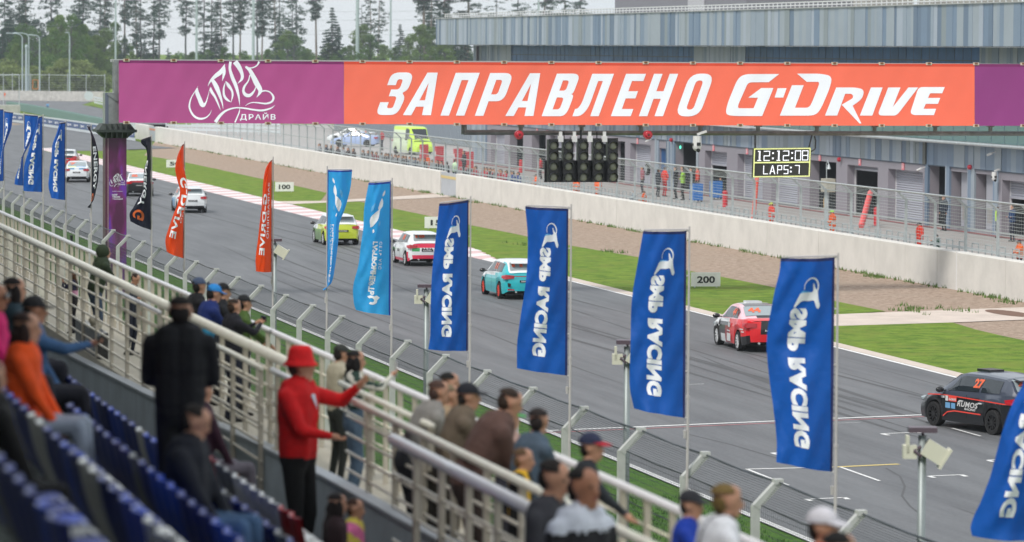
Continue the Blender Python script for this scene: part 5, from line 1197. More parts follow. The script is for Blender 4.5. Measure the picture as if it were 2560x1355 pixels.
    for sg in (1,-1):
        q = MB(); x0 = -L/2; q.add([(x0-.05,sg*W*.27,tz+.05),(x0-.02,sg*W*.44,tz+.08),(x0+.28,sg*W*.497,tz+.03),(x0-.055,sg*W*.27,tz-.06),(x0-.03,sg*W*.45,tz-.09),(x0+.22,sg*W*.503,tz-.06),(x0+.1,sg*W*.2,tz)],
            [(0,1,4,3),(1,2,5,4),(0,3,6),(0,6,1),(3,4,6),(4,5,6),(1,6,2),(2,6,5)]); q.build('tail_light', M_lt, t, local=True)
        q = MB(); q.ell((.82*kx, sg*(W/2+.11), .98*hs if sty!='van' else 1.35),(.07,.13,.08),8,6); q.bar((.84*kx,sg*(W/2-.1),.95*hs),(.83*kx,sg*(W/2+.06),.95*hs),.04,.03); q.build('mirror', M_blk, t, local=True, smooth=True)
        q = MB(); q.ell((L/2-.18*kx, sg*W*.37, .66*hs),(.16,.14,.07),8,5); q.build('headlight', M_gla2, t, local=True)
    if spoiler and sty == 'hatch':
        q = MB(); q.obox((-L/2+.22*kx,0,roof(-L/2+.4)+.03),(.14,0,.015),(0,W*.31,0),(0,0,.016)); q.build('spoiler', mats[livery(-1.8,0,1.4,'roof')], t, local=True)
    q = MB(); xr = -L/2-.085; 
    q.add([(xr,-.26,.66*hs),(xr,.26,.66*hs),(xr,.26,.75*hs),(xr,-.26,.75*hs)],[(0,1,2,3)]); q.build('number_plate', M_blk, t, local=True)
    q = MB(); q.geo(text_geo('YOKOHAMA' if False else 'RACING',.03), plane_fn((xr-.006,-.0-(-.20) ,.675*hs),(0,-.38,0),(0,0,.06*hs))); q.build('plate_lettering', M_stw, t, local=True)
    for e_ in (0,):
        q = MB(); q.cyl((-L/2-.02,.45*W/2,.3),(-L/2-.11,.45*W/2,.3),.035,n=8); q.build('exhaust', M_galv, t, local=True)
    if num:
        xm = (S['rear'][0]+S['rear'][1])/2
        def fr(x_,y_):   # rear window surface
            u = (S['rear'][0]+(S['rear'][1]-S['rear'][0])*(.35+.5*y_))*kx; return (u-.03, .55*W/2-x_*.42, roof(u)+.02)
        q = MB(); q.geo(dice(text_geo(num,.05),4,3), fr); q.build('race_number', M_num, t, local=True)
        for sg in (1,-1):
            def fs_(x_,y_,sg=sg):
                xx = -.56 - sg*(x_-.5)*.40 ; f = .3+.5*y_; yv,zv = spt(xx,f); return (xx, sg*(yv+.022), zv)
            q = MB(); q.geo(dice(text_geo(num,.05),3,3), fs_); q.build('race_number', M_num, t, local=True)
    if extra: extra(t, L, W, wid, belt, roof, spt)
    return t
P_ = lambda px_,py: at_z(px_,py,0)
def sider(W, wid): # printed patch on the left flank
    def f(x0,z0_,x1,z1_): return lambda x,y: (x0-(x0-x1)*x, wid(x0-(x0-x1)*x)*1.006+.006, z0_+(z1_-z0_)*y)
    return f
c_char = paint('charcoal',(15,17,23)); c_chl = paint('charcoal_top',(66,73,88)); c_rl = paint('neon_red',(250,70,55),rough=.4); c_white = paint('white',(232,236,238)); c_red = paint('red',(225,25,35)); c_black = paint('black',(20,20,24)); c_cyan = paint('turquoise',(40,185,195)); c_pink = paint('pink_red',(228,50,85)); c_green = paint('green',(60,160,90)); c_lime = paint('lime',(200,215,60)); c_grn2 = paint('leaf_green',(110,150,80)); c_blue = paint('sky_blue',(110,165,210)); c_yel = paint('yellow',(215,225,60)); c_cop = paint('ice_blue',(165,185,225))
rimB = wheel_mesh(mat('rim_black',(.02,.02,.022),rough=.4)); rimR = wheel_mesh(mat('rim_red',(.75,.06,.03),rough=.4)); rimW = wheel_mesh(mat('rim_white',(.62,.64,.66),rough=.35)); WH_DEF = rimB
# black hatchback with number 27
d = P_(2472,1087)-P_(2339,1066); yaw27 = math.degrees(math.atan2(-d.x,-d.y)); yaw27 = math.degrees(math.atan2((P_(2339,1066)-P_(2472,1087)).x,(P_(2339,1066)-P_(2472,1087)).y))
def liv27(x,y,z,w_): return 1 if (w_ == 'roof' or (z > .80 and w_ == 'side') or w_=='pillar') else 0
def ex27(t,L,W,wid,belt,roof,spt):
    sd = sider(W,wid); q = MB()
    pts = [(-2.0,.80),(-1.2,.82),(0,.835),(.9,.84),(1.55,.80)]
    for (xa,za),(xb,zb2) in zip(pts,pts[1:]):
        n = 5
        for i in range(n):
            x0 = xa+(xb-xa)*i/n; x1 = xa+(xb-xa)*(i+1)/n; z0_ = za+(zb2-za)*i/n; z1_ = za+(zb2-za)*(i+1)/n
            for sg in (1,-1): q.quad((x0,sg*(wid(x0)*1.0+.008),z0_-.014),(x1,sg*(wid(x1)*1.0+.008),z1_-.014),(x1,sg*(wid(x1)*1.0+.008),z1_+.014),(x0,sg*(wid(x0)*1.0+.008),z0_+.014))
    q.build('red_stripe', c_rl, t, local=True); q = MB()
    pts = [(-.85,.47),(.3,.47),(.62,.42),(.82,.30)]
    for (xa,za),(xb,zb2) in zip(pts,pts[1:]): q.quad((xa,wid(xa)*1.006+.01,za-.015),(xb,wid(xb)*1.006+.01,zb2-.015),(xb,wid(xb)*1.006+.01,zb2+.015),(xa,wid(xa)*1.006+.01,za+.015))
    q.build('red_stripe', c_rl, t, local=True)
    q = MB(); q.geo(text_geo('RUMOS',.03,.25,1.1), sd(.2,.60,-.72,.74)); q.geo(text_geo('RACING',.04,.25), sd(-.12,.53,-.62,.585)); q.build('lettering', M_stw, t, local=True)
    for (x0,z0_,x1,z1_,m) in ((.58,.70,.22,.83,c_rl),(.72,.70,.6,.83,M_stw),(.72,.52,.5,.66,c_blue),(.46,.52,.28,.66,c_blue),(.9,.76,.76,.82,M_stw)):
        q = MB(); f = sd(x0,z0_,x1,z1_); q.quad(f(0,0),f(1,0),f(1,1),f(0,1)); o = q.build('sticker', m, t, local=True)
    q = MB(); f = sd(.56,.72,.24,.78); q.geo(text_geo('G-DRIVE',.05,.2), lambda x,y: (lambda p:(p[0],p[1]+.004,p[2]))(f(x,y))); q.build('sticker_text', M_stw, t, local=True)
    q = MB(); q.box((-.15,-.02,roof(-.1)),(.05,.02,roof(-.1)+.05)); q.obox((.0,0,roof(0)+.03),(.28,0,-.0),(0,.22,0),(0,0,.03)); q.build('roof_vent', c_char, t, local=True)
    for x in (.05,-.78):
        q = MB(); q.box((x-.1,wid(x)*.99,.73),(x+.04,wid(x)+.03,.76)); q.build('door_handle', M_stw, t, local=True)
car('dark grey hatchback racer with red stripe, RUMOS RACING and number 27', 'hatch', [c_char,c_chl], liv27, P_(2486,1087), 1, yaw27, L=4.24, W=1.74, num='27', extra=ex27)
# red white black saloon
def livR(x,y,z,w_):
    if w_ in ('roof',): return 2 if (y < .45 and x < -.1) else (1 if y < .45 else 3)
    if w_ == 'pillar': return 3
    if w_ == 'rear': return 2 if z < .38 else (0 if (y > .62 or z < .62) else 2)
    if z > .85: return 1 if x > -.2 else 0
    if w_ == 'front': return 1
    k = x*1.3+z*1.1
    if x > 1.0: return 1 if z > .6 else 2
    if x > .15: return 2 if z > .45 else (1 if x < .7 else 2)
    if x > -.3: return 2 if z > .7 else 4
    if x > -1.3: return 0
    return 2 if z < .55 else 0
def exR(t,L,W,wid,belt,roof,spt):
    sd = sider(W,wid)
    for (x0,z0_,x1,z1_,m) in ((-.25,.7,-.45,.84,M_stw),(1.0,.66,.85,.7,M_stw),(-1.75,.62,-1.95,.66,M_stw),(-.1,.56,-.5,.6,M_stw),(-.1,.25,-.55,.5,M_stw),(-1.6,.7,-1.9,.74,M_stw)):
        q = MB(); f = sd(x0,z0_,x1,z1_); q.quad(f(0,0),f(1,0),f(1,1),f(0,1)); q.build('sticker', m, t, local=True)
    q = MB(); q.obox((.0,0,roof(0)+.035),(.26,0,0),(0,.24,0),(0,0,.03)); q.build('roof_vent', c_white, t, local=True)
car('red, black and white racing saloon ahead of the large blue flag at the right', 'sedan', [c_red,c_white,c_black,paint('pale_pink',(235,190,200)),paint('dark_red',(150,20,35))], livR, P_(1849,877), 1, 1.5, L=4.4, W=1.73, wb=2.6, rim=rimW, num='44', extra=exR)
# turquoise hatch
def livC(x,y,z,w_):
    if w_ == 'roof' : return 1
    if w_ == 'pillar': return 0 if x < -1.2 else 1
    if w_ == 'rear': return 2 if z < .32 else 0
    return 1 if (z > .8 and x > -.6) or (x > 1.0 and z > .7) else 0
def exC(t,L,W,wid,belt,roof,spt):
    q = MB(); x = -L/2-.07
    for sg in (1,-1): q.add([(x,sg*.62,.5),(x,sg*.72,.5),(x,sg*.74,.66),(x,sg*.60,.62)],[(0,1,2,3)])
    q.build('bumper_vent', M_blk, t, local=True); q = MB()
    for sg in (1,-1): q.add([(x-.01,sg*.45,.36),(x-.01,sg*.75,.37),(x-.01,sg*.73,.43),(x-.01,sg*.48,.41)],[(0,1,2,3)])
    q.build('reflector', M_lt, t, local=True)
    q = MB(); q.add([(x-.02,-.7,.885),(x-.02,.7,.885),(x-.02,.7,.915),(x-.02,-.7,.915)],[(0,1,2,3)]); q.build('light_bar', M_lt, t, local=True)
car('turquoise hatchback with white roof and bright red wheels', 'hatch', [c_cyan,c_white,c_black], livC, P_(1251,746.5), 1, 0, L=4.36, W=1.81, wb=2.67, rim=rimR, num='11', extra=exC)
def livP(x,y,z,w_):
    if w_ in ('roof','pillar'): return 0
    if w_ == 'rear': return 2 if z < .33 else (1 if z > .82 or z < .5 else (3 if (y > .55 and z > .66) else 0))
    if z < .36: return 1
    if x > .9 and z < .7: return 3
    return 1 if (-1.9 < x < -1.5 and z < .6) else 0
def exP(t,L,W,wid,belt,roof,spt):
    q = MB(); x = -L/2-.085; q.geo(text_geo('BAZA',.04), plane_fn((x,.25,.72),(0,-.5,0),(0,0,.09))); q.build('lettering', M_blk, t, local=True)
    q = MB(); sd = sider(W,wid); q.geo(text_geo('BAZA',.04), sd(.3,.58,-.2,.7)); q.build('lettering', M_blk, t, local=True)
car('white, pink and green small hatchback with a pink tailgate', 'hatch', [c_white,c_pink,c_black,c_green], livP, P_(1016,664), 1, 0, L=3.97, W=1.74, wb=2.47, rim=rimW, num='18', extra=exP)
def livL(x,y,z,w_):
    if w_ in ('roof','pillar'): return 1
    if w_ == 'rear': return 2 if z < .38 else 0
    return 3 if (x > -.9 and z < .75) else (1 if x > .3 else 0)
car('lime yellow small hatchback with white roof behind the twisted light blue flag', 'hatch', [c_lime,c_white,c_black,c_grn2], livL, P_(811,612), 1, 0, L=3.97, W=1.74, wb=2.47, rim=rimW)
def livW(x,y,z,w_):
    if w_ in ('roof','pillar'): return 0
    if w_ == 'rear': return 1 if z < .46 else 0
    if z < .32: return 1
    return 2 if (x > -.6 and z < .8) else 0
car('white hatchback with black bumper and blue side seen behind the twisted orange flag', 'hatch', [c_white,c_black,c_blue], livW, P_(511.5,531), -1, 2.5, L=4.24, W=1.74, num='8')
def livB(x,y,z,w_):
    if w_ == 'roof': return 1
    if w_ == 'pillar': return 1 if z > 1.2 else 0
    if w_ == 'rear': return 2 if (.86 < z < .95) else 0
    return 1 if z > .9 else 0
car('black saloon with white roof and a full width red light bar beside the purple column', 'sedan', [c_black,c_white,M_lt], livB, P_(379.5,490), -1, 6.5, L=4.5, W=1.8, wb=2.65, num='5')
def livS(x,y,z,w_):
    if w_ in ('roof','pillar'): return 0
    if w_ == 'rear': return 1 if z < .45 else (2 if (z > .9 and y > .3) else 0)
    if z < .32: return 1
    return 0
def exS(t,L,W,wid,belt,roof,spt):
    for (ya_,yb_,m) in ((.6,.05,c_yel),(.05,-.6,c_blue)):
        q = MB(); x = -L/2+.0; q.quad((-L/2-.03,ya_,.985),(-L/2-.03,yb_,.985),(-L/2+.42,yb_,1.115),(-L/2+.42,ya_,1.115)); q.build('lid_stripe', m, t, local=True)
car('white racing saloon with yellow and blue boot stripe, following the red and white car', 'sedan', [c_white,c_black,c_blue], livS, P_(221,455), -1, 8.5, L=4.48, W=1.78, wb=2.65, num='7', extra=exS)
def livX(x,y,z,w_):
    if w_ in ('roof','pillar'): return 0
    if w_ == 'rear': return 2 if z > .8 else 1
    return 1 if z < .95 else 0
car('red hatchback with white roof just ahead of the white saloon at the far left', 'hatch', [c_white,c_red,c_black], livX, P_(192,421), -1, 9.5, L=4.1, W=1.74)
# paddock vehicles
def plain(x,y,z,w_): return 0
def bar_l(t,L,W,wid,belt,roof,spt):
    for x in (.05,-1.0):
        q = MB(); q.cyl((x,0,roof(x)),(x,0,roof(x)+.14),.07,n=8); q.build('orange_beacon', M_num, t, local=True)
car('pale blue parked saloon nearest the pit fence in the paddock', 'sedan', [c_cop], plain, at_z(918,367,0), 1, -62, L=4.7, W=1.85, wb=2.8, name='parked_car', extra=bar_l)
car('white parked saloon behind the pale blue one in the paddock', 'sedan', [c_white], plain, at_z(905,357,0), 1, -60, L=4.7, W=1.85, wb=2.8, name='parked_car')
c_neon = paint('neon_yellow',(205,240,80)); 
def livV(x,y,z,w_): return 0 if (x > .8 or z > 1.9 or w_ == 'rear') else 1
def exV(t,L,W,wid,belt,roof,spt):
    q = MB(); q.quad((-1.9,W/2+.03,1.15),(.6,W/2+.03,1.15),(.6,W/2+.03,2.05),(-1.9,W/2+.03,2.05)); q.build('side_print', mat('van_print_grey',(.5,.53,.56),rough=.5), t, local=True)
    q = MB(); q.geo(text_geo('GJ',.06), plane_fn((.3,W/2+.04,1.4),(-.9,0,0),(0,0,.5))); q.geo(text_geo('MEDICAL',.03), plane_fn((-.8,W/2+.04,1.6),(-.9,0,0),(0,0,.14))); q.build('lettering', mat('van_navy',(.05,.07,.15),rough=.5), t, local=True)
car('neon yellow and grey rescue van parked in the paddock', 'van', [c_neon,paint('van_pale',(210,225,190))], livV, at_z(990,384,0), -1, 168-0, L=5.4, W=2.0, wb=3.3, hs=1.12, name='van', cat='van', extra=exV)
car('red fire service vehicle parked behind the neon van', 'van', [c_red,c_white], lambda x,y,z,w_: 0, at_z(1118,352,0), 1, -40, L=4.2, W=1.8, wb=2.6, hs=.8, name='van', cat='van')
# ================================================================== PEOPLE
M_eye = mat('eye_dark',(.02,.015,.012),rough=.3)
def skinm(k=0): return mat('skin_%d'%k, ((.52,.27,.17),(.40,.18,.10),(.56,.31,.21))[k], rough=.5, noise=(20,.06))
def cloth(c, nm='cloth'): 
    return rgb('%s_%d_%d_%d'%(nm,*c), c, rough=.85, noise=(9,.16), bump=(28,.25))
def ik(a, b, l1, l2, pole):
    a = Vector(a); b = Vector(b); d = b-a; L = min(d.length, (l1+l2)*.995); dn = d.normalized() if d.length>1e-5 else Vector((0,0,-1)); b2 = a+dn*L
    x = (l1*l1-l2*l2+L*L)/(2*L); h = math.sqrt(max(0,l1*l1-x*x)); p = Vector(pole); p = (p-dn*p.dot(dn)); p = p.normalized() if p.length > 1e-4 else Vector((1,0,0))
    return a+dn*x+p*h, b2
def person(loc, face, lab, h=1.75, top=(30,30,35), legs=(20,20,25), hair=(45,32,25), hat=None, hatkind='cap', skin=0, arms='down', sit=False, lean=0.0, bulk=1.0, vox=.024, long_sleeve=True, hairlen=0, group=None, detail=True, hold=None, shoes=(30,28,28), headturn=0, headdown=0, hood=None, female=False, extras=(), legsp=.11, shirt=None, glasses=False, bands=None):
    """face: heading in degrees in world XY. Local frame: x forward, y left."""
    s = h/1.75 if not sit else h/1.75
    t = thing('person', lab, 'person', tuple(loc), R(face), group)
    Z = Vector((0,0,1)); hip = Vector((0,0,.955)) if not sit else Vector((0,0,.52)); hip.x = -.01-.12*lean
    la = lean; spine = Vector((math.sin(la),0,math.cos(la)))
    chest = hip+spine*.36; sh = hip+spine*.50; nk = hip+spine*.57+Vector((.01,0,0)); hd = nk+Vector((math.sin(la*.5+headdown*.6)*.12+.02,0,.135))
    hz = R(headturn); hf = Vector((math.cos(hz)*math.cos(headdown),math.sin(hz)*math.cos(headdown),-math.sin(headdown))); hl = Vector((-math.sin(hz),math.cos(hz),0)); hu = hf.cross(hl)
    sw = (.185 if not female else .16)*(1+(bulk-1)*.5); PR = []           # primitives: (p0,p1,r0,r1,tag)
    def cap(a,b_,r0,r1,tg): PR.append((Vector(a),Vector(b_),r0,r1,tg))
    T, Lg, K, S_, HR = 0,1,2,3,4
    for sgn in (-1,1):
        for f,rr in ((.03,.112),(.14,.112),(.28,.12),(.40,.118)):
            c_ = hip+spine*(f); cap(c_+Vector((0,sgn*.055*1.0,0)), c_+spine*.1+Vector((0,sgn*.06,0)), rr*bulk, rr*bulk, T if f>.03 else (T if bulk>1 else Lg))
        cap(hip+Vector((0,sgn*.06,-.04)), hip+Vector((0,sgn*.06,.03)), .115*bulk**.5, .115*bulk**.5, Lg)
        cap(sh+Vector((0,sgn*.05,0)), sh+Vector((0,sgn*sw*.86,-.015)), .068*bulk,.062*bulk,T)
    cap(sh+spine*.0, nk-spine*.01, .085*bulk,.06, T)
    cap(nk-spine*.03, nk+Vector((.012,0,.07)), .054,.052,K)
    # head
    cap(hd+hf*-.02+hu*.035, hd+hf*.015+hu*.03, .085,.082,K); cap(hd+hf*.03-hu*.05, hd+hf*.055-hu*.07, .062,.042,K); cap(hd+hf*-.03+hu*.06, hd+hf*.03+hu*.055,.072,.07,K)
    cap(hd+hf*.09+hu*.015, hd+hf*.112-hu*.022, .012,.017,K)
    for sgn in (-1,1): cap(hd+hl*sgn*.082+hu*.02, hd+hl*sgn*.088-hu*.02, .016,.012,K)
    # arms
    tgt = {'down':[(.06,.27,.86),(.06,-.27,.86)],'rail':[(.40,.22,1.02),(.40,-.22,1.02)],'phone':[(.42,.10,1.42),(.42,-.06,1.42)],'phone_r':[(.10,.26,.95),(.42,-.10,1.50)],'hips':[(.05,.21,1.0),(.05,-.21,1.0)],'crossed':[(.2,-.12,1.2),(.2,.12,1.2)],'face':[(.30,.04,1.46),(.30,-.04,1.46)],'elbows':[(.42,-.02,1.06),(.42,.06,1.06)],'lap':[(.38,.12,.72),(.38,-.12,.72)],'point_r':[(.05,.27,.95),(.45,-.40,1.28)],'up_l':[(.35,.35,1.62),(.08,-.25,.95)],'wide':[(.10,.36,1.0),(.52,-.34,1.42)]}
    A = tgt[arms] if isinstance(arms,str) else arms; hands=[]
    for i,sgn in enumerate((1,-1)):
        S0 = sh+Vector((0,sgn*sw,-.02)); tg_ = Vector(A[i]); 
        if sit: tg_.z -= .41
        pole = Vector((-.5,sgn*.9,-.8)) if arms not in ('phone','face') else Vector((.1,sgn*.7,-1))
        if arms == 'hips': pole = Vector((-.2,sgn*1,0))
        E_, Hn = ik(S0, tg_, .29, .26, pole)
        cap(S0,E_,.062*bulk,.048*bulk,T); cap(E_,E_.lerp(Hn,.93),.046*(bulk if long_sleeve else .92),.031*(bulk**.5 if long_sleeve else 1),T if long_sleeve else K)
        fd = (Hn-E_).normalized(); cap(Hn-fd*.02,Hn+fd*.05,.03,.034,K); hands.append((Hn,fd,sgn))
        if not long_sleeve: pass
    # legs
    for sgn in (1,-1):
        J = hip+Vector((0,sgn*.09,-.03))
        if sit: Fp = Vector((.48,sgn*(legsp+.03),.09)); kn, F_ = ik(J,Fp,.44,.43,(1,sgn*.15,.9))
        else: Fp = Vector((-.04,sgn*legsp,.065)); kn, F_ = ik(J,Fp,.44,.43,(1,0,0))
        cap(J,kn,.092*(1+(bulk-1)*.4),.065,Lg); cap(kn,F_,.066,.046,Lg); cap(F_+Vector((-.04,0,-.04)),F_+Vector((.15,sgn*.015,-.05)),.045,.036,S_)
    # hair / hood pieces on the body mesh
    q = MB()
    for a,b_,r0,r1,tg in PR:
        a = a*s; b_ = b_*s; r0*=s; r1*=s; dd = b_-a; L_ = dd.length
        if L_ < 1e-4: q.ell(a,(r0,r0,r0),10,6); continue
        dn = dd.normalized(); u = dn.cross(Vector((.3,.2,1))).normalized(); w_ = dn.cross(u); n=10; ring=[]
        prof = [(-r0,0),(-r0*.7,r0*.71),(0,r0),(L_,r1),(L_+r1*.7,r1*.71),(L_+r1,0)]
        vs_ = [a+dn*prof[0][0]]+[a+dn*p+u*(rr*math.cos(2*math.pi*i/n))+w_*(rr*math.sin(2*math.pi*i/n)) for p,rr in prof[1:-1] for i in range(n)]+[a+dn*prof[-1][0]]
        fs = [(0,1+(i+1)%n,1+i) for i in range(n)]+[(1+k*n+i,1+k*n+(i+1)%n,1+(k+1)*n+(i+1)%n,1+(k+1)*n+i) for k in range(3) for i in range(n)]+[(1+3*n+i,1+3*n+(i+1)%n,1+4*n) for i in range(n)]
        q.add(vs_,fs)
    me = q.mesh('tmp',[]); ob = bpy.data.objects.new('tmp',me); C.objects.link(ob)
    md = ob.modifiers.new('r','REMESH'); md.mode='VOXEL'; md.voxel_size = vox*s; sm = ob.modifiers.new('s','SMOOTH'); sm.iterations = 2; sm.factor=.5
    dg = bpy.context.evaluated_depsgraph_get(); dg.update(); m2 = bpy.data.meshes.new_from_object(ob.evaluated_get(dg)); bpy.data.objects.remove(ob); bpy.data.meshes.remove(me)
    n = len(m2.polygons); ctr = np.zeros(n*3); m2.polygons.foreach_get('center',ctr); ctr = ctr.reshape(-1,3); best = np.full(n,9.); idx = np.zeros(n,int)
    for a,b_,r0,r1,tg in PR:
        a_ = np.array(a*s); d_ = np.array(b_*s)-a_; L2 = max(1e-8,(d_**2).sum()); tt = np.clip(((ctr-a_)@d_)/L2,0,1); dist = np.linalg.norm(ctr-a_-tt[:,None]*d_,axis=1)-(r0+(r1-r0)*tt)*s
        mk = dist < best; best[mk] = dist[mk]; idx[mk] = tg
    tm_ = cloth(top); lm_ = cloth(legs,'trousers'); m2.materials.clear()
    for m_ in (tm_,lm_,skinm(skin),cloth(shoes,'shoe')): m2.materials.append(m_)
    if bands:
        for bi,(bc,bfn) in enumerate(bands):
            m2.materials.append(cloth(bc)); cs = ctr/s; mk = (idx == 0) & bfn(cs[:,0],cs[:,1],cs[:,2]); idx[mk] = 4+bi
    m2.polygons.foreach_set('material_index', idx.astype(np.int32)); m2.polygons.foreach_set('use_smooth',[True]*n); m2.name='body'
    m2.update(); bo = bpy.data.objects.new('body', m2); C.objects.link(bo); bo.parent = t
    hm = cloth(tuple(int(c_*.62) for c_ in hair),'hair'); SC = lambda v: Vector(v)*s
    RM = Matrix((hf,hl,hu)).transposed()
    def shell(rad, off, zmin, mats_, nm_, n=14, m=9, jit=0):
        p = MB(); 
        for j in range(m+1):
            ph = math.pi*.5*(1+(-zmin))*(j/m)
            for i in range(n):
                a = 2*math.pi*i/n; v = Vector((rad[0]*math.sin(ph)*math.cos(a), rad[1]*math.sin(ph)*math.sin(a), rad[2]*math.cos(ph)))
                if jit: v *= 1+random.uniform(-jit,jit)
                p.v.append(tuple(SC(hd+RM@(v+Vector(off)))))
        p.f = [(j*n+i,(j+1)*n+i,(j+1)*n+(i+1)%n,j*n+(i+1)%n) for j in range(m) for i in range(n)]; p.m=[0]*len(p.f)
        return p.build(nm_, mats_, t, local=True, smooth=True)
    if hood:
        shell((.128,.12,.135),(-.045,0,.03),-.5,cloth(hood,'hood'),'hood'); p = MB(); p.ell(SC(nk+Vector((-.05,0,.0))),(.12*s,.13*s,.08*s),12,8); p.build('hood_collar', cloth(hood,'hood'), t, local=True, smooth=True)
    else:
        if hat is None or hatkind != 'bucket': shell((.098,.09,.078),(-.024,0,.052),.12 if hat is None else .0,hm,'hair',jit=.05)
        if hair: 
            p = MB(); p.ell(SC(hd+RM@Vector((-.052,0,.0))),(.056*s,.08*s,.078*s),12,8); 
            if hairlen: 
                for k in range(5): p.ell(SC(hd+RM@Vector((-.065-.01*k,random.uniform(-.02,.02),-.05-hairlen*.2*k))),(.06*s,(.09-.008*k)*s,.08*s),10,6)
                for sg in (1,-1): p.ell(SC(hd+RM@Vector((-.01,sg*.08,-.05))),(.05*s,.03*s,.11*s),8,6)
            p.build('hair_back', hm, t, local=True, smooth=True)
    if hat:
        hc = cloth(hat,'hat')
        if hatkind == 'cap':
            o = shell((.108,.1,.1),(-.012,0,.05),.02,hc,'cap'); p = MB(); nn_=9; 
            for k in range(nn_): 
                a = R(-60+120*k/(nn_-1)); p.v.append(tuple(SC(hd+RM@Vector((-.012+.104*math.cos(a),.098*math.sin(a),.055)))))
            for k in range(nn_):
                a = R(-60+120*k/(nn_-1)); p.v.append(tuple(SC(hd+RM@Vector((.05+.13*math.cos(a),.085*math.sin(a),.035)))))
            p.v += [tuple(Vector(v)+Vector((0,0,.008))) for v in p.v]; K_=2*nn_
            p.f = [(k,k+1,nn_+k+1,nn_+k) for k in range(nn_-1)]+[(K_+k,K_+nn_+k,K_+nn_+k+1,K_+k+1) for k in range(nn_-1)]+[(nn_+k,nn_+k+1,K_+nn_+k+1,K_+nn_+k) for k in range(nn_-1)]; p.m=[0]*len(p.f)
            br = p.build('brim', hc if not isinstance(extras,dict) or 'brim' not in extras else cloth(extras['brim'],'hat'), t, local=True)
        elif hatkind == 'bucket':
            p = MB(); prof = [(.0,.175),(.075,.17),(.095,.14),(.108,.07),(.118,.045),(.145,.022),(.143,.014),(.112,.035)]; n=18
            for rr,zz in prof: p.v += [tuple(SC(hd+RM@Vector((-.01+rr*math.cos(2*math.pi*i/n), rr*.94*math.sin(2*math.pi*i/n), zz)))) for i in range(n)]
            p.f = [(j*n+i,(j+1)*n+i,(j+1)*n+(i+1)%n,j*n+(i+1)%n) for j in range(len(prof)-1) for i in range(n)]; p.m=[0]*len(p.f); p.build('hat', hc, t, local=True, smooth=True)
        elif hatkind == 'helmet':
            shell((.13,.118,.135),(-.02,0,.03),-.1,hc,'helmet')
        else: shell((.108,.1,.105),(-.015,0,.05),.15,hc,'beanie')
    if detail:
        p = MB()
        for sg in (-1,1): p.ell(SC(hd+RM@Vector((.083,sg*.032,.022))),(.012*s,.014*s,.009*s),6,5)
        p.build('eyes', M_eye, t, local=True)
        p = MB(); p.ell(SC(hd+RM@Vector((.088,0,-.052))),(.014*s,.026*s,.007*s),8,5); p.build('mouth', mat('lips',(.28,.08,.07),rough=.5), t, local=True)
        if glasses:
            p = MB(); 
            for sg in (-1,1): p.ell(SC(hd+RM@Vector((.098,sg*.036,.022))),(.012*s,.034*s,.026*s),8,6)
            p.build('sunglasses', M_blk, t, local=True)
        p = MB()
        for (Hn,fd,sgn) in hands:
            side = Vector((0,1,0)) if abs(fd.y) < .7 else Vector((1,0,0)); side = (side-fd*side.dot(fd)).normalized(); up_ = side.cross(fd)
            for k in range(4):
                b0 = Hn+fd*.065+side*(.024-.016*k); ln = (.034,.040,.037,.029)[k]; m0 = b0+fd*ln-up_*.006*sgn; e0 = m0+fd*ln*.55-up_*.022
                p.cyl(SC(b0),SC(m0),.0088*s,.0080*s,n=6); p.cyl(SC(m0),SC(e0),.0080*s,.0062*s,n=6)
            tb = Hn+fd*.015+side*.028*sgn; te = tb+fd*.035+side*.022*sgn; p.cyl(SC(tb),SC(te),.011*s,.009*s,n=6); p.cyl(SC(te),SC(te+fd*.028),.009*s,.007*s,n=6)
        p.build('fingers', skinm(skin), t, local=True, smooth=True)
    if hold:
        Hn,fd,sgn = hands[1]
        p = MB(); c_ = SC(Hn+fd*.07+Vector((.01,.0,.03)))
        if hold == 'phone': p.obox(c_,(.005,0,0),(0,.038,0),(0,0,.075)); p.build('phone', bk, t, local=True) if False else p.build('phone', mat('phone_case',(.5,.5,.5),rough=.4), t, local=True)
        if hold == 'phone_dark': p.obox(c_,(.005,0,0),(0,.075,0),(0,0,.038)); p.build('phone', M_blk, t, local=True)
        if hold == 'camera': 
            c_ = SC(hd+hf*.2-hu*.0); p.obox(c_,(.04*s,0,0),(0,.065*s,0),(0,0,.045*s)); p.cyl(c_,c_+Vector((.14*s,0,0)),.035*s,n=10); p.build('camera', M_blk, t, local=True)
    if shirt:
        p = MB(); c_ = nk+Vector((.04,0,-.08)); p.add([tuple(SC(c_+Vector((.065,.05,.05)))),tuple(SC(c_+Vector((.065,-.05,.05)))),tuple(SC(c_+Vector((.105*bulk,0,-.12))))],[(0,1,2)]); p.build('collar', cloth(shirt,'shirt'), t, local=True)
    return t
def at_head(px_, py, X): return at_x(px_, py, X)
def crowd(px_, py, X, floor, face, lab, **k):
    """person whose head top shows at the photo pixel; X is the distance across from the camera, floor the level they stand on"""
    P = at_x(px_,py,X); hh = P.z-floor
    if k.get('sit'): h = hh/1.27*1.75*.98
    else: h = hh/(1.765-.25*k.get('lean',0)**1.2)*1.75
    h = max(.9 if not k.get('sit') else 1.2, min(2.05,h)); off = (.12+.6*math.sin(k.get('lean',0)))*h/1.75*0.7 if not k.get('sit') else .1
    a = R(face); 
    return person((P.x-off*math.cos(a),P.y-off*math.sin(a),floor), face, lab, h=h, **k)
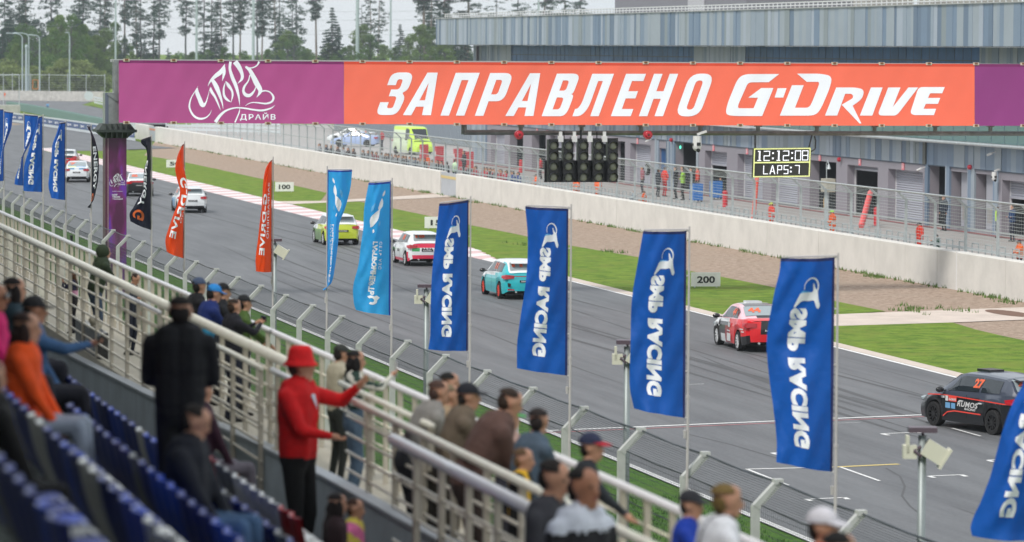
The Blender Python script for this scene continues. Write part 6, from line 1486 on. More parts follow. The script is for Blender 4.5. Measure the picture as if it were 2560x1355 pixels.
# ================================================================== GRANDSTAND
M_beige = mat('stand_beige', lin((186,179,162)), rough=.7, noise=(2,.08)); M_sgrey = mat('stand_concrete', lin((190,200,206)), rough=.8, noise=(1.6,.12)); M_sdark = mat('stand_floor', lin((110,112,110)), rough=.85, noise=(2,.15)); M_sedge = mat('stand_edge', lin((190,195,200)), rough=.6)
M_st = mat('rail_steel', lin((252,245,228)), rough=.4, metal=.0, noise=(4,.08)); M_stb = mat('rail_bar', lin((238,230,212)), rough=.4); M_stp = mat('rail_post_shaded', lin((196,188,172)), rough=.45, noise=(4,.1)); M_stl = mat('rail_steel_bright', lin((236,234,236)), rough=.25, metal=.1)  # railing shading put into the colours: posts darker, top rails brighter
Y0s, Y1s = 5.0, 150.0
ZW = 5.05; 
b = MB(); b.box((6.78,Y0s,ZW-.5),(8.05,Y1s,ZW)); struct(b,'spectator_walkway', M_beige)
b = MB(); b.box((7.95,Y0s,0),(8.1,Y1s,ZW-.02)); struct(b,'stand_front_wall', M_sgrey)
# parapet whose top line drops away along the stand
tl = [(-80,742),(199,892),(384,984),(640,1097),(828,1187),(1009,1287),(1300,1440),(1700,1640)]
pp = [at_x(x,y,6.74) for x,y in tl]
par = thing('stand_parapet', 'grey concrete parapet with a pale top edge in front of the seats', 'wall', (6.7,40,4.6))
q = MB(); qe = MB(); qb = MB()
for a,c in zip(pp,pp[1:]):
    q.add([(6.66,a.y,4.0),(6.66,c.y,4.0),(6.66,c.y,c.z-.03),(6.66,a.y,a.z-.03),(6.77,a.y,4.0),(6.77,c.y,4.0),(6.77,c.y,c.z-.03),(6.77,a.y,a.z-.03)],[(0,3,2,1),(4,5,6,7),(3,7,6,2)])
    qe.add([(6.64,a.y,a.z-.03),(6.64,c.y,c.z-.03),(6.64,c.y,c.z),(6.64,a.y,a.z),(6.79,a.y,a.z-.03),(6.79,c.y,c.z-.03),(6.79,c.y,c.z),(6.79,a.y,a.z)],[(0,3,2,1),(4,5,6,7),(3,7,6,2)])
q.build('wall', M_sgrey, par); qe.build('top_edge', M_sedge, par)
b = MB(); b.box((5.05,Y0s,3.5),(6.66,Y1s,4.62)); struct(b,'concourse_floor', M_sdark)
RX = lambda k: 4.9-.8*k; RZ = lambda k: 5.29+.4*k
b = MB()
for k in range(-1,7):
    x = RX(k); b.box((x-.72,Y0s,RZ(k)-.6),(x+.08-.0,Y1s,RZ(k)-.002*k))
    b.box((x+.08,Y0s,RZ(k)-1.0),(x+.1,Y1s,RZ(k)-.01))
struct(b,'stand_steps', M_sdark)
b = MB(); b.box((-9,Y0s-10,RZ(6)-1.2),(RX(6)-.72,Y1s,RZ(6)-.3)); struct(b,'stand_upper_deck', M_sdark)
# roof and back wall of the stand (above and behind the camera)
b = MB(); b.box((-14,-25,15.2),(1.2,Y1s,15.6)); struct(b,'grandstand_roof', mat('roof_underside',(.2,.2,.2),rough=.8))
b = MB(); b.box((-14.5,-25,0),(-14,Y1s,17.4)); struct(b,'grandstand_back_wall', mat('back_wall',(.2,.2,.2),rough=.8))
# ---- railings
def rail_run(X, zt, x_from, x_to, name, lab, top_r=.03, n=6, zlow=.12, hgt=1.15, spacing=1.5, top_m=None, barm=None, postw=.05, slope_pts=None, flat=False, mid_r=.012, drop=None, postd=.05):
    ya, yb_ = at_x(x_to,600,X).y, at_x(x_from,600,X).y
    t = thing(name, lab, 'railing', (X,ya,zt-hgt)); q = MB(); q.cyl((X,ya,zt),(X,yb_,zt),top_r,n=8); q.build('top_rail', top_m or M_st, t, smooth=True)
    for j in range(n):
        z = zt-hgt*(j+1)/(n+.6); q = MB(); q.cyl((X,ya,z),(X,yb_,z),mid_r,n=5); q.build('bar', M_stb, t, smooth=True)
    y = ya+.05; pmh = MB(); pmh.box((-postd/2,-postw/2,0),(postd/2,postw/2,hgt-.02)); me = pmh.mesh('post',[M_stp])
    while y < yb_:
        o = bpy.data.objects.new('post', me); C.objects.link(o); o.parent = t; o.location = (0,y-ya,0); y += spacing
    return t
# front railing of the walkway: dense flat posts and a bright top rail
zl1 = 9.6-.4345*7.8/.974
rail_run(7.8, zl1, -60, 2700, 'front_railing', 'long front railing with a bright steel top rail where the spectators lean', top_r=.036, n=4, hgt=zl1-ZW, spacing=.75, top_m=M_stl, barm=M_st, postw=.05, mid_r=.012)
# railing on the parapet, in sections
z2 = 9.6-.4715*6.8/.974
rail_run(6.8, z2, -60, 748, 'parapet_railing', 'beige railing on the parapet, left section ending at the man in red', top_r=.06, n=7, hgt=1.3, spacing=1.7, mid_r=.017, postw=.06)
rail_run(6.68, z2-.07, 290, 400, 'parapet_railing', 'short bright handrail just under the left part of the parapet railing', top_r=.026, n=1, hgt=.3, spacing=2, top_m=M_stl)
rail_run(6.62, z2-.10, 505, 655, 'parapet_railing', 'short bright handrail behind the man dressed in black', top_r=.03, n=6, hgt=1.3, spacing=1.9, top_m=M_st, mid_r=.017)
rail_run(6.7, z2-.10, 682, 742, 'parapet_railing', 'short bright handrail stub beside the red jacket', top_r=.035, n=7, hgt=1.25, spacing=.55, top_m=M_stl, mid_r=.017)
rail_run(6.95, z2-.02, 852, 1083, 'parapet_railing', 'upper beige handrail right of the man in red', top_r=.03, n=1, hgt=.4, spacing=3)
rail_run(6.8, z2-.06, 868, 1900, 'parapet_railing', 'beige railing on the parapet, right section running to the lower edge', top_r=.038, n=7, hgt=1.3, spacing=1.25, top_m=M_st, mid_r=.016, postw=.07)
rail_run(6.37, z2-.01, 985, 1330, 'parapet_railing', 'thick blurred bright handrail in front of the leaning spectators', top_r=.052, n=4, hgt=1.3, spacing=1.0, top_m=M_stl, mid_r=.014, postw=.075)
P1 = at_x(1320,1283,6.37); t = thing('rail_return', 'short cross rail joining the two handrails at the lower middle', 'railing', tuple(P1)); q = MB(); q.cyl((6.37,P1.y,z2-.01),(6.8,P1.y-.35,z2-.06),.04,n=8); q.cyl((6.37,P1.y,z2-.01),(6.37,P1.y,z2-1.3),.035,n=8); q.build('tube', M_st, t, smooth=True)
for (px_,X) in ((103,6.9),(26,6.9),(17,6.9),(152,6.88)):
    P = at_x(px_,650,X); t = thing('rail_post', {103:'thick beige post on the parapet between the dark haired heads',26:'grey post at the left edge above the pink top',17:'beige post at the left edge above the pink top',152:'beige post just left of the woman with the camera'}[px_], 'post', (X,P.y,ZW)); q = MB(); q.box((X-.05,P.y-.05,ZW),(X+.05,P.y+.05,z2+.0)); q.build('post', M_st, t)
P = at_x(236,870,6.72); t = thing('black_bin', 'black box on the parapet ledge below the woman with the camera', 'box', (6.72,P.y,ZW)); q = MB(); a = at_x(262,905,6.9); c = at_x(205,860,6.9); q.box((6.80,a.y,a.z-.05),(6.95,c.y,a.z+.42)); q.build('box', M_blk, t)
# ---- seats
seatm = {}
SCOL = {'blue':(20,75,200),'navy':(14,48,145),'white':(232,232,228),'grey':(135,137,137),'red':(190,15,25)}
def seat_parts(col):
    if col in seatm: return seatm[col]
    m = rgb('seat_'+col, SCOL[col], rough=.32, spec=.5, noise=(6,.05)); W_ = .42
    def pt(f,u): # f up the back 0..1, u across -1..1
        return (-.02-.13*f+.05*u*u-.02*math.sin(f*3.1), u*W_/2*(1-.10*f*f), .40+.40*f)
    q = MB(); nu, nf = 12, 8
    for s_ in (0,1):
        for a in range(nf+1):
            for b_ in range(nu+1):
                p = pt(a/nf,-1+2*b_/nu); rib = .008*(1 if b_%2 else 0); q.v.append((p[0]-s_*.014+rib*(1 if s_ else 0), p[1], p[2]))
    n_ = (nf+1)*(nu+1)
    q.f = [(a*(nu+1)+b_,a*(nu+1)+b_+1,(a+1)*(nu+1)+b_+1,(a+1)*(nu+1)+b_) for a in range(nf) for b_ in range(nu)]
    q.f += [tuple(n_+i for i in reversed(f)) for f in list(q.f)]; q.m=[0]*len(q.f)
    top = [q.v[nf*(nu+1)+b_] for b_ in range(nu+1)]; 
    for p0,p1 in zip(top,top[1:]): q.cyl((p0[0]-.006,p0[1],p0[2]),(p1[0]-.006,p1[1],p1[2]),.014,n=6,caps=False)
    back = q.mesh('backrest',[m],smooth=True)
    q = MB(); nx_ = 8
    for a in range(nx_+1):
        for b_ in range(nu+1):
            f = a/nx_; u = -1+2*b_/nu; q.v.append((-.03+.40*f, u*W_/2*(1-.1*f*f), .40+.03*u*u-.03*math.sin(f*math.pi)+(.0 if b_%2 else .004)-.03*max(0,f-.85)*6))
    q.f = [(a*(nu+1)+b_,(a+1)*(nu+1)+b_,(a+1)*(nu+1)+b_+1,a*(nu+1)+b_+1) for a in range(nx_) for b_ in range(nu)]; q.m=[0]*len(q.f)
    q.box((.34,-W_/2*.85,.36),(.37,W_/2*.85,.40)); pan = q.mesh('seat_pan',[m],smooth=False)
    q = MB(); q.box((-.02,-.02,0),(.03,.02,.40)); q.box((-.02,-.18,.34),(.3,.18,.37)); q.box((-.03,-.09,0),(.08,.09,.012)); fr = q.mesh('frame',[M_galv])
    seatm[col] = (back,pan,fr); return seatm[col]
rs = random.Random(12)
names = ['front','second','third','fourth','fifth','sixth']
for k,(xa,xb) in {0:(528,800),1:(168,2000),2:(222,1200),3:(60,800),4:(-60,500)}.items():
    X = RX(k)-.75+.0; X = RX(k)-.8+.0
    X = RX(k)-.72+.1
    # measured: seat tops of row k stand at X = RX(k) (back edge)
    X = RX(k)+.15; ya_, yb_ = at_x(xb,900,X).y, at_x(xa,900,X).y; ys = np.arange(yb_, ya_, -.453); run = 0; col = 'blue'
    for i,y in enumerate(ys):
        if run <= 0:
            col = rs.choice(['navy','blue','navy','white','navy','blue','navy','grey','blue'] if k else ['red','white','red','red','white','grey']); run = rs.choice((1,1,1,2,2))
        run -= 1; bm3 = seat_parts(col); sp = (X,y,RZ(k))
        P = W2C @ (Vector((X-.1,y,RZ(k)+.5))-CAM); px_ = CX+F*P.x/-P.z; py = CY-F*P.y/-P.z
        if py > 1500 or px_ < -80: continue
        t = thing('stadium_seat', f'{col} ribbed plastic seat, {ordn(i)} from the left in the {names[k]} seat row', 'seat', sp, rs.uniform(-.03,.03), 'ribbed plastic seats of the grandstand')
        for nm_,me in zip(('backrest','seat_pan','frame'),bm3):
            o = bpy.data.objects.new(nm_, me); C.objects.link(o); o.parent = t
# ================================================================== SPECTATORS
FT = 0       # facing the track (+X) ; 60..90 looks along it
V2 = dict(vox=.022)
crowd(268,622,7.3,ZW,10,'person in a dark green hoodie with the hood up leaning on the front rail',top=(44,58,36),legs=(70,85,105),hood=(44,58,36),arms='elbows',lean=.25,bulk=1.25)
crowd(340,688,7.45,ZW,-40,'small boy in a dark jacket reaching along the front rail',top=(28,36,52),legs=(30,34,50),hair=(70,48,34),arms='point_r',headdown=.5,lean=.1,vox=.026)
crowd(176,680,7.0,ZW,150,'fair haired woman behind the parapet railing in a navy and pink top',top=(34,36,62),legs=(25,22,28),hair=(140,95,60),arms='face',female=True,hairlen=.4,bands=[((215,150,180),lambda x,y,z:(z<1.24)&(np.abs(y)<.2))])
crowd(507,703,7.35,ZW,10,'man in a black jacket and blue grey cap at the front rail',top=(16,16,20),legs=(25,28,38),hat=(66,80,106),arms='elbows',lean=.15,bulk=1.1,headturn=10)
crowd(541,722,7.2,ZW,10,'man in a navy and cyan jacket with a bright blue cap',top=(22,44,110),legs=(20,24,34),hat=(40,140,215),arms='elbows',lean=.2,bulk=1.15,headdown=.2,bands=[((40,160,205),lambda x,y,z:z<1.22)])
crowd(568,716,7.55,ZW,0,'man in a black cap just behind the bright blue cap',top=(20,22,28),legs=(20,24,34),hat=(14,14,16),arms='rail',lean=.1)
crowd(596,750,7.35,ZW,15,'brown haired man in a dark jacket with an orange watch filming the race',top=(20,20,30),legs=(26,30,46),hair=(80,56,40),arms='phone',hold='phone_dark',bulk=1.12,headturn=5)
crowd(622,743,7.6,ZW,5,'person in a black cap and green top beyond the man filming',top=(70,95,40),legs=(30,32,40),hat=(20,22,24),arms='rail')
crowd(772,862,6.3,4.66,-38,'man in a red jacket, red bucket hat and black trousers standing at the railing',top=(215,12,18),legs=(10,10,12),hair=(110,80,70),hat=(225,20,25),hatkind='bucket',arms=[(.36,.34,1.50),(.30,-.02,1.12)],bulk=1.22,shirt=(200,205,215),shoes=(8,8,10),vox=.02,headturn=15,legsp=.14)
crowd(861,868,7.4,ZW,20,'photographer in a dark cap and beige jacket holding a camera',top=(180,172,150),legs=(40,44,40),hat=(48,50,46),arms='face',hold='camera',headdown=.2,bulk=1.1)
crowd(904,880,7.2,ZW,0,'long haired woman in a green and white striped sweater holding up a phone',top=(34,58,50),legs=(80,100,120),hair=(26,18,18),hairlen=.5,arms='phone_r',hold='phone',female=True,bands=[((215,212,200),lambda x,y,z:np.sin((z*1.0+np.abs(y)*.9)*48)>0)])
crowd(1140,936,7.5,ZW,0,'dark curly haired person beyond the bald man',top=(40,42,48),legs=(30,30,36),hair=(24,18,16),arms='rail')
crowd(1104,966,7.15,ZW,5,'balding man in a light grey sweater leaning on the front rail',top=(150,146,140),legs=(40,42,48),hair=(120,85,70),arms='elbows',lean=.45,bulk=1.2,vox=.02)
crowd(1134,974,7.35,ZW,0,'blond person in beige beside the grey sweater',top=(165,140,110),legs=(60,54,48),hair=(205,180,140),arms='elbows',lean=.3,female=True)
crowd(1182,976,7.2,ZW,-5,'man in an olive brown jacket and black cap looking down the track',top=(112,98,82),legs=(60,52,44),hair=(50,38,30),hat=(24,25,34),arms='elbows',lean=.3,bulk=1.22,vox=.02,headturn=-10)
crowd(1275,990,7.2,ZW,0,'person in a loose brown hoodie bending over the front rail',top=(98,72,64),legs=(60,46,42),hair=(80,55,38),arms='elbows',lean=.5,bulk=1.35,vox=.02,headdown=.3)
crowd(1290,1026,7.55,ZW,20,'child in a bright green cap beyond the brown hoodie',top=(170,140,130),legs=(60,60,70),hat=(70,200,80),arms='rail',vox=.026)
crowd(1358,1034,7.3,ZW,20,'man in a slate blue t-shirt with cropped dark hair at the front rail',top=(78,94,110),legs=(24,26,34),hair=(52,38,34),arms='elbows',lean=.25,bulk=1.1,long_sleeve=False,vox=.02,headturn=25)
crowd(1325,1126,7.0,ZW,-30,'fair haired boy in black with a yellow stripe',top=(24,22,24),legs=(30,30,36),hair=(160,120,80),arms='down',vox=.024,bands=[((235,185,40),lambda x,y,z:(np.abs(y+.08)<.035)&(z>.9))])
crowd(1404,1160,6.5,4.66,-40,'dark haired boy in the crowd below the thick handrail',top=(60,60,66),legs=(30,30,36),hair=(48,34,28),arms='down',headdown=.2,skin=0)
crowd(1482,1160,6.45,4.66,-60,'tanned man in dark clothes turned sideways in the foreground crowd',top=(34,34,38),legs=(24,24,28),hair=(34,26,22),arms='down',bulk=1.1,skin=1,vox=.02,bands=[((215,220,230),lambda x,y,z:(z>1.42))])
crowd(1494,1098,7.35,ZW,-15,'young man in a navy cap with a red brim at the front rail',top=(40,44,50),legs=(40,44,56),hair=(50,36,30),hat=(38,44,72),arms='elbows',lean=.15,vox=.022,extras={'brim':(190,30,50)},headturn=-15)
crowd(1745,1240,7.35,ZW,-20,'boy in a royal blue shirt and dark cap near the lower edge',top=(18,60,170),legs=(40,44,60),hair=(40,30,26),hat=(40,40,46),arms='rail',lean=.1,vox=.022,headturn=-20)
crowd(1835,1226,7.1,ZW,0,'woman in a white printed t-shirt with fair hair in a bun and a black strap',top=(235,236,240),legs=(60,70,90),hair=(185,150,80),arms='rail',lean=.2,bulk=1.15,female=True,vox=.02,bands=[((20,20,24),lambda x,y,z:(np.abs((y-.02)+(z-1.3)*.25)<.022)&(z>.95)),((225,90,70),lambda x,y,z:(x<0)&(np.abs(y+.04)<.05)&(np.abs(z-1.18)<.05)),((235,205,120),lambda x,y,z:(x<0)&(np.abs(y-.07)<.04)&(np.abs(z-1.05)<.04))])
crowd(2085,1284,7.3,ZW,-20,'man in a white cap and red shirt at the lower edge',top=(200,20,30),legs=(40,40,50),hat=(215,212,218),arms='rail',vox=.022,headturn=-20)
crowd(2128,1338,7.0,ZW,0,'dark haired head just showing at the lower edge beside the white cap',top=(30,30,34),legs=(30,30,30),hair=(26,20,18),arms='down',vox=.03)
# extra print on the white t-shirt and boys jackets
# ---- people among the seats
crowd(452,745,3.95,RZ(2),78,'man in black seen from behind standing among the seats',top=(10,12,18),legs=(9,10,14),hair=(38,26,22),arms=[(.26,.08,1.08),(.26,-.08,1.08)],bulk=1.24,vox=.018,legsp=.12)
crowd(525,958,5.2,RZ(0),20,'boy in grey trousers sitting in the front seat row',top=(60,30,46),legs=(110,104,112),hair=(96,70,52),arms='lap',sit=True,vox=.022)
crowd(512,1034,3.65,RZ(2),-25,'man in a dark navy jacket and jeans sitting in front of the man in black',top=(18,22,34),legs=(70,100,135),hair=(44,32,24),arms='lap',sit=True,bulk=1.25,vox=.018,headdown=.35)
crowd(96,800,2.85,RZ(3),-15,'woman in an orange hoodie and pale jeans sitting with crossed hands',top=(240,85,20),legs=(150,160,175),hair=(70,36,26),hairlen=.25,arms='lap',sit=True,bulk=1.15,vox=.018,female=True,shoes=(190,170,150))
crowd(16,726,2.9,RZ(3)+.08,-20,'man in sunglasses and a magenta top at the left edge',top=(215,25,110),legs=(40,40,50),hair=(30,22,20),arms='lap',sit=True,skin=1,vox=.02,glasses=True)
crowd(58,708,3.7,RZ(2),10,'dark haired person in front of the magenta top',top=(40,60,70),legs=(30,30,40),hair=(48,32,28),hairlen=.2,arms='lap',sit=True,vox=.022)
crowd(110,760,3.6,RZ(2)-.0,0,'person in a dark cap and denim jacket raising a phone',top=(62,98,140),legs=(30,30,40),hair=(20,16,16),hat=(30,28,30),arms=[(.38,.12,.72),(.50,-.10,1.36)],sit=True,bulk=1.15,vox=.02,hold='phone_dark',skin=1)
crowd(10,918,2.0,RZ(4)-.1,20,'dark clothed person seen from behind at the left edge',top=(8,8,10),legs=(10,10,12),hair=(14,12,12),hairlen=.2,arms='lap',sit=True,bulk=1.35,vox=.022)
crowd(902,1252,5.9,4.66,-30,'child in a pink and yellow shirt below the railing',bands=[((235,215,90),lambda x,y,z:np.sin(z*22+y*14)>.3)],top=(235,120,170),legs=(90,90,110),hair=(110,70,50),arms='down',vox=.024,long_sleeve=False)
crowd(858,1238,5.7,4.66,10,'long dark haired child beside the pink and yellow shirt',top=(52,32,36),legs=(40,40,50),hair=(42,24,22),hairlen=.4,arms='down',vox=.024)
t = thing('snack_bag', 'cream paper bag held behind the railing', 'bag', tuple(at_x(240,820,7.0))); P = at_x(240,818,6.95); q = MB(); 
for k in range(5): q.ell(P+Vector((random.uniform(-.03,.03),random.uniform(-.05,.05),-.07*k+.1)),(.09,.11,.08),8,6)
q.build('bag', mat('bag_cream',(.5,.46,.36),rough=.8), t, smooth=True)
# ================================================================== PIT LANE PEOPLE AND KIT
ORG_ = (255,98,25); DK = (34,38,48)
pitp = [(1067,388,ORG_,ORG_,(220,60,40),'orange suited marshal standing among the seated crew on the pit wall','down',.72),
 (1491,440,ORG_,ORG_,(40,30,30),'marshal in orange below the start lights','down',.2),(1437,437,ORG_,ORG_,(40,30,30),'marshal in orange left of the start lights behind the pit wall','down',.2),
 (1338,437,ORG_,(30,34,60),(40,30,30),'marshal in an orange vest leaning on the pit wall left of the start lights','rail',.4),
 (1608,478,ORG_,ORG_,(110,80,60),'marshal in an orange backpack vest leaning on the wall right of the start lights','rail',.72),
 (1582,478,(150,160,170),(30,34,50),None,'person in a black cap and pale top leaning over the pit wall','rail',.72),
 (1925,508,(255,70,50),(240,80,30),(215,230,50),'marshal in a neon yellow and orange suit behind the pit wall below the clock','down',.72),
 (2077,527,ORG_,ORG_,(170,240,80),'marshal in orange with a lime green cap behind the pit wall','crossed',.72),
 (2295,557,(230,50,20),(230,50,20),(70,70,80),'marshal in a red orange suit with hands on hips behind the pit wall','hips',.72),
 (2338,588,(40,70,60),DK,(10,10,12),'person in a black hat and green top crouching beside the red orange marshal','face',.35),
 (2545,602,(250,110,40),(24,34,60),(40,40,50),'crew member in an orange and navy suit at the far right of the pit wall','rail',.72)]
for px_,py,top,leg,hat,lab,arms,fl in pitp:
    crowd(px_,py,53.75 if fl > .5 else 54.5,fl,180,lab,top=top,legs=leg,hat=hat,arms='hips' if arms=='down' else arms,vox=.027,bulk=1.5,detail=False,hatkind='cap',hair=(50,35,28),bands=[((205,205,190),lambda x,y,z:(np.abs(z-1.12)<.03)|(np.abs(z-1.25)<.025))] if top[0]>240 else None)
bgp = [(2357,489,70-1.2,(30,40,56),(20,22,30),'man in dark clothes standing in the dark doorway of the pit building'),(2490,517,69,(190,230,50),(20,22,26),'person in a neon vest beside the second grey door'),(2528,514,68.5,(30,60,100),(40,44,60),'person in blue shorts walking in the pit lane at the right edge'),
 (1704,423,66,(150,200,70),(24,24,30),'mechanic in a lime green top standing in a group in the pit lane'),(1686,418,66,(30,34,42),(30,34,42),'dark suited mechanic left of the lime green top'),(1703,416,67.5,(36,38,48),(30,34,42),'mechanic in dark overalls behind the lime green top'),(1725,421,66.5,(30,36,44),(26,30,40),'mechanic with a red cap right of the lime green top'),(1665,418,66.5,(225,70,60),(200,40,50),'mechanic in a red suit left of the group'),(1648,424,66,(36,40,52),(30,34,44),'dark dressed mechanic standing at the left of the pit group'),(1603,417,66,(150,90,100),(40,40,52),'person in a dusty red top by the upright wheel'),(1741,418,66.5,(200,60,40),(24,26,34),'crew member with an orange collar by the blue tool chest'),
 (1350,395,66,(200,50,60),(40,42,52),'crew member in a red top left of the start lights'),(1344,396,67,(60,40,50),(30,34,44),'crew member in maroon left of the start lights'),(1157,378,60,(34,38,48),(24,26,34),'man in black walking behind the pit fence near the small gate'),(1140,399,54.6,(200,230,190),(30,34,60),'marshal in a pale green vest at the small gate in the wall'),(953,326,66,(170,30,50),(30,34,50),'person in a dark red jacket standing beside the rescue van'),(1800,445,69.5,(26,30,36),(20,22,26),'mechanic standing in the half open garage')]
for px_,py,X,top,leg,lab in bgp:
    P = at_x(px_,py,X); fl = .0; hh = P.z
    if hh > 2.1 or hh < 1.4: fl = hh-1.75
    crowd(px_,py,X,max(0,fl) if hh>1.4 else 0,random.choice((180,160,200,20,150)),lab,top=top,legs=leg,hair=(60,42,34),arms=random.choice(('down','crossed','hips')),vox=.03,bulk=1.15,detail=False)
# seated crew on the pit wall platform
rs = random.Random(4); tops = [(30,34,44),(24,26,32),(44,44,56),(160,160,165),(60,40,46),(150,40,50),(28,34,60),(90,100,120)]
cnames = {(30,34,44):'dark navy',(24,26,32):'black',(44,44,56):'charcoal',(160,160,165):'light grey',(60,40,46):'dark plum',(150,40,50):'red',(28,34,60):'navy blue',(90,100,120):'slate blue',(200,35,60):'crimson',(30,70,150):'royal blue'}
row = [(796,356),(813,361),(842,364),(868,371),(881,373),(927,373),(950,378),(962,379),(975,379),(985,380),(993,382),(1004,384),(1011,385),(1022,388),(1034,385),(1043,390),(1090,405),(1113,403),(1186,420),(1213,417),(1222,420),(1236,426),(1262,424),(1279,418),(1292,430),(1183,424),(1246,423),(905,377),(918,376),(938,377),(968,384),(998,388),(1028,390),(1050,393),(1058,396),(855,370),(826,364),(1078,400),(1100,404),(1205,424),(1230,428),(1250,430),(1272,432),(1170,418)]
for i,(px_,py) in enumerate(sorted(row)):
    c_ = rs.choice(tops) if px_ < 1080 else rs.choice([(200,35,60),(30,70,150),(30,34,44),(200,35,60),(30,70,150)])
    crowd(px_,py-4,53.5,.45,180+rs.uniform(-30,30),f'{cnames[c_]} clad crew member sitting behind the pit fence, {ordn(i)} from the left',top=c_,legs=(30,32,42),hair=rs.choice([(50,36,30),(30,24,22),(120,90,60)]),arms='lap',sit=True,vox=.034,detail=False,bulk=1.3,group='crew sitting on the pit wall platform')
crowd(12,241,at_z(12,262,0).x,1.1,-100,'marshal in orange on the concrete platform at the upper left',top=ORG_,legs=ORG_,hat=(60,60,60),arms='down',vox=.06,detail=False)
crowd(119,256,at_z(119,284,0).x,0,-100,'photographer in a pale blue vest walking behind the advert barrier',top=(110,160,200),legs=(40,50,70),hair=(90,60,50),arms='face',vox=.06,detail=False)
# kit: wheel, tool chests, extinguishers, red leaning tubes, gantry box
def kit(name, lab, cat): return thing(name, lab, cat, (0,0,0))
P = at_x(1619,420,66.2); t = thing('upright_wheel','spare wheel standing upright on a trolley behind the pit fence','wheel',tuple(P)); q = MB(); n=16
q.cyl(P+Vector((-.1,0,-.1)),P+Vector((.1,0,-.1)),.36,n=20); q.build('tyre', M_tyr, t); q = MB(); q.cyl(P+Vector((-.115,0,-.1)),P+Vector((-.1,0,-.1)),.22,n=16); q.build('rim', M_galv, t)
q = MB(); q.box((P.x-.3,P.y-.3,0),(P.x+.3,P.y+.3,.1)); q.cyl((P.x,P.y,.1),(P.x,P.y,P.z-.4),.03,n=6); q.build('trolley', M_galv, t)
for px_,X,lab in ((1741,66,'blue tool chest on castors in the pit lane'),(1790,68.5,'blue cabinet inside the half open garage')):
    P = at_x(px_,492,X); t = thing('tool_chest',lab,'tool chest',(P.x,P.y,0)); q = MB(); q.box((P.x-.3,P.y-.45,.12),(P.x+.3,P.y+.45,1.15)); q.build('cabinet', rgb('chest_blue',(20,110,190),rough=.4), t)
    for k in range(5): q = MB(); q.box((P.x-.32,P.y-.42,.18+.19*k),(P.x-.301,P.y+.42,.34+.19*k)); q.build('drawer', rgb('chest_blue2',(26,120,200),rough=.35), t)
    for a in (-.35,.35):
        for c_ in (-.22,.22): q = MB(); q.cyl((P.x+c_,P.y+a-.02,.06),(P.x+c_,P.y+a+.02,.06),.06,n=8); q.build('castor', M_tyr, t)
for px_,X,lab in ((1813,65,'red fire extinguisher trolley below the half open garage'),(2192,66.5,'red fire extinguisher beside the leaning red tube'),(1302,67,'red fire extinguisher left of the start lights')):
    P = at_x(px_,500,X); t = thing('fire_extinguisher',lab,'fire extinguisher',(P.x,P.y,0)); q = MB(); q.cyl((P.x,P.y,.1),(P.x,P.y,1.0),.16,n=12); q.ell((P.x,P.y,1.0),(.16,.16,.1),12,6); q.build('cylinder', rgb('ext_red',(200,20,40),rough=.3), t, smooth=False)
    q = MB(); q.cyl((P.x,P.y,1.08),(P.x,P.y,1.2),.04,n=6); q.tube([(P.x,P.y,1.18),(P.x-.15,P.y+.12,1.1),(P.x-.2,P.y+.12,.6)],.02,5); q.build('hose', M_blk, t)
P0 = at_x(2153,548,65.5); P1 = at_x(2176,482,67); t = thing('leaning_tube','pink red plastic tube leaning at the garage behind the pit fence','tube',(P0.x,P0.y,0)); q = MB(); q.cyl((P0.x,P0.y,.05),(P1.x,P1.y,P1.z),.17,.16,n=12); q.build('tube', rgb('tube_pink',(225,95,95),rough=.5), t)
P0 = at_x(1880,515,56); P1 = at_x(1893,440,56.5); t = thing('leaning_tube','red plastic tube leaning under the left edge of the clock','tube',(P0.x,P0.y,0)); q = MB(); q.cyl((P0.x,P0.y,.05),(P1.x,P1.y,P1.z),.12,.11,n=12); q.build('tube', rgb('tube_red',(225,80,60),rough=.5), t)
P = at_x(2070,463,62); t = thing('pit_equipment_stand','metal equipment box with a lamp pole behind the fence right of the clock','stand',(P.x,P.y,0)); q = MB(); q.box((P.x-.25,P.y-.5,P.z-.35),(P.x+.25,P.y+.45,P.z+.35)); q.build('box', rgb('stand_box',(170,165,150),rough=.6), t); q = MB(); q.cyl((P.x,P.y,0),(P.x,P.y,P.z-.35),.05,n=6); q.tube([(P.x,P.y+.25,P.z+.35),(P.x,P.y+.3,P.z+1.1),(P.x,P.y+.1,P.z+1.3),(P.x,P.y-.1,P.z+1.1)],.025,5); q.cyl((P.x,P.y-.1,P.z+1.1),(P.x,P.y-.12,P.z+.85),.05,.12,n=8); q.build('lamp_pole', M_galv, t)
q = MB(); q.tube([(P.x+.1,P.y+.4,P.z-.2),(P.x,P.y+.7,P.z-.8),(P.x,P.y+.6,P.z-1.3),(P.x,P.y+.2,P.z-1.0)],.03,5); q.build('hose', rgb('hose_tan',(180,150,100),rough=.6), t)
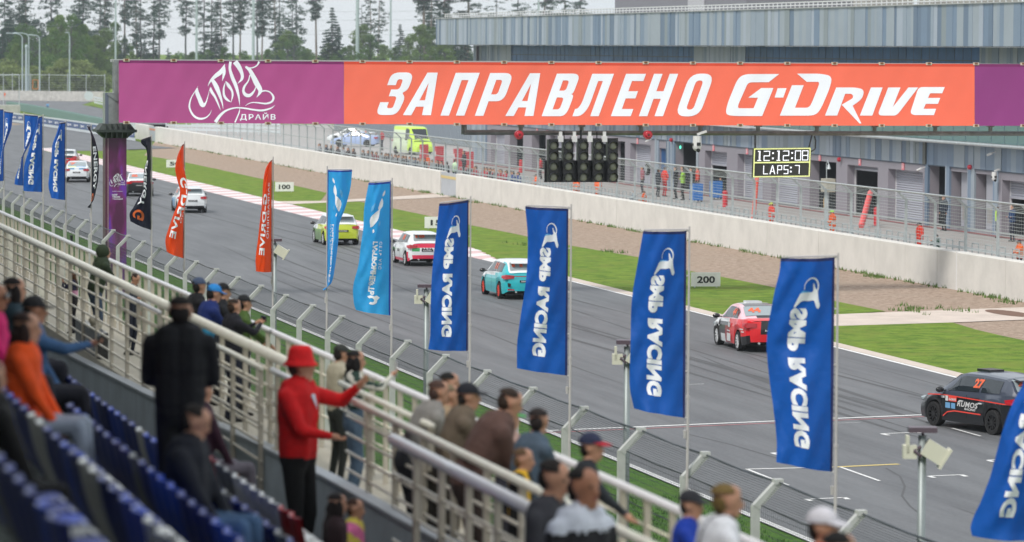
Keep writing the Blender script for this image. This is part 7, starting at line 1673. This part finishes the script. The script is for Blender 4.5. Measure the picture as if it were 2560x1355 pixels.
for i,(px_,py) in enumerate(((1020,402),(605,352))):
    P = at_x(px_,py,53.9); t = thing('traffic_cone', ('orange cone on the pit wall platform among the seated crew','small orange cone near the left end of the pit fence')[i],'cone',(P.x,P.y,.72)); q = MB(); q.cyl((P.x,P.y,.74),(P.x,P.y,1.5),.17,.03,n=10); q.box((P.x-.2,P.y-.2,.72),(P.x+.2,P.y+.2,.76)); q.build('cone', rgb('cone_orange',(250,90,50),rough=.5), t)
# red fire cabinets behind the seated crew
for i,(px_,py,X) in enumerate(((1060,372,64),(1098,380,64),(1145,392,64),(1172,380,63))):
    P = at_x(px_,py,X); t = thing('fire_cabinet', f'red fire cabinet in the paddock, {ordn(i)} from the left','cabinet',(P.x,P.y,0)); q = MB(); q.box((P.x-.3,P.y-.35,0),(P.x+.3,P.y+.35,1.7)); q.build('cabinet', rgb('cab_red',(190,30,50),rough=.5), t); q = MB(); q.box((P.x-.33,P.y-.15,.9),(P.x-.301,P.y+.15,1.3)); q.build('white_panel', M_stw, t)
# ================================================================== HAZE
b = MB(); b.box((-700,-70,-1.5),(700,1250,44)); hz = b.build('haze', [], kind='stuff')
hm_ = bpy.data.materials.new('haze_air'); hm_.use_nodes = True; n_ = hm_.node_tree; n_.nodes.clear(); pv = n_.nodes.new('ShaderNodeVolumePrincipled'); ho_ = n_.nodes.new('ShaderNodeOutputMaterial'); pv.inputs['Density'].default_value = .00016; pv.inputs['Color'].default_value = (.86,.93,1,1); n_.links.new(pv.outputs[0], ho_.inputs['Volume']); hz.data.materials.append(hm_)

GN = {'banner_flag':'banner flags on poles along the debris fence','lamp_post':'lamp posts on the near verge','race_car':'racing cars on the track','street_light':'street lights at the upper left','floodlight_mast':'tall masts behind the banner','distance_board':'distance boards beside the track','number_plate':'garage number plates','siren':'red sirens','security_camera':'security cameras','clamp_box':'clamp boxes above the start lights','fire_cabinet':'red fire cabinets in the paddock','fire_extinguisher':'red fire extinguishers in the pit lane','parapet_railing':'railings on the stand parapet','person':'people at the race','parked_car':'parked cars in the paddock','wall_gate':'gates in the pit wall','tool_chest':'blue chests in the pit lane','leaning_tube':'leaning plastic tubes','traffic_cone':'cones by the pit fence','van':'service vehicles in the paddock','rail_post':'posts on the parapet'}
for o in bpy.data.objects:
    if o.parent is None and 'label' in o and 'group' not in o:
        k = o.name.split('.')[0]
        if k in GN: o['group'] = GN[k]
